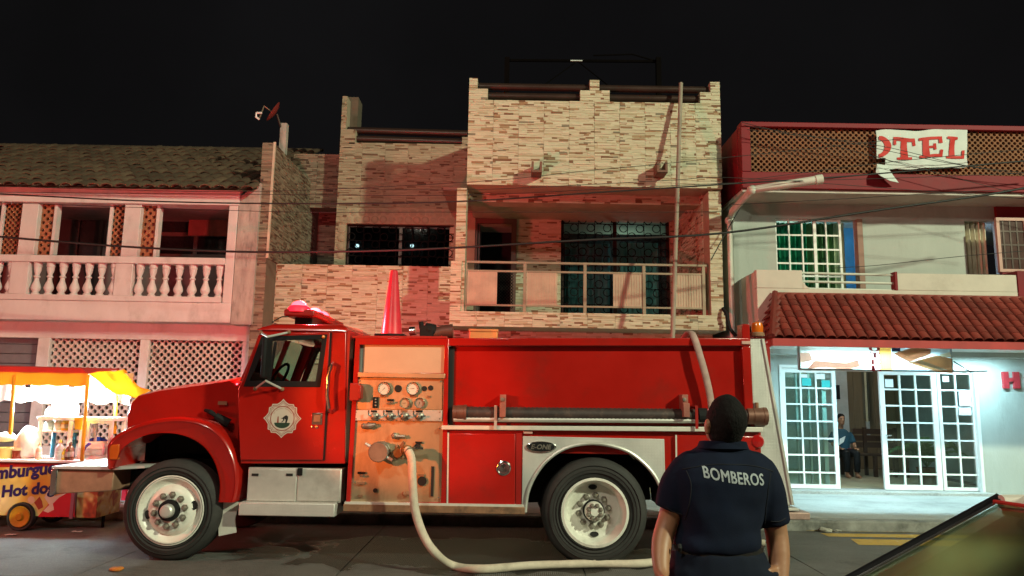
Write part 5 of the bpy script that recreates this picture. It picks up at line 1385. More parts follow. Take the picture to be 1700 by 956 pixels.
for px, py in ((591, 684), (591, 695), (730, 684), (730, 695), (597, 632), (731, 633), (586, 711), (586, 800), (729, 711), (728, 826)):
    c = T(px, py, YPn - .02); MB().lathe([(.009, 0), (.008, -.005), (0, -.006)], (c.x, YPn - .02, c.z), 'y', 8, caps=False).build('screw', M['nut'], pm)
def disc(px, py, r, m_, name, y=YPn - .01, h=.02, n=24, par=None):
    c = T(px, py, y); return MB().lathe([(r, .002), (r, -h), (r * .92, -h - .004), (0, -h - .004)], (c.x, y, c.z), 'y', n, caps=False).build(name, m_, par or pm, smooth=True)
def gauge(px, py, r, needle, face):
    c = T(px, py, YPn - .01); y = YPn - .01
    gg = MB().lathe([(r, .002), (r, -.035), (r * .90, -.042), (r * .84, -.03)], (c.x, y, c.z), 'y', 28, caps=False).build('gauge', M['chrome'], pm, smooth=True)
    MB().lathe([(r * .87, -.026), (0, -.026)], (c.x, y, c.z), 'y', 28, caps=False).build('gauge_dial', face, gg)
    tk = MB()
    for k in range(13):
        a = rad(225 - k * 22.5); ca_, sa_ = math.cos(a), math.sin(a); t_ = Vector((-sa_, 0, ca_)) * r * .025
        p, q = c + Vector((ca_ * r * .62, 0, sa_ * r * .62)), c + Vector((ca_ * r * .78, 0, sa_ * r * .78)); p.y = q.y = y - .0275
        tk.add([p - t_, q - t_, q + t_, p + t_], [(0, 1, 2, 3)])
    tk.build('gauge_marks', M['void'], gg)
    a = rad(needle); d_ = Vector((math.cos(a), 0, math.sin(a))); t_ = Vector((-d_.z, 0, d_.x)) * r * .04; cc_ = Vector((c.x, y - .029, c.z))
    MB().add([cc_ - d_ * r * .2 - t_, cc_ + d_ * r * .66, cc_ - d_ * r * .2 + t_], [(0, 1, 2)]).build('needle', M['void'], gg)
gauge(638.5, 645, .068, 225, M['gauge']); gauge(686, 645, .068, 185, M['gauge'])
gauge(672.5, 669, .055, 190, mat('brown gauge face', (.45, .32, .2), .4)); gauge(697, 669, .055, 250, mat('dim gauge face', (.35, .27, .22), .4))
disc(661, 645, .038, M['void'], 'port', h=.006); disc(704.5, 645, .027, M['void'], 'port', h=.006); disc(715, 644, .027, M['void'], 'port', h=.006)
MB().rbox(rect(619, 659, 628, 677, YPn - .01), YPn - .03, YPn - .009).build('switch', M['black'], pm, bevel=.004)
for py in (663, 668, 673): c = T(623.5, py, YPn - .03); MB().ball((c.x, YPn - .032, c.z), .010, 8, 6).build('switch_knob', M['nut'], pm)
for px, py, w_, m_ in ((637, 657, 11, 'rust'), (686, 657, 11, 'rust'), (648, 664, 11, 'black'), (712, 658, 5, 'rust'), (621, 682.5, 10, 'black'), (646, 682.5, 11, 'black'), (671, 682.5, 11, 'rust'), (696, 682.5, 11, 'black'), (615, 703, 11, 'black'), (695, 734.5, 11, 'black'), (599.5, 785, 12, 'black'), (599, 802, 13, 'rust'), (598, 823, 8, 'rust'), (699, 789, 9, 'rust')):
    MB().rbox(rect(px - w_ / 2, py - 1.5, px + w_ / 2, py + 1.8, YPn - .022), YPn - .026, YPn - .0).build('label_plate', M[m_], pm)
for px, py in ((648, 668.5), (643, 670), (599, 790)):
    c = T(px, py, YPn - .02); MB().tube([(c.x, YPn, c.z), (c.x, YPn - .04, c.z), (c.x + .04, YPn - .05, c.z + .01)], .010, 6).build('toggle', M['nut'], pm)
for px in (622, 647, 671, 696):                              # four pull valves with their levers
    c = T(px, 691, YPn - .022); y = YPn - .022
    v = MB().lathe([(.042, 0), (.042, -.02), (.026, -.03), (.022, -.06), (.012, -.065), (0, -.066)], (c.x, y, c.z), 'y', 18, caps=False).build('valve', M['nut'], pm, smooth=True)
    MB().tube([(c.x - .012, y - .05, c.z), (c.x - .05, y - .06, c.z + .015), (c.x - .055, y - .06, c.z + .06)], .010, 6).build('lever', M['chrome'], v, smooth=True)
    MB().tube([(c.x + .01, y - .05, c.z), (c.x + .07, y - .045, c.z + .006)], .008, 6).build('pull_rod', M['chrome'], v)
c = T(615, 707, YPn); g = MB(); g.tube([(c.x - .07, YPn - .03, c.z), (c.x, YPn - .05, c.z), (c.x + .06, YPn - .05, c.z + .015)], [.022, .03, .016], 8); g.ball((c.x - .06, YPn - .03, c.z), .032, 8, 6); g.build('drain_valve', M['nut'], pm, smooth=True)
c = T(662, 724, YPn); g = MB(); g.ball((c.x - .04, YPn - .03, c.z + .005), .035, 8, 6); g.tube([(c.x - .05, YPn - .04, c.z), (c.x + .07, YPn - .045, c.z)], .018, 8); g.build('drain_valve', M['nut'], pm, smooth=True)
# big capped intake
c = T(634, 748, YPn)
ic = MB().lathe([(.095, .0), (.095, -.05), (.085, -.06), (.085, -.13), (.10, -.135), (.10, -.21), (.092, -.218), (0, -.218)], (c.x, YPn, c.z), 'y', 28, caps=False).build('intake_cap', M['nut'], pm, smooth=True)
for a in (rad(150), rad(-30)):
    d_ = Vector((math.cos(a), 0, math.sin(a))); q = Vector((c.x, YPn - .18, c.z)); MB().tube([q + d_ * .09, q + d_ * .16], [.02, .014], 8).build('cap_lug', M['alu_s'], ic)
# discharge valve that feeds the hose
c = T(666, 749, YPn)
dv = MB().lathe([(.06, 0), (.06, -.02), (.045, -.03), (.042, -.10), (.055, -.11), (.055, -.16), (.045, -.17), (.045, -.24)], (c.x, YPn, c.z), 'y', 18).build('discharge_valve', M['brass'], pm, smooth=True)
g = MB()
for k in range(6): a = k * 1.05; g.ball((c.x + .06 * math.cos(a), YPn - .08 - .015 * (k % 3), c.z + .06 * math.sin(a)), .022, 7, 5)
g.tube([(c.x - .06, YPn - .1, c.z - .05), (c.x + .02, YPn - .14, c.z + .06), (c.x + .05, YPn - .15, c.z + .1)], .018, 8); g.build('coupling', M['rust'], dv, smooth=True)
c2 = T(690, 742, YPn); MB().tube([(c.x + .06, YPn - .1, c.z + .04), (c2.x, YPn - .12, c2.z), (c2.x + .09, YPn - .11, c2.z - .005)], [.016, .018, .03], 8, flat=.5).build('valve_lever', M['chrome'], dv, smooth=True)
disc(693, 741, .03, M['void'], 'port', h=.01)
disc(623, 814, .022, M['void'], 'port', h=.01); disc(700.6, 798.6, .046, M['void'], 'port', h=.012)
MB().rbox(rect(715.5, 774, 720, 824, YPn - .004), YPn - .012, YPn).build('slot', M['void'], pm)
c = T(673, 823, YPn); g = MB(); 
for k in range(5): g.ball((c.x + RS.uniform(-.04, .04), YPn - .03, c.z + RS.uniform(-.05, .05)), .026, 7, 5)
g.build('drain_cock', M['rust'], pm, smooth=True)
bk = rect(583, 636, 602, 665, S0 - .04); g = MB(); g.box(bk[0], bk[1] - .02, S0 - .12, S0 + .0, bk[2], bk[3]); g.box(bk[1] - .03, bk[1], S0 - .125, S0 + .0, bk[2] + .02, bk[3] - .02); g.build('side_bracket', M['red2'], pm, bevel=.008)
MB().rbox(rect(570, 839, 872, 851, S0), S0 - .02, S0 + .3).build('sill', M['rust'], ft, bevel=.006)
MB().rbox(rect(572, 835, 870, 840, S0), S0 - .012, S0 + .3).build('sill_trim', M['deck'], ft)
# tank body
g = MB(); TB = lambda px, py: T(px, py)
zt0, zt1 = T(990, 574).z, T(990, 561).z
bx0, bx1 = T(742, 640).x, T(1245, 640).x
zdk = T(990, 705).z
tk_ = MB(); tk_.box(bx0 + .02, bx1 - .02, S0 + .075, mir(S0 + .075), zdk - .3, zt1 - .02); tank = tk_.build('tank', M['red'], ft, bevel=.01)
MB().prism(P_([(740, 561), (1246, 561), (1246, 574), (740, 574)]), S0 + .001, S0 + .078).build('top_rail', M['red'], ft, bevel=.008)
MB().prism(P_([(585, 557), (742, 558), (742, 562), (585, 561)]), S0 - .004, mir(S0 - .004)).build('pump_roof', M['red2'], ft, bevel=.004)
MB().prism(P_([(1232, 575), (1246, 575), (1252, 704), (1238, 704)]), S0 + .002, S0 + .08).build('corner_post', M['red'], ft, bevel=.006)
MB().prism(P_([(741, 575), (754, 575), (751, 704), (739, 704)]), S0 + .05, S0 + .079).build('corner_post', M['void'], ft)
for px in (836, 1134):
    r = rect(px - 6, 655, px + 4, 682, S0 + .06); g = MB(); g.box(r[0], r[1], S0 - .06, S0 + .14, r[2], r[3]); g.box(r[0], r[1] + .0, S0 - .12, S0 - .05, r[2] - .06, r[2] + .08); g.build('hose_bracket', mat('red grey bracket', (.35, .12, .09), .5, var=.3, scale=9), ft, bevel=.004)
    MB().lathe([(.022, 0), (.02, -.02), (0, -.022)], ((r[0] + r[1]) / 2 - .01, S0 - .06, r[3] - .05), 'y', 6, caps=False).build('bolt', M['nut'], ft)
MB().prism(P_([(733, 706), (1265, 709), (1265, 717), (733, 713)]), S0 - .035, S0 + .16).build('deck_trim', M['deck'], ft, bevel=.006)
c0_, c1_ = T(753, 696, S0 - .02), T(1236, 699, S0 - .02); MB().tube([(c0_.x, S0 - .02, c0_.z), (c1_.x, S0 - .02, c1_.z)], .024, 8).build('hose_rail', M['alu_s'], ft, smooth=True)
# lower compartments and the tread plate round the arch
body = MB()
arc = [(872, 850), (876, 818), (888, 790), (906, 766), (930, 748), (955, 739), (985, 736), (1015, 740), (1044, 750), (1068, 768), (1087, 790), (1098, 815), (1102, 845)]
arc = dense(arc, 3)
MB().prism(P_([(737, 713), (1263, 717), (1264, 845), (1102, 845)] + arc[::-1][1:-1] + [(872, 848), (735, 838)], S0 + .03), S0 + .03, S0 + .08).build('lower_body', M['red'], ft)
g = MB(); q = P_(arc, S0 + .05); g.loft([[Vector((x, S0 + .07, z)) for x, z in q], [Vector((x, S0 + .72, z)) for x, z in q]], caps=False, closed=False); g.add([(x, S0 + .74, z) for x, z in q], [list(range(len(q)))]); g.build('wheel_arch', M['void'], ft)
PLt = [(868, 724), (1103, 729), (1106, 845), (1102, 845)] + arc[::-1][1:-1] + [(873, 848), (866, 848)]
MB().prism(P_(PLt), S0 + .005, S0 + .031).build('arch_plate', M['alu'], ft, bevel=.004)
g = MB(); g.tube([Vector((x, S0 - .004, z)) for x, z in P_(arc)], .018, 8); g.build('arch_trim', M['alu_s'], ft, smooth=True)
cd = MB().prism(P_([(743, 719), (856, 720), (855, 838), (741, 838)]), S0 + .002, S0 + .031).build('locker_door', M['red'], ft, bevel=.008)
MB().prism(P_([(743, 718), (745.5, 718), (744, 837), (741.5, 837)]), S0 - .006, S0 + .003).build('hinge', M['deck'], cd)
c = T(836, 777); MB().lathe([(.075, .004), (.075, -.008), (.062, -.014), (.058, -.006), (.042, -.006), (.04, -.014), (0, -.016)], (c.x, S0 + .002, c.z), 'y', 28, caps=False).build('latch', M['chrome'], cd, smooth=True)
MB().prism(P_([(857, 719), (867, 719), (865, 845), (856, 845)]), S0 + .004, S0 + .032).build('pillar', M['red2'], ft)
cd2 = MB().prism(P_([(1122, 722), (1254, 724), (1257, 838), (1124, 836)]), S0 + .002, S0 + .031).build('locker_door', M['red'], ft, bevel=.008)
MB().prism(P_([(1121, 722), (1123.5, 722), (1125, 837), (1122.5, 837)]), S0 - .006, S0 + .003).build('hinge', M['deck'], cd2)
MB().rbox(rect(869, 715.5, 884, 720, S0 - .0), S0 - .012, S0 + .03).build('marker_lamp', mat('pale pink lens', (.6, .35, .3), .3), ft, bevel=.004)
MB().rbox(rect(1231, 566, 1245, 571.5, S0 - .0), S0 - .012, S0 + .03).build('marker_lamp', mat('pale pink lens b', (.6, .35, .3), .3), ft, bevel=.004)
# oval maker's plate
c = T(898.5, 741.5, S0); ov = lambda s, y: [Vector((c.x + .155 * s * math.cos(2 * PI * k / 28), y, c.z + .055 * s * math.sin(2 * PI * k / 28))) for k in range(28)]
op = MB().loft([ov(1, S0 + .006), ov(1, S0 - .012), ov(.93, S0 - .016)]).build('oval_plate', M['chrome'], ft, smooth=True)
MB().loft([ov(.88, S0 - .0145), ov(.86, S0 - .019)]).build('plate_field', M['black'], op)
text_mb('E-ONE', .20, .05, lambda u, v: Vector((c.x - .10 + u + .25 * (v - .025), S0 - .0205, c.z - .025 + v)), bold=.03).build('plate_lettering', M['nut'], op)
# tail: sloping tread plate, step, lamps, beacon
MB().prism(P_([(1247, 562), (1269, 562), (1319, 839), (1268, 839), (1262, 720), (1253, 700)]), S0 + .035, S0 + .06).build('tail_plate', M['alu'], ft, bevel=.004)
MB().box(T(1250, 700).x, T(1290, 800).x, S0 + .07, mir(S0 + .07), .75, zt1 - .05).build('tail_body', M['red2'], ft)
MB().prism(P_([(1266, 562), (1270, 562), (1320, 839), (1316, 839)]), S0 + .02, S0 + .09).build('tail_edge', M['alu_s'], ft)
for k, (a, b, c_, d_) in enumerate(((1262, 843, 1326, 848), (1262, 850, 1344, 862))):
    MB().rbox(rect(a, b, c_, d_, S0 - .03), S0 - .05, mir(S0 - .05)).build('tail_step', mat('scuffed step', (.45, .30, .26), .5, metal=.3, var=.3, scale=8) if k else M['alu'], ft, bevel=.008)
for py, m_ in ((733, mat('red tail lens', (.45, .01, .01), .2, coat=.5)), (775, mat('clear tail lens', (.55, .45, .38), .25))):
    c = T(1262, py); MB().lathe([(.085, -.0), (.085, .05), (.07, .075), (0, .08)], (c.x, S0 + .12, c.z), 'x', 22, caps=False).build('tail_lamp', m_, ft, smooth=True)
    c = T(1258, py); MB().lathe([(.07, .03), (.07, -.0), (.055, -.02), (0, -.025)], (c.x, S0 + .01, c.z), 'y', 22, caps=False).build('side_lamp', m_, ft, smooth=True) if py < 750 else None
MB().rbox(rect(1231, 538, 1244, 562, S0 + .05), S0 + .03, S0 + .2).build('mast_post', M['red'], ft, bevel=.006)
c = T(1257.5, 558, S0 + .12); am = MB().lathe([(.072, 0), (.072, .03), (.062, .04)], (c.x, S0 + .12, c.z), n=20).build('amber_beacon', M['rust'], ft, smooth=True)
MB().lathe([(.06, .04), (.062, .10), (.05, .14), (.02, .155), (0, .156)], (c.x, S0 + .12, c.z), n=20, caps=False).build('beacon_dome', mat('amber beacon lens', (.70, .14, .01), .15, coat=.5), am, smooth=True)
# deck clutter that belongs to the engine: monitor nozzle
mn = MB(); y_ = S0 + .7
mn.tube([T(700, 556, y_), T(712, 548, y_), T(724, 549, y_)], [.05, .09, .07], 12); mn.box(T(698, 550, y_).x, T(720, 550, y_).x, y_ - .08, y_ + .08, T(700, 562, y_).z, T(700, 541, y_).z); mn.tube([T(700, 546, y_), T(699, 534, y_)], .03, 8)
mo = mn.build('water_monitor', M['black'], ft, bevel=.01)
MB().tube([T(712, 556, y_), T(735, 551, y_), T(752, 550, y_)], [.05, .075, .085], 16).build('monitor_nozzle', mat('brown nozzle', (.08, .035, .03), .5), mo, smooth=True)
MB().tube([T(680, 550, y_), T(690, 549, y_)], .05, 12).build('monitor_cap', M['chrome'], mo, smooth=True)
MB().tube([T(736, 562, y_ - .15), T(737, 561, y_ - .15)], .04, 10).build('monitor_knob', M['red2'], mo)
# ------------------------------------------------------------------ hoses, cone and box on and by the fire engine
hs = mat('black suction hose', (.045, .028, .026), .55, var=.35, scale=8, dirt=(.16, .09, .07), dscale=14, damt=.6)
a, b = T(752, 686, S0 + .02), T(1262, 691, S0 + .02)
sh_ = thing('suction_hose', 'ribbed black suction hose lying in brackets along the fire engine side', 'hose', ((a.x + b.x) / 2, S0 - .02, a.z - .08))
n = 150; pth = [a.lerp(b, k / n) for k in range(n + 1)]
MB().tube(pth, [.066 + (.006 if k % 2 else 0) for k in range(n + 1)], 16).build('hose', hs, sh_, smooth=True, ang=80)
ax_ = (b - a).normalized()
for (u, L_, r_) in ((a, .14, .085), (b - ax_ * .14, .20, .088)):
    cp = MB().tube([u, u + ax_ * L_ * .3, u + ax_ * L_ * .31, u + ax_ * L_ * .8, u + ax_ * L_ * .81, u + ax_ * L_], [r_ * .95, r_ * .95, r_, r_, r_ * 1.05, r_ * 1.05], 20).build('coupling', mat('brown coupling', (.19, .085, .06), .45, metal=.4, var=.3, scale=7), sh_, smooth=True)
MB().tube([b - Vector((.03, 0, -.07)), b - Vector((.03, 0, -.14))], .018, 6).build('coupling_lug', M['rust'], sh_)
for px in (823, 1153):
    c = T(px, 690, S0 + .02)
    g = MB(); g.box(c.x - .014, c.x + .014, S0 - .075, S0 - .06, c.z - .13, c.z + .10); g.box(c.x - .014, c.x + .014, S0 - .06, S0 + .10, c.z + .09, c.z + .105); g.build('hose_clip', M['alu_s'] if px < 900 else M['red2'], sh_)
c = T(1165, 690, S0 + .0); MB().tube([c - ax_ * .04, c + ax_ * .05], .078, 16).build('hose_strap', M['black'], sh_)
hosem = mat('canvas hose', (.62, .52, .42), .85, var=.12, scale=14, bump=.3, bscale=80, dirt=(.3, .24, .18), dscale=4, damt=.5)
GH = lambda px, py: (lambda p: Vector((p.x, p.y, G(p.x) + .042)))(ground(px, py - 6, .04))
fh = smooth_path([T(668, 749, S0 - .16), T(676, 747, S0 - .26), T(683, 762, S0 - .31), T(685, 800, S0 - .31), T(689, 845, S0 - .33), T(702, 886, S0 - .35), T(722, 917, S0 - .38), GH(752, 945), GH(800, 951), GH(880, 945), GH(980, 942), GH(1080, 940), GH(1128, 918), GH(1180, 905), GH(1270, 908)])
FH = tag(MB().tube(fh, [.040 + .004 * noise.noise(p * 4) for p in fh], 12).build('fire_hose', hosem, loc=(fh[60].x, fh[60].y, 0), smooth=True, ang=80), 'pale canvas fire hose running from the pump panel down onto the road', 'hose')
MB().tube([fh[5], fh[9]], .052, 14).build('coupling', M['brass'], FH, smooth=True)
MB().tube([fh[10], fh[11]], .047, 14).build('binding', M['nut'], FH, smooth=True)
dh = smooth_path([T(1136, 560, S0 + .6), T(1143, 552, S0 + .3), T(1151, 557, S0 + .02), T(1162, 590, S0 - .03), T(1173, 630, S0 - .03), T(1180, 665, S0 - .03), T(1183, 700, S0 - .05), T(1184, 712, S0 - .04)])
tag(MB().tube(dh, [.038] * len(dh), 10, flat=.55).build('fire_hose', mat('grey pink hose', (.42, .27, .24), .7, var=.2, scale=8), loc=tuple(dh[-1]), smooth=True, ang=80), 'thin grey pink hose hanging over the top rail of the fire engine', 'hose')
# cone
cb, ct = T(650, 560, S0 + .75), T(651, 449, S0 + .75)
cn = thing('traffic_cone', 'tall orange red traffic cone standing on the pump roof', 'traffic cone', (cb.x, S0 + .75, cb.z))
h_ = ct.z - cb.z
MB().lathe([(.125, .03), (.12, .04), (.042, h_ - .01), (.036, h_), (.028, h_)], (cb.x, S0 + .75, cb.z), n=28).build('cone_body', mat('orange red cone plastic', (.72, .03, .05), .35, var=.12, scale=4), cn, smooth=True)
MB().box(cb.x - .17, cb.x + .17, S0 + .58, S0 + .92, cb.z, cb.z + .03).build('cone_base', M['black'], cn, bevel=.01)
r = rect(779, 547, 826, 561, S0 + 1.2)
ob_ = thing('tool_box', 'flat orange tool box on top of the fire engine tank', 'box', ((r[0] + r[1]) / 2, S0 + 1.3, r[2]))
MB().box(r[0], r[1], S0 + 1.2, S0 + 1.5, r[2] - .05, r[3]).build('case', mat('orange box paint', (.60, .26, .08), .5), ob_, bevel=.012)
MB().box(r[0] - .008, r[1] + .008, S0 + 1.19, S0 + 1.51, r[3] - .025, r[3] + .006).build('lid', mat('orange lid paint', (.55, .24, .08), .5), ob_, bevel=.006)
# long pole leaning on the tower
p0, p1 = at(1116, 585, 10.9), at(1130.5, 138, 11.84)
dirp = (p1 - p0).normalized(); foot = p0 - dirp * ((p0.z - .16) / dirp.z)
pole = [foot.lerp(p1, k / 12) for k in range(13)]
tag(MB().tube(pole, .034, 10).build('leaning_pole', mat('weathered grey pole', (.27, .22, .17), .7, var=.25, scale=3), loc=tuple(foot), smooth=True), 'long thin grey pole leaning from the pavement up against the tower', 'pole')

# ------------------------------------------------------------------ food cart
YC = 9.25
cart = thing('food_cart', 'hamburger and hot dog cart with a yellow awning in front of the pierced screens', 'food cart', (-6.6, 9.6, G(-6.6)))
C = lambda px, py, y=YC: at(px, py, y)
bx_ = [(-150, 768), (125, 768), (125, 858), (-150, 858)]
xL, xM, xR_ = C(-150, 810).x, C(125, 810).x, C(176, 835, YC + .25).x
zB, zT_ = C(60, 857).z, C(60, 766).z
def printm(name, stops, scale, blobs, seed=0.0):
    mt, nt, b = nodes(name); L = nt.links.new
    tc = N(nt, 'ShaderNodeTexCoord'); mp = N(nt, 'ShaderNodeMapping'); mp.inputs['Location'].default_value = (seed, seed, seed); L(tc.outputs['Object'], mp.inputs['Vector'])
    no = N(nt, 'ShaderNodeTexNoise', i_Scale=scale, i_Detail=2.0, i_Distortion=.5); L(mp.outputs[0], no.inputs['Vector'])
    r = ramp(nt, stops); L(no.outputs['Fac'], r.inputs['Fac']); out = r.outputs[0]
    vo = N(nt, 'ShaderNodeTexVoronoi', i_Scale=blobs); L(mp.outputs[0], vo.inputs['Vector'])
    hs_ = ramp(nt, [(0.12, 1.25), (0.4, .8)]); L(vo.outputs['Distance'], hs_.inputs['Fac'])
    mx = N(nt, 'ShaderNodeMixRGB', blend_type='MULTIPLY', i_Fac=.6); L(out, mx.inputs['Color1']); L(hs_.outputs[0], mx.inputs['Color2'])
    L(mx.outputs[0], b.inputs['Base Color']); b.inputs['Roughness'].default_value = .35
    return mt
g = MB(); g.box(xL, xM, YC, YC + .65, zB, zT_); cb_ = g.build('cart_body', printm('yellow orange print', [(.28, (.66, .22, .03)), (.40, (.74, .46, .07)), (.50, (.78, .64, .18)), (.65, (.80, .72, .34))], 1.6, 5, 3.1), cart, bevel=.01)
MB().prism([(xL, zT_ - .10), (xM, zT_ - .05), (xM, zT_), (xL, zT_)], YC - .004, YC - .001).build('red_band', mat('red cart paint', (.50, .02, .015), .35), cb_)
PQ = lambda pts, d=.004: [(p.x, YC - d * .5, p.z) for p in (C(a, b) for a, b in pts)]
def cpatch(name, pts, m_, d):
    MB().add(PQ(pts, d), [list(range(len(pts)))]).build(name, m_, cb_)
cpatch('red_swoosh', [(64, 856), (78, 840), (92, 822), (124, 815), (124, 858), (64, 858)], mat('red print', (.55, .015, .03), .35, var=.1), .004)
cpatch('white_flame', [(72, 848), (82, 838), (74, 826), (80, 812), (88, 824), (112, 818), (98, 826), (88, 836), (90, 846), (80, 851)], mat('white print', (.70, .62, .50), .4), .0055)
cpatch('sausage_print', [(57, 834), (66, 824), (70, 832), (72, 842), (64, 846)], mat('brown print', (.35, .06, .03), .35), .006)
for (a, b, r_) in ((29, 775, 6), (12, 783, 5), (52, 830, 6), (-3, 830, 5)): cpatch('round_print', [(a + r_ * math.cos(t * PI / 6), b + r_ * 1.1 * math.sin(t * PI / 6)) for t in range(12)], mat('pale print', (.75, .62, .40), .4), .0045)
navy = mat('navy lettering', (.015, .012, .11), .4)
def cart_text(s, px, py, wpx, hpx, slope):
    o_ = C(px, py); w_ = wpx * YC / FOC; hh = hpx * YC / FOC
    text_mb(s, w_, hh, lambda u, v: Vector((o_.x + u, YC - .0042, o_.z + v + u * slope)), bold=.042).build('lettering', navy, cb_)
cart_text('Hamburguesas', -40, 806, 158, 27, .115)
cart_text('Hot dogs', 2, 832, 94, 25, .10)
g = MB(); g.box(xM + .002, xR_, YC + .05, YC + .6, zB - .02, C(150, 800, YC + .25).z); g.build('side_box', printm('food photo print', [(.3, (.20, .05, .03)), (.45, (.45, .08, .03)), (.55, (.68, .45, .15)), (.7, (.75, .62, .42))], 6, 12, 1.2), cart, bevel=.008)
MB().box(xM - .035, xM + .005, YC - .012, YC + .05, zB - .02, zT_ - .05).build('corner_trim', mat('plum trim', (.28, .10, .14), .4), cart)
zK = C(60, 763).z
ctop = MB().box(xL, C(165, 762).x, YC - .06, YC + .68, zK - .03, zK).build('counter', M['white_paint'], cart, bevel=.006)
# wheels
for dy in (0, .62):
    c = C(36, 857); rw = c.z - G(c.x)
    wo = MB().lathe([(.11, -.0), (.15, -.03), (rw - .01, -.03), (rw, -.015), (rw, .05), (rw - .02, .07), (.1, .07)], (c.x, YC - .01 + dy, c.z), 'y', 28, caps=False).build('wheel', M['tyre'], cart, smooth=True)
    MB().lathe([(.125, -.03), (.118, -.038), (.10, -.03), (.05, -.028), (.035, -.045), (0, -.045)], (c.x, YC - .01 + dy, c.z), 'y', 20, caps=False).build('hub', mat('yellow hub paint', (.50, .24, .01), .5, var=.2, dirt=(.1, .06, .02), dscale=9), wo, smooth=True)
for px in (-130, 150): c = C(px, 857); MB().tube([(c.x, YC + .3, zB), (c.x, YC + .3, G(c.x))], .02, 6).build('prop_leg', M['black'], cart)
# awning
avfr = mat('orange valance cloth', (.62, .20, .010), .7, var=.12, scale=3)
nt = avfr.node_tree; pb = nt.nodes['Principled BSDF']; tr_ = N(nt, 'ShaderNodeBsdfTranslucent'); tr_.inputs[0].default_value = (.75, .24, .006, 1)
ms = N(nt, 'ShaderNodeMixShader', i_Fac=.10); nt.links.new(pb.outputs[0], ms.inputs[1]); nt.links.new(tr_.outputs[0], ms.inputs[2]); nt.links.new(ms.outputs[0], nt.nodes['Material Output'].inputs['Surface'])
ayel = mat('yellow awning cloth', (.70, .27, .012), .7, var=.12, scale=3)
nt = ayel.node_tree; pb = nt.nodes['Principled BSDF']; tr_ = N(nt, 'ShaderNodeBsdfTranslucent'); tr_.inputs[0].default_value = (.80, .30, .006, 1)
ms = N(nt, 'ShaderNodeMixShader', i_Fac=.3); nt.links.new(pb.outputs[0], ms.inputs[1]); nt.links.new(tr_.outputs[0], ms.inputs[2]); nt.links.new(ms.outputs[0], nt.nodes['Material Output'].inputs['Surface'])
wht = mat('thin white plastic', (.80, .76, .66), .6); nt = wht.node_tree; pb = nt.nodes['Principled BSDF']; tr_ = N(nt, 'ShaderNodeBsdfTranslucent'); tr_.inputs[0].default_value = (.85, .80, .62, 1)
ms = N(nt, 'ShaderNodeMixShader', i_Fac=.5); nt.links.new(pb.outputs[0], ms.inputs[1]); nt.links.new(tr_.outputs[0], ms.inputs[2]); nt.links.new(ms.outputs[0], nt.nodes['Material Output'].inputs['Surface'])
ya, yb_ = YC - .15, YC + .75
A, B_, C_, D_ = C(147, 621, ya), C(206, 612, yb_), C(251, 650, yb_), C(222, 661, ya + .25)
zrid = C(60, 611, ya).z
g = MB(); g.add([(xL, ya, A.z + .02), (A.x, ya, A.z), (B_.x, yb_, B_.z), (xL, yb_, B_.z + .02)], [(0, 1, 2, 3)]); g.add([(xL, ya - .004, A.z - .005), (A.x, ya - .004, A.z - .005), (B_.x - .05, ya - .002, zrid + .005), (xL, ya - .004, zrid + .02)], [(0, 1, 2, 3)])
aw_ = g.build('awning', mat('red awning cloth', (.52, .02, .012), .6, var=.1), cart)
g = MB(); n = 60; vs = []
for k in range(n + 1):
    u = k / n; x = xL + (A.x - xL) * u; sc_ = abs(math.sin(u * PI * 9)) * .018
    vs += [Vector((x, ya - .01 + .004 * math.sin(u * 31), A.z + .012)), Vector((x, ya - .02 + .010 * math.sin(u * 31 + 1), A.z - .135 - sc_))]
g.add(vs, [(2 * k, 2 * k + 1, 2 * k + 3, 2 * k + 2) for k in range(n)]); g.build('front_valance', avfr, aw_, smooth=True)
g = MB(); n = 12; vs = []
for j in range(n + 1):
    for i in range(n + 1):
        u, v = i / n, j / n; p = A.lerp(B_, u).lerp(D_.lerp(C_, u), v); p.z += -.05 * math.sin(PI * v) + .015 * math.sin(v * 9 + u * 6); vs.append(p)
g.add(vs, [(j * (n + 1) + i, j * (n + 1) + i + 1, (j + 1) * (n + 1) + i + 1, (j + 1) * (n + 1) + i) for j in range(n) for i in range(n)]); g.build('side_flap', ayel, aw_, smooth=True)
g = MB(); n = 60; vs = []
for k in range(n + 1):
    u = k / n; x = xL + (C(225, 650, yb_).x - xL) * u; sc_ = .02 * math.sin(u * 40)
    vs += [Vector((x, yb_ - .08 + .015 * math.sin(u * 60), B_.z - .06)), Vector((x, yb_ - .1 + .03 * math.sin(u * 60 + 1), C(100, 668, yb_).z - sc_))]
g.add(vs, [(2 * k, 2 * k + 1, 2 * k + 3, 2 * k + 2) for k in range(n)]); g.build('rear_valance', wht, aw_, smooth=True)
ypol = mat('yellow pole paint', (.62, .33, .01), .4)
for p, q in ((C(24, 625, ya), C(17, 722, ya)), (C(146, 622, ya + .05), C(136, 765, ya + .1)), (C(193, 648, yb_ - .2), C(190, 720, yb_ - .2)), (C(-140, 622, ya), C(-140, 765, ya))): MB().tube([p, q], .022, 8).build('awning_post', ypol, cart)
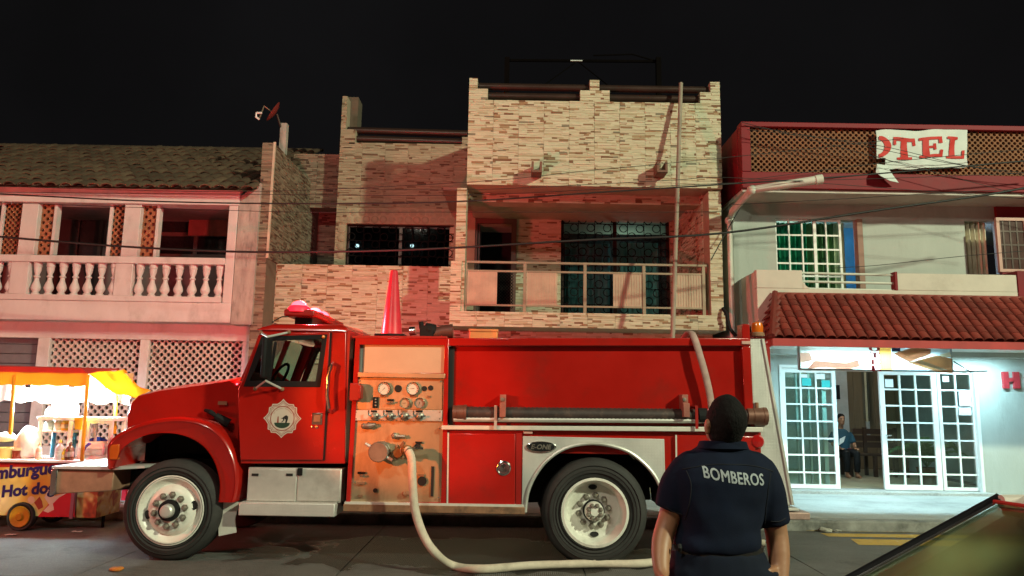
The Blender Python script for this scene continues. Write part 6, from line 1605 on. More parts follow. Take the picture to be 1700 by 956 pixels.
# bulbs
for k, (px, py, rr_, lab) in enumerate(((45, 655, .075, 'large lit bulb under the yellow awning over the counter'), (118, 650, .05, 'small lit bulb under the middle of the yellow awning'), (178, 652, .045, 'small lit bulb under the side flap of the yellow awning'))):
    p = C(px, py, YC + .3)
    t = thing('awning_bulb', lab, 'light bulb', (p.x, p.y, p.z - rr_))
    MB().ball(p, rr_, 14, 10, (1, 1, 1.15)).build('bulb', emit('lit bulb %d' % k, (1, .93, .75), 40 if k == 0 else 25, (1, .93, .78)), t, smooth=True)
    MB().lathe([(.03, rr_ * 1.05), (.03, rr_ + .07)], p, n=10).build('socket', M['black'], t)
    lamp('awning_bulb_light', 'POINT', (p.x, p.y - .02, p.z - rr_ - .10), (130, 62, 56)[k], (.62, .92, 1.0), .05)
# shelf rack standing on the counter
whp = M['white_paint']; ysf = YC + .25
rk = MB()
for px in (69, 119, 138, 186): a = C(px, 697, ysf); b = C(px - 3, 762, ysf); rk.box(a.x - .022, a.x + .022, ysf - .02, ysf + .02, zK, a.z); rk.box(a.x - .022, a.x + .022, ysf + .28, ysf + .32, zK, a.z)
r = rect(64, 692, 190, 698, ysf); rk.box(r[0], r[1], ysf - .03, ysf + .33, r[2], r[3]); zsh = r[3]
r2 = rect(64, 715, 120, 718, ysf); rk.box(r2[0], r2[1], ysf + .001, ysf + .3, r2[2], r2[3]); zs2_ = r2[3]
rk.build('shelf_rack', whp, cart, bevel=.004)
for px in (81, 116): a = C(px, 716, ysf); MB().tube([(a.x, ysf + .12, zK), (a.x, ysf + .12, zs2_ - .02)], .022, 10).build('blue_tube', mat('blue tube', (.03, .22, .40), .3), cart)
def bottle(px, z, y, h, r_, col, cap, label, name='sauce_bottle', group=None):
    x = C(px, 700, y).x
    t = thing(name, label, 'bottle', (x, y, z), group)
    MB().lathe([(r_ * .95, 0), (r_, .01), (r_, h * .58), (r_ * .75, h * .70), (r_ * .36, h * .78), (r_ * .34, h * .86)], (x, y, z), n=16).build('bottle_body', mat('sauce ' + label[:24], col, .25), t, smooth=True)
    MB().lathe([(r_ * .42, h * .86), (r_ * .38, h * .9), (r_ * .16, h), (0, h)], (x, y, z), n=12, caps=False).build('cap', mat('cap ' + label[:24], cap, .4), t, smooth=True)
    MB().lathe([(r_ * 1.015, h * .18), (r_ * 1.015, h * .46)], (x, y, z), n=16, caps=False).build('bottle_label', mat('label ' + label[:22], tuple(min(1, c * .6 + .3) for c in col), .5, var=.4, scale=30), t, smooth=True)
    return t
W_, Y_, O_, RD, BR = (.75, .72, .62), (.75, .48, .04), (.75, .22, .05), (.60, .05, .03), (.12, .04, .02)
for px, h, r_, cl, cp, lb in ((79, .13, .035, W_, W_, 'short white bottle at the end of the cart top shelf'), (90, .24, .05, W_, O_, 'tall cream bottle with an orange cap on the cart top shelf'),
                         (101, .25, .05, W_, RD, 'tall cream bottle with a red cap on the cart top shelf'), (112, .24, .05, (.75, .40, .16), Y_, 'peach coloured bottle on the cart top shelf'),
                         (123, .22, .045, W_, (.1, .3, .5), 'white bottle with a blue cap on the cart top shelf')):
    bottle(px, zsh, ysf + .12, h, r_, cl, cp, lb)
for px, h, r_, cl, cp, lb in ((83, .16, .06, W_, RD, 'squat white jar on the lower cart shelf'), (98, .15, .055, (.78, .66, .5), W_, 'squat cream jar in the middle of the lower cart shelf'), (110, .17, .055, Y_, Y_, 'yellow mustard bottle on the lower cart shelf')):
    bottle(px, zs2_, ysf + .12, h, r_, cl, cp, lb)
for px, h, r_, cl, cp, lb in ((70, .20, .035, (.72, .45, .3), O_, 'slim orange sauce bottle at the counter edge'), (104, .24, .048, (.55, .45, .5), Y_, 'sauce bottle with a yellow top on the counter'), (112, .14, .03, Y_, Y_, 'small yellow mustard bottle on the counter'), (121, .22, .05, BR, BR, 'dark brown sauce bottle on the counter')):
    bottle(px, zK, YC + .04, h, r_, cl, cp, lb)
x = C(136, 700, ysf).x; q = MB().lathe([(.06, 0), (.075, .15), (.068, .15), (.055, .01)], (C(134, 700, YC + .1).x, YC + .1, C(134, 713, YC + .1).z), n=4, a0=PI / 4).build('napkin_box', mat('yellow plastic', (.75, .50, .03), .4), loc=(C(134, 700, YC + .1).x, YC + .1, C(134, 713, YC + .1).z))
tag(q, 'yellow plastic napkin box hanging on the awning post', 'box')
def blob_bag(px, py, y, r_, sc_, label, col, name='plastic_bag', cat='bag', base=None):
    p = C(px, py, y); g = MB(); g.ball(p, r_, 18, 12, sc_)
    zmin = (base if base is not None else p.z - r_ * sc_[2])
    for v in g.v:
        d = noise.noise_vector(v * 9.0); v += d * r_ * .22
        v.z = max(v.z, zmin)
    o = g.build(name, mat(label[:26], col, .5, var=.12, scale=8), loc=(p.x, p.y, zmin), smooth=True, ang=70); return tag(o, label, cat)
blob_bag(48, 735, YC + .22, .17, (.9, .8, 1.25), 'crumpled white plastic bag on the counter beside the shelf rack', (.80, .78, .74), base=zK)
blob_bag(160, 768, YC + .28, .16, (1.3, .9, .7), 'crumpled white bags on the end of the counter', (.66, .68, .68), base=zK - .03)
blob_bag(10, 726, YC + .2, .10, (1.2, 1, .6), 'white food bag tied at the top behind the yellow pot', (.80, .80, .74), base=C(10, 735, YC + .2).z)
MB()
q = C(160, 745, YC + .3)
fb = thing('foam_box', 'white foam takeaway box on the bags at the end of the counter', 'box', (q.x, q.y, q.z - .1))
g = MB(); tz = C(158, 733, YC + .3).z; bz_ = C(158, 755, YC + .3).z
g.loft([[Vector((q.x + a * .9, q.y + b * .8, bz_)) for a, b in ((-.14, -.12), (.14, -.12), (.14, .12), (-.14, .12))], [Vector((q.x + a, q.y + b, (bz_ + tz) / 2)) for a, b in ((-.15, -.13), (.15, -.13), (.15, .13), (-.15, .13))], [Vector((q.x + a * .85, q.y + b * .8, tz)) for a, b in ((-.14, -.12), (.14, -.12), (.14, .12), (-.14, .12))]])
g.build('carton', mat('white foam', (.68, .66, .64), .8), fb, bevel=.012)
MB().box(q.x - .152, q.x + .152, q.y - .132, q.y + .132, (bz_ + tz) / 2 - .006, (bz_ + tz) / 2 + .006).build('rim', mat('foam rim', (.55, .54, .53), .8), fb)
g = MB(); pts = [C(137, 735, YC + .36), C(152, 727, YC + .5), C(166, 725, YC + .6), C(184, 733, YC + .5)]
vs = [p for p in pts] + [p + Vector((.01, .05, -.10)) for p in pts]; g.add(vs, [(i, i + 1, 5 + i, 4 + i) for i in range(3)]); g.add([v + Vector((0, .01, 0)) for v in vs], [(i, 4 + i, 5 + i, i + 1) for i in range(3)])
tag(g.build('blue_sheet', mat('blue plastic sheet', (.02, .07, .45), .4), loc=tuple(pts[3])), 'folded blue plastic sheet behind the foam box on the cart', 'sheet')
g = MB(); g.tube([C(136, 754, YC + .12), C(142, 742, YC + .1), C(149, 736, YC + .1)], [.012, .022, .03], 8, flat=.4)
tag(g.build('knife', mat('purple blue handle', (.06, .02, .26), .4), loc=tuple(C(136, 754, YC + .12))), 'purple handled knife leaning on the foam box', 'knife')
q = C(10, 748, YC + .15); zq_ = zK
pt = thing('yellow_pot', 'yellow pot of sauce on the left end of the cart counter', 'pot', (q.x, q.y, zK))
MB().lathe([(.11, 0), (.13, .12), (.135, .13), (.12, .13), (.10, .02)], (q.x, q.y, zK), n=20).build('pot', mat('pale yellow plastic', (.75, .62, .20), .4), pt, smooth=True)
MB().tube([(q.x + .09, q.y, zK + .13), (q.x + .16, q.y, zK + .26), (q.x + .20, q.y, zK + .30)], .012, 6).build('ladle', mat('yellow ladle', (.72, .52, .12), .4), pt)
q = C(29, 748, YC + .12); jr = thing('sauce_jar', 'glass jar of dark red sauce with a cream lid on the counter', 'jar', (q.x, q.y, zK))
MB().lathe([(.055, 0), (.058, .10)], (q.x, q.y, zK), n=16).build('jar', mat('dark red sauce', (.20, .03, .015), .2), jr, smooth=True)
MB().lathe([(.062, .10), (.062, .13), (0, .135)], (q.x, q.y, zK), n=16, caps=False).build('lid', mat('cream lid', (.7, .58, .35), .5), jr, smooth=True)
# glass food case on the right
cf = MB(); frame_rect(cf, C(146, 715, ysf).x, C(187, 715, ysf).x, C(165, 742, ysf).z, C(165, 699, ysf).z, ysf - .03, ysf, .03); cf.build('display_frame', mat('grey frame', (.50, .50, .48), .4), cart)
# red plastic stool behind the truck nose
q = ground(207, 834, .15); sx_, sy_ = q.x, 10.75; zb_ = G(sx_) + .14
stl = thing('plastic_stool', 'red plastic stool on the pavement behind the front tyre', 'stool', (sx_, sy_, zb_))
MB().box(sx_ - .15, sx_ + .15, sy_ - .15, sy_ + .15, zb_ + .40, zb_ + .43).build('seat', mat('red stool plastic', (.60, .02, .05), .4), stl, bevel=.015)
for a in (-1, 1):
    for b in (-1, 1): MB().ext([(sx_ + a * .15 - .03, sy_ + b * .15 - .02, zb_), (sx_ + a * .15 + .03, sy_ + b * .15 - .02, zb_), (sx_ + a * .15 + .03, sy_ + b * .15 + .02, zb_), (sx_ + a * .15 - .03, sy_ + b * .15 + .02, zb_)], (-a * .03, -b * .03, .40)).build('leg', mat('red stool leg', (.55, .02, .05), .4), stl)

# ------------------------------------------------------------------ parked car
CZ = lambda x: G(x)
car = thing('parked_car', 'pale car parked close by with its windscreen edge in the corner', 'car', (1.9, 1.55, G(1.9)))
cpaint = mat('pale car paint', (.62, .55, .50), .2, var=.06, coat=.6); cblk = mat('black trim', (.01, .01, .012), .3)
yn, yf = .72, 2.42; ymid = (yn + yf) / 2
tp = at(1655, 832, 2.30); bt_ = at(1415, 956, 2.38)
d2 = (bt_ - tp); base_ = tp + d2 * 1.95
xt_, zt_ = tp.x, tp.z; xb_, zb_ = base_.x, base_.z
# body: cross-sections along x
def sect(x, w, z0, z1, zc):
    hw = w / 2
    pr = [(-hw * .92, z0), (-hw, z0 + .12), (-hw * 1.0, (z0 + z1) / 2), (-hw * .96, z1 - .06), (-hw * .82, z1), (0, zc), (hw * .82, z1), (hw * .96, z1 - .06), (hw, (z0 + z1) / 2), (hw, z0 + .12), (hw * .92, z0)]
    return [Vector((x, ymid + a, z + G(x))) for a, z in pr]
x0c = xb_ - .95
g = MB(); g.loft([sect(x0c - .12, 1.35, .28, .60, .61), sect(x0c, 1.62, .22, .72, .73), sect(x0c + .35, 1.70, .20, .80, .83), sect(xb_ + .02, 1.72, .20, zb_ - .05, zb_ - .02), sect(xb_ + 1.0, 1.74, .20, zb_ - .02, zb_ - .02), sect(xb_ + 2.5, 1.74, .20, zb_ - .01, zb_), sect(xb_ + 3.2, 1.68, .24, zb_ - .04, zb_), sect(xb_ + 3.45, 1.5, .30, zb_ - .14, zb_ - .1)])
g.build('body', cpaint, car, smooth=True, ang=50)
hwT, hwB = (yf - yn) / 2 - .14, (yf - yn) / 2 - .03
def W3(x, s, z): return Vector((x, ymid + s, z))
rx = xt_ + 1.35
# roof panel, crowned
g = MB(); rows_ = []
for x, dz, k in ((xt_, 0, 1), (xt_ + .10, .030, 1.005), (xt_ + .3, .055, 1.01), (xt_ + .7, .07, 1.01), (rx, .03, .98)):
    rows_.append([W3(x - .02 * (1 - (2 * t - 1) ** 2), (2 * t - 1) * hwT * k, zt_ + dz + .018 * (1 - (2 * t - 1) ** 2)) for t in [i / 10 for i in range(11)]] + [W3(x, (1 - 2 * t) * hwT * k, zt_ + dz - .035) for t in [i / 10 for i in range(11)]])
g.loft(rows_); g.build('roof', cpaint, car, smooth=True, ang=50)
MB().tube([W3(xt_ - .02 - .02 * (1 - (2 * t - 1) ** 2), (2 * t - 1) * hwT, zt_ + .002 + .018 * (1 - (2 * t - 1) ** 2)) for t in [i / 10 for i in range(11)]], .006, 6).build('roof_edge', mat('red edge strip', (.34, .02, .015), .4), car)
def wpt(u, v):
    s = (2 * u - 1); x = xb_ + (xt_ - xb_) * v - .07 * (1 - s * s); z = zb_ + (zt_ - zb_) * v
    return W3(x, s * (hwB + (hwT - hwB) * v), z)
n = 12; g = MB(); vs = [wpt(i / n, j / n) for j in range(n + 1) for i in range(n + 1)]
g.add(vs, [(j * (n + 1) + i, j * (n + 1) + i + 1, (j + 1) * (n + 1) + i + 1, (j + 1) * (n + 1) + i) for j in range(n) for i in range(n)])
g.build('windscreen', glass('windscreen glass', (.40, .46, .36), .14, 3.2, (.66, .85, .52)), car, smooth=True)
for s in (0, 1):
    pil = [wpt(s, j / 8) + Vector((.01, (.022 if s else -.022), .012)) for j in range(9)]
    MB().tube(pil, .013, 8).build('windscreen_pillar', cblk, car, smooth=True)
    MB().tube([p + Vector((-.01, -.018 if s else .018, -.006)) for p in pil], .004, 6).build('chrome_strip', M['chrome'], car, smooth=True)
    sy = hwT if s else -hwT; by = hwB if s else -hwB
    g = MB(); sgn = 1 if s else -1
    g.add([W3(xt_ + .06, sy, zt_ - .01), W3(rx, sy * .98, zt_), W3(rx + .55, by, zb_), W3(xb_ + .12, by, zb_)], [(0, 1, 2, 3)]); g.build('side_window', M['dark_glass'], car)
    MB().tube([W3(rx, sy, zt_ + .01), W3(rx + .6, by, zb_)], .035, 8).build('rear_pillar', cpaint, car, smooth=True)
    MB().tube([W3(xt_ + .75, sy * 1.0, zt_ + .02), W3(xt_ + .72, by, zb_ - .02)], .025, 8).build('door_pillar', cblk, car)
    MB().tube([W3(xt_, sy, zt_ + .0), W3(rx, sy, zt_ + .02)], .022, 8).build('roof_rail', cpaint, car, smooth=True)
    q = W3(xb_ + .42, sgn * (hwB + .14), zb_ + .07)
    mrr = MB(); mrr.ball(q, .085, 14, 10, (.7, 1.15, .75)); mrr.build('door_mirror', cpaint, car, smooth=True)
    for x in (x0c + .45, xb_ + 2.45):
        wo = MB().lathe([(.17, 0), (.26, -.02), (.30, 0), (.31, .05), (.31, .14), (.28, .18)], (x, ymid + (hwB - .02 if s else -hwB + .02), .31 + G(x)), 'y', 24, caps=False).build('wheel', M['tyre'], car, smooth=True)
        MB().lathe([(.19, -.01), (.16, .0), (.05, -.0), (.0, -.01)] if not s else [(.19, .18), (.16, .17), (0, .18)], (x, ymid + (hwB - .02 if s else -hwB + .02), .31 + G(x)), 'y', 20, caps=False).build('rim', M['chrome'], wo, smooth=True)
    MB().ball(W3(x0c - .04, sgn * .62, .58), .12, 12, 8, (.5, 1.1, .6)).build('headlight', mat('headlight lens', (.6, .6, .6), .1), car, smooth=True)
g = MB(); g.add([W3(rx, -hwT, zt_), W3(rx, hwT, zt_), W3(rx + .6, hwB, zb_), W3(rx + .6, -hwB, zb_)], [(0, 1, 2, 3)]); g.build('rear_window', M['dark_glass'], car)
MB().prism([(xb_ + .05, zb_ - .02), (xb_ + .55, zb_ - .01), (xb_ + .55, zb_ - .15), (xb_ + .05, zb_ - .15)], ymid - .75, ymid + .75).build('dashboard', mat('dusty dashboard', (.10, .11, .08), .7), car)
for s in (-.36, .36):
    g = MB(); g.prism([(xb_ + 1.15, .40), (xb_ + 1.35, .40), (xb_ + 1.55, zt_ - .22), (xb_ + 1.42, zt_ - .20)], ymid + s - .24, ymid + s + .24); g.box(xb_ + 1.45, xb_ + 1.55, ymid + s - .13, ymid + s + .13, zt_ - .22, zt_ - .05); g.build('car_seat', mat('dark red seat', (.20, .02, .015), .8), car, bevel=.03, seg=3)
MB().tube([Vector((xb_ + .62 + .12 * math.sin(t) * .4, ymid - .36 + .18 * math.cos(t), zb_ + .02 + .17 * math.sin(t))) for t in [2 * PI * k / 18 for k in range(19)]], .014, 6).build('steering_wheel', cblk, car)
MB().rbox(rect(1560, 893, 1590, 899, 1.5), 1.49, 1.5) 

# ------------------------------------------------------------------ wires, litter
def wire(pts, r_, Y, label, group=None, k=6):
    P = smooth_path([at(a, b, Y if not isinstance(Y, (list, tuple)) else Y[i]) for i, (a, b) in enumerate(pts)], k)
    o = MB().tube(P, r_, 5).build('overhead_wire', M['cable'], loc=tuple(P[0]), smooth=True, ang=80)
    return tag(o, label, 'wire', group)
wire([(-60, 388), (0, 393), (200, 409), (400, 418), (600, 417), (760, 411), (980, 398), (1200, 387), (1450, 350), (1640, 323), (1760, 300)], .017, 10.6, 'thick black cable sagging across all three house fronts below the roofs')
wire([(-60, 319), (0, 322), (250, 334), (490, 338), (750, 335), (1000, 319), (1200, 306), (1400, 293), (1760, 262)], .012, 11.0, 'medium black cable crossing just below the white house beam and the tower foot')
TW = 'thin wires in front of the houses'
for pts, thin in zip(([(-60, 317), (0, 319), (490, 323), (760, 324), (1000, 314), (1230, 303), (1500, 295), (1760, 285)], [(-60, 334), (0, 336), (250, 345), (500, 352), (760, 352), (1115, 352), (1200, 351)],
            [(-60, 306), (0, 309), (400, 318), (780, 302), (980, 283), (1200, 262), (1500, 230)], [(560, 312), (780, 315), (1100, 300), (1240, 296), (1700, 330), (1760, 336)]),
        ('thin wire running just under the white house beam and past the tower foot', 'lowest of the thin wires, level with the scalloped blocks over the grille window', 'thin wire climbing to the right across the tower wall below its spouts', 'thin wire starting at the stone house corner and falling across the hotel parapet band')):
    wire(pts, .0048, 10.9, thin, TW)
HW = 'thin wires crossing the hotel front'; 
for pts, hl in zip(([(1232, 203), (1320, 225), (1460, 262), (1605, 300), (1760, 340)], [(1235, 208), (1400, 235), (1560, 268), (1760, 300)], [(1240, 215), (1450, 240), (1605, 275), (1760, 292)], [(1230, 300), (1450, 272), (1620, 255), (1760, 243)],
            [(1380, 445), (1460, 440), (1600, 425), (1760, 412)], [(1210, 340), (1400, 330), (1600, 318), (1760, 312)]),
        ('steepest thin wire falling from the parapet corner across the torn banner', 'thin wire from the parapet corner across the upper half of the torn banner', 'third thin wire from the parapet corner, ending low on the right of the banner', 'thin wire rising to the right across the lower edge of the torn banner', 'thin wire in front of the hotel upper wall beside the barred balcony gap', 'thin wire just below the hotel parapet band under the soffit')):
    wire(pts, .005, 11.3, hl, HW)
wire([(1180, 432), (1213, 372), (1262, 290)], .009, [11.7, 11.8, 11.9], 'short slanting stay wire between the stone house and the drain pipe')
q = ground(190, 948)
g = MB(); 
for k in range(6): g.ball((q.x + RS.uniform(-.07, .07), q.y + RS.uniform(-.03, .03), G(q.x) + .02), RS.uniform(.02, .04), 7, 5, (1.3, .9, .55))
tag(g.build('orange_litter', mat('crumpled orange wrapper', (.55, .18, .03), .5, var=.3, scale=30), loc=(q.x, q.y, G(q.x))), 'crumpled orange wrapper lying on the road in front of the cart', 'litter')

for px, py, lab in ((18, 889, 'white paper scrap lying on the road by the cart wheel'), (128, 884, 'small pale paper scrap lying in the dark below the cart')):
    q = ground(px, py); g = MB(); n = 5
    vs = [Vector((q.x + .12 * (i / n - .5), q.y + .07 * (j / n - .5), G(q.x) + .008 + .012 * noise.noise(Vector((i * .7 + px, j * .7, 0))) + .006)) for j in range(n + 1) for i in range(n + 1)]
    g.add(vs, [(j * (n + 1) + i, j * (n + 1) + i + 1, (j + 1) * (n + 1) + i + 1, (j + 1) * (n + 1) + i) for j in range(n) for i in range(n)])
    tag(g.build('paper_scrap', mat('white paper scrap', (.6, .6, .58), .8), loc=(q.x, q.y, G(q.x))), lab, 'litter')
# ------------------------------------------------------------------ people
def fuse(mb, voxel, name, m_, parent, smooth_it=4, fac=.6):
    """union of the collected closed shapes as one continuous surface"""
    me = mb.mesh('shape'); ob = bpy.data.objects.new('shape', me); COL.objects.link(ob)
    r = ob.modifiers.new('r', 'REMESH'); r.mode = 'VOXEL'; r.voxel_size = voxel; r.use_smooth_shade = True
    s = ob.modifiers.new('s', 'SMOOTH'); s.factor = fac; s.iterations = smooth_it
    dg = bpy.context.evaluated_depsgraph_get()
    out = bpy.data.meshes.new_from_object(ob.evaluated_get(dg))
    bpy.data.objects.remove(ob)
    o = WLOC[parent.name]
    out.transform(Matrix.Translation(-o)); out.name = name
    out.materials.clear(); out.materials.append(m_)
    out.polygons.foreach_set('use_smooth', [True] * len(out.polygons))
    n = bpy.data.objects.new(name, out); COL.objects.link(n); n.parent = parent; WLOC[n.name] = o
    return n
def elips(c, rx, ry, n=20, tilt=0.0, p=2.3):
    out = []
    for k in range(n):
        a = 2 * PI * k / n; ca, sa = math.cos(a), math.sin(a)
        x = rx * math.copysign(abs(ca) ** (2 / p), ca); y = ry * math.copysign(abs(sa) ** (2 / p), sa)
        out.append(Vector((c[0] + x, c[1] + y, c[2] + y * tilt)))
    return out
skin = mat('brown skin', (.33, .155, .085), .5, var=.08, scale=12)
hairm = mat('short black hair', (.006, .005, .005), .9, bump=.5, bscale=220, var=.4, scale=60, spec=.2, stretch=(1, 1, .25))
navyc = mat('navy polo cloth', (.0035, .0068, .020), .9, var=.22, scale=7, bump=.12, bscale=320, spec=.2)
navyt = mat('navy trouser cloth', (.005, .008, .019), .85, var=.25, scale=8, bump=.1, bscale=300, spec=.2)
FY = 2.90
F = lambda px, py, dy=0.0: at(px, py, FY + dy)
fx = F(1200, 800).x
gz = G(fx)
man = thing('person', 'firefighter seen from behind in a navy polo shirt lettered BOMBEROS looking up', 'person', (fx, FY, gz))
cxp = lambda py: {750: 1206, 770: 1204, 800: 1202, 840: 1199, 880: 1194, 920: 1190}.get(py, 1200)
z_ = lambda py: F(1200, py).z
px1 = FY / FOC                                   # metres per pixel
# --- body: legs, arms with hands, neck and head in one surface
b = MB()
belt = z_(905)
hipz = belt - .12
for s in (-1, 1):
    hx = fx + s * .095
    b.tube([(hx, FY, hipz + .05), (hx + s * .01, FY - .01, hipz - .18), (hx + s * .015, FY - .015, .48 + gz), (hx + s * .02, FY + .02, .30 + gz), (hx + s * .02, FY + .03, .09 + gz)], [.10, .092, .062, .058, .042], 14)
    b.tube([(hx + s * .02, FY + .06, .06 + gz), (hx + s * .03, FY - .06 + .14, .05 + gz), (hx + s * .035, FY + .20, .035 + gz)], [.045, .045, .03], 10)
b.loft([elips((fx - .015, FY, hipz - .06), .15, .10), elips((fx - .015, FY, hipz + .06), .155, .11), elips((fx - .02, FY, belt), .14, .10), elips((fx - .02, FY, z_(860)), .14, .10), elips((fx - .01, FY + .0, z_(800)), .15, .10), elips((fx + .005, FY + .01, z_(765)), .13, .085), elips((F(1205, 745).x, FY + .015, z_(748)), .075, .07)])
neck0, neck1 = F(1203, 752, .01), F(1203, 712, -.015)
b.tube([neck0, neck0.lerp(neck1, .5), neck1], [.062, .054, .054], 16)
# arms, slightly away from the body, elbows soft
def arm(pts, rr): b.tube(smooth_path(pts, 4), [rr[min(int(i / 4), len(rr) - 1)] * (1 - (i % 4) / 4) + rr[min(int(i / 4) + 1, len(rr) - 1)] * ((i % 4) / 4) for i in range(4 * (len(pts) - 1) + 1)], 14)
LA = [F(1148, 790), F(1124, 822, .0), F(1110, 862, .0), F(1099, 900, -.03), F(1097, 935, -.08), F(1100, 956, -.11)]
arm(LA, [.058, .048, .041, .039, .032, .026])
RA = [F(1254, 790), F(1277, 838, .01), F(1288, 880, .02), F(1293, 920, .0), F(1294, 958, -.03), F(1294, 985, -.05)]
arm(RA, [.058, .049, .043, .041, .033, .027])
def hand(w, d, s):
    d = d.normalized(); side = Vector((s, 0, 0)); side = (side - d * side.dot(d)).normalized(); nrm = d.cross(side)
    # palm faces the thigh: its width runs front to back
    wv, tv = nrm, side
    g = MB(); g.loft([[w + d * t + wv * a * ww + tv * c * tt for a, c in ((-1, -.6), (-.5, -1), (.5, -1), (1, -.6), (1, .6), (.5, 1), (-.5, 1), (-1, .6))] for t, ww, tt in ((-.02, .026, .020), (.02, .034, .017), (.06, .041, .015), (.088, .040, .013))])
    b.add(g.v, g.f)
    for k, L_ in enumerate((.066, .076, .072, .056)):
        o_ = w + d * .082 + wv * (-.031 + .0205 * k); cu = -tv * s
        p1 = o_ + d * L_ * .45 + cu * .004; p2 = p1 + d * L_ * .32 + cu * .014; p3 = p2 + d * L_ * .2 + cu * .02
        b.tube([o_ - d * .02, o_, p1, p2, p3], [.0098, .0098, .009, .0082, .0066], 8)
    o_ = w + d * .02 - wv * .028
    b.tube([o_, o_ + d * .03 - wv * .022, o_ + d * .062 - wv * .030, o_ + d * .085 - wv * .024], [.015, .0125, .0105, .008], 8)
hand(LA[-1], LA[-1] - LA[-2], -1); hand(RA[-1], RA[-1] - RA[-2], 1)
# head, tipped back and turned a little to the left: axis 'up' leans toward the camera
hc = F(1203, 703, -.015)
yaw, pitch_ = rad(12), rad(26)
HM = Matrix.Rotation(yaw, 4, 'Z') @ Matrix.Rotation(pitch_, 4, 'X')
hp_ = lambda x, y, z: hc + (HM @ (Vector((x, y, z)) * .88))
def headball(bb, k=1.0):
    rings = []
    for z, rx, ry, oy in ((-.105, .030, .035, .045), (-.095, .048, .058, .030), (-.065, .062, .080, .012), (-.02, .071, .090, .002), (.03, .075, .096, -.004), (.07, .068, .088, -.008), (.098, .048, .062, -.008), (.112, .022, .03, -.008)):
        rings.append([hp_(rx * k * math.cos(2 * PI * i / 20), oy + ry * k * math.sin(2 * PI * i / 20), z * k) for i in range(20)])
    bb.loft(rings)
headball(b)
b.tube([hp_(0, -.01, -.03), hp_(0, -.03, -.11), neck1.lerp(neck0, .2)], [.054, .054, .054], 14)
b.tube([hp_(0, .085, .01), hp_(0, .105, -.02), hp_(0, .100, -.035)], [.010, .015, .012], 8)       # nose
for s in (-1, 1):
    b.ball(hp_(s * .083, -.006, -.014), .032, 10, 8, (.35, .62, 1.0)); b.ball(hp_(s * .087, -.014, .002), .02, 8, 6, (.5, .8, 1))
    b.ball(hp_(s * .03, .083, .018), .016, 8, 6, (1, .5, .6))
b.tube([hp_(-.022, .088, -.062), hp_(0, .096, -.060), hp_(.022, .088, -.062)], [.006, .009, .006], 6)
body = fuse(b, .0062, 'body', skin, man, 5)
for s in (-1, 1): MB().ball(hp_(s * .03, .087, .018), .011, 10, 8).build('eye', mat('eye white', (.7, .68, .65), .2), man, smooth=True)
# hair cap over the skull, cropped at the nape
hb_ = MB(); rings = []
for z, rx, ry, oy in ((-.085, .052, .045, -.030), (-.06, .068, .068, -.020), (-.02, .079, .088, -.012), (.03, .084, .101, -.008), (.075, .070, .094, -.010), (.108, .048, .068, -.008), (.130, .020, .032, -.006)):
    rings.append([hp_(rx * math.cos(2 * PI * i / 24), min(oy + ry * math.sin(2 * PI * i / 24), .055 if z < .05 else 9), z) for i in range(24)])
hb_.loft(rings)
hair = fuse(hb_, .007, 'hair', hairm, man, 3)
tx = bpy.data.textures.new('hair_noise', 'CLOUDS'); tx.noise_scale = .012
dm_ = hair.modifiers.new('tufts', 'DISPLACE'); dm_.texture = tx; dm_.strength = .005; dm_.mid_level = .4; dm_.texture_coords = 'LOCAL'
# shirt: torso loft and two short sleeves, fused
s_ = MB()
L = lambda a, bb, py, ry, dy=0, tilt=0: elips(((F(a, py).x + F(bb, py).x) / 2, FY + dy, z_(py)), (F(bb, py).x - F(a, py).x) / 2, ry, 24, tilt, 2.6)
s_.loft([L(1124, 1256, 912, .120), L(1121, 1259, 900, .128), L(1126, 1258, 880, .124), L(1122, 1262, 850, .126), L(1117, 1270, 820, .132, .0), L(1114, 1276, 795, .136, .0), L(1117, 1277, 775, .132, .008), L(1138, 1262, 758, .105, .012), L(1158, 1244, 746, .078, .014), L(1166, 1236, 738, .070, .012)])
s_.loft([L(1165, 1237, 746, .068, .012), L(1166, 1236, 736, .072, .010), L(1167, 1235, 731, .073, .008)])
def sleeve(pts, rr): s_.tube(smooth_path(pts, 4), [rr[0] + (rr[1] - rr[0]) * i / (4 * (len(pts) - 1)) for i in range(4 * (len(pts) - 1) + 1)], 18)
sleeve([F(1146, 782, .005), F(1130, 800, .0), F(1119, 826, .0), F(1112, 848, .0)], (.078, .062))
sleeve([F(1252, 782, .005), F(1266, 804, .005), F(1276, 840, .015), F(1282, 868, .02)], (.080, .065))
s_.add(*(lambda g: (g.v, g.f))(MB().ball((F(1150, 781).x, FY + .005, z_(782)), .078, 14, 10)))
s_.add(*(lambda g: (g.v, g.f))(MB().ball((F(1250, 781).x, FY + .005, z_(782)), .080, 14, 10)))
shirt = fuse(s_, .009, 'polo_shirt', navyc, man, 6)
# folds
for v in shirt.data.vertices:
    w = v.co + WLOC[man.name]
    low = max(0.0, min(1.0, (z_(800) - w.z) / .25))
    k = noise.noise(Vector((w.x * 7, w.y * 7, w.z * 16))) * .016 * low + noise.noise(Vector((w.x * 9 + w.z * 6, w.y * 5, w.z * 5 - w.x * 5))) * .010
    v.co += v.normal * k
shirt.data.update()
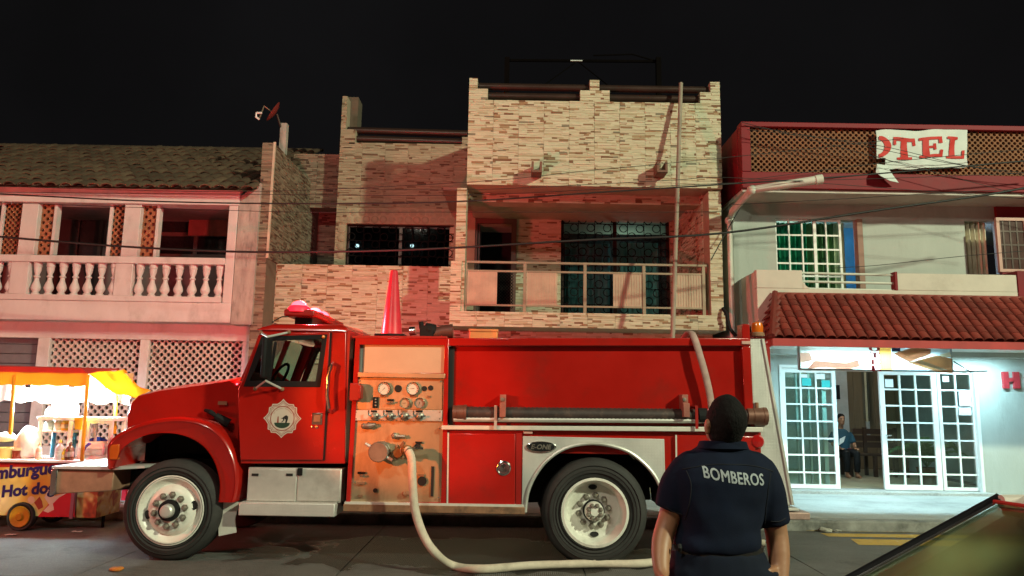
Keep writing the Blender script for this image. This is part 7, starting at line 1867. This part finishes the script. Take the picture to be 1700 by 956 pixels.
# sleeve hems and a yoke seam
_bv = BVHTree.FromPolygons([v.co + WLOC[man.name] for v in shirt.data.vertices], [p.vertices[:] for p in shirt.data.polygons])
def seam(pts, name='seam'):
    P = []
    for p in smooth_path(pts, 6):
        h = _bv.ray_cast(Vector((p.x, FY - .6, p.z)), Vector((0, 1, 0)))
        if h[0]: P.append(h[0] + Vector((0, -.001, 0)))
    if len(P) > 2: MB().tube(P, .0022, 5).build(name, mat('dark seam thread', (.002, .003, .009), .9), man, smooth=True)
seam([F(1126, 776), F(1165, 768), F(1203, 767), F(1240, 770), F(1274, 780)])
seam([F(1131, 778), F(1136, 800), F(1134, 830), F(1130, 858)]); seam([F(1268, 782), F(1262, 806), F(1262, 840), F(1265, 872)])
seam([F(1099, 838), F(1112, 845), F(1126, 850)]); seam([F(1272, 862), F(1285, 862), F(1298, 857)])
# belt, trousers, collar fold
belt_o = MB().loft([elips((F(1190, 912).x, FY, belt - .045), .168, .118, 28), elips((F(1190, 908).x, FY, belt + .005), .170, .120, 28)]).build('belt', mat('black belt', (.012, .012, .012), .4), man, smooth=True)
tr = MB()
for s in (-1, 1):
    hx = fx + s * .10 - .015
    tr.tube([(hx, FY, hipz + .04), (hx, FY - .01, hipz - .2), (hx + s * .012, FY - .012, .48 + gz), (hx + s * .015, FY + .02, .2 + gz), (hx + s * .015, FY + .03, .07 + gz)], [.115, .108, .083, .078, .085], 16)
tr.loft([elips((fx - .015, FY, hipz - .08), .185, .125), elips((fx - .015, FY, hipz + .03), .19, .132), elips((F(1190, 910).x, FY, belt - .01), .172, .121)])
fuse(tr, .012, 'trousers', navyt, man, 4)
for s in (-1, 1):
    MB().loft([elips((fx + s * .115, FY + .09, gz + .002), .05, .14, 16), elips((fx + s * .115, FY + .09, gz + .05), .05, .14, 16), elips((fx + s * .115, FY + .03, gz + .11), .048, .07, 16)]).build('shoe', M['black'], man, smooth=True)
for px in (1128, 1253): q = F(px, 909, -.085); MB().tube([q + Vector((0, 0, .012)), q + Vector((0, -.008, 0)), q - Vector((0, 0, .012))], .008, 8, flat=.5).build('belt_clip', M['black'], man)
cr = [elips((F(1201, 745).x, FY + .012, z_(745)), (F(1236, 745).x - F(1164, 745).x) / 2 + .014, .090, 28, -.05), elips((F(1201, 732).x, FY + .010, z_(733)), (F(1236, 733).x - F(1166, 733).x) / 2 + .006, .082, 28, -.05), elips((F(1201, 731).x, FY + .010, z_(732)), (F(1236, 733).x - F(1166, 733).x) / 2 - .006, .070, 28, -.05)]
MB().loft(cr, caps=False).build('collar', navyc, man, smooth=True)
# lettering across the shoulders, wrapped on the shirt
dg = bpy.context.evaluated_depsgraph_get()
bv = BVHTree.FromPolygons([v.co + WLOC[man.name] for v in shirt.data.vertices], [p.vertices[:] for p in shirt.data.polygons])
a_, b_ = F(1156, 787), F(1252, 800)
wt = b_.x - a_.x; ht_ = 17.5 * px1
def wrap(u, v):
    t = u / wt; x = a_.x + u - v * .05
    z = a_.z + (b_.z - a_.z) * t - .012 * (4 * t * (1 - t)) * .5 + v
    hit = bv.ray_cast(Vector((x, FY - .6, z)), Vector((0, 1, 0)))
    return Vector((x, (hit[0].y if hit[0] else FY - .13) - .0022, z))
vs, fs = text_geo('BOMBEROS', 1.0, 0.0, 1.06)
X1 = max(v[0] for v in vs); Z0 = min(v[1] for v in vs); Z1 = max(v[1] for v in vs)
P2 = [(x / X1 * wt, (z - Z0) / (Z1 - Z0) * ht_) for x, z in vs]
stack = []
for f in fs:
    if len(f) == 3: stack.append(tuple(P2[i] for i in f)); continue
    for t in tessellate_polygon([[Vector((*P2[i], 0)) for i in f]]): stack.append(tuple(P2[f[i]] for i in t))
me_v, me_f = [], []
SH = ((0, 0), (.0011, 0), (-.0011, 0), (0, .0011), (0, -.0011))
stack = [tuple((x + dx, z + dz) for x, z in t) for t in stack for dx, dz in SH]
while stack:
    t = stack.pop()
    d = [math.dist(t[i], t[(i + 1) % 3]) for i in range(3)]; k = d.index(max(d))
    if d[k] > .007:
        a, b2, c3 = t[k], t[(k + 1) % 3], t[(k + 2) % 3]; mid = ((a[0] + b2[0]) / 2, (a[1] + b2[1]) / 2)
        stack += [(a, mid, c3), (mid, b2, c3)]
    else:
        n0 = len(me_v); me_v += [wrap(*p) for p in t]; me_f.append([n0, n0 + 1, n0 + 2])
MB().add(me_v, me_f).build('lettering', mat('pale grey print', (.33, .36, .39), .8, var=.2, scale=60), man)

# --- person sitting on the bench end inside the doorway
SY = 15.55
sp = at(1399, 740, SY); sx, sz = sp.x, zd0 + .455
gu = thing('person', 'seated person in a teal t-shirt with a white chest print inside the hotel doorway', 'person', (sx, SY, zd0 + .006))
b = MB(); hx = sx - .02
b.loft([elips((hx, SY, sz - .02), .15, .11), elips((hx, SY, sz + .15), .14, .10), elips((hx, SY, sz + .36), .17, .10), elips((hx, SY, sz + .46), .11, .08), elips((hx, SY, sz + .50), .05, .05)])
b.tube([(hx, SY, sz + .48), (hx, SY - .01, sz + .60)], .048, 12)
hc2 = Vector((hx, SY - .02, sz + .69))
b.loft([[hc2 + Vector((rx * math.cos(2 * PI * i / 16), oy + ry * math.sin(2 * PI * i / 16), z)) for i in range(16)] for z, rx, ry, oy in ((-.115, .028, .03, -.045), (-.09, .05, .06, -.03), (-.03, .068, .088, -.005), (.03, .074, .095, .0), (.08, .06, .078, .0), (.105, .025, .035, 0))])
b.tube([hc2 + Vector((0, -.09, .005)), hc2 + Vector((0, -.112, -.025)), hc2 + Vector((0, -.10, -.035))], [.009, .014, .01], 7)
for s in (-1, 1):
    b.ball(hc2 + Vector((s * .074, .0, -.01)), .028, 8, 6, (.35, .6, 1))
    b.tube([(hx + s * .085, SY, sz), (hx + s * .10, SY - .25, sz + .03), (hx + s * .10, SY - .42, sz + .02), (hx + s * .10, SY - .43, sz - .22), (hx + s * .10, SY - .41, zd0 + .07)], [.085, .075, .058, .052, .036], 12)
    b.tube([(hx + s * .10, SY - .40, zd0 + .05), (hx + s * .10, SY - .56, zd0 + .035)], [.04, .03], 10)
b.tube([(hx - .17, SY, sz + .40), (hx - .20, SY - .05, sz + .18), (hx - .16, SY - .28, sz + .12)], [.05, .042, .028], 10)
b.tube([(hx + .17, SY, sz + .40), (hx + .24, SY - .03, sz + .20), (hx + .16, SY - .26, sz + .13)], [.05, .042, .028], 10)
for s in (-1, 1):
    w = Vector((hx + s * .16, SY - .28, sz + .12)); b.ball(w + Vector((-s * .01, -.045, -.005)), .042, 10, 6, (.8, 1.1, .5))
    for k, L_ in enumerate((.06, .07, .066, .05)):
        o_ = w + Vector((-.03 + .019 * k, -.08, 0)); b.tube([o_ + Vector((0, .02, 0)), o_, o_ + Vector((0, -L_ * .6, -.006)), o_ + Vector((0, -L_, -.024))], [.0095, .0095, .009, .007], 6)
    o_ = w + Vector((-s * .035, -.04, 0)); b.tube([o_, o_ + Vector((-s * .025, -.03, 0)), o_ + Vector((-s * .03, -.055, -.005))], [.012, .011, .008], 6)
fuse(b, .010, 'body', skin, gu, 4)
for s in (-1, 1): MB().ball(hc2 + Vector((s * .03, -.083, .015)), .011, 8, 6).build('eye', M['void'], gu)
hh = MB(); hh.loft([[hc2 + Vector((rx * math.cos(2 * PI * i / 16), max(oy + ry * math.sin(2 * PI * i / 16), -.055 if z < .05 else -9), z)) for i in range(16)] for z, rx, ry, oy in ((-.03, .074, .085, .02), (.03, .082, .098, .01), (.085, .07, .09, .0), (.12, .03, .04, 0))]); fuse(hh, .01, 'hair', hairm, gu, 3)
ts = MB(); ts.loft([elips((hx, SY, sz - .03), .165, .125), elips((hx, SY, sz + .15), .155, .118), elips((hx, SY, sz + .36), .185, .118), elips((hx, SY, sz + .46), .13, .09), elips((hx, SY, sz + .50), .07, .065)])
for s in (-1, 1): ts.tube([(hx + s * .14, SY, sz + .41), (hx + s * .20, SY - .01, sz + .32), (hx + s * .225, SY - .03, sz + .22)], [.07, .066, .066], 12)
fuse(ts, .012, 't_shirt', mat('teal navy tee', (.012, .055, .085), .8, var=.2), gu, 4)
sq = MB(); sq.add([(hx - .09, SY - .128, sz + .30), (hx + .03, SY - .130, sz + .36), (hx - .01, SY - .128, sz + .24), (hx - .11, SY - .128, sz + .17)], [(0, 1, 2, 3)]); sq.build('chest_print', M['white_paint'], gu)
pt_ = MB()
for s in (-1, 1): pt_.tube([(hx + s * .085, SY + .02, sz), (hx + s * .10, SY - .25, sz + .03), (hx + s * .10, SY - .43, sz + .02), (hx + s * .10, SY - .44, sz - .15), (hx + s * .10, SY - .42, zd0 + .12)], [.10, .09, .072, .068, .06], 12)
fuse(pt_, .014, 'trousers', M['black'], gu, 3)
MB().box(hx - .22, hx + .22, SY - .2, SY + .2, sz - .08, sz - .035).build('stool_seat', wood, gu) if False else None
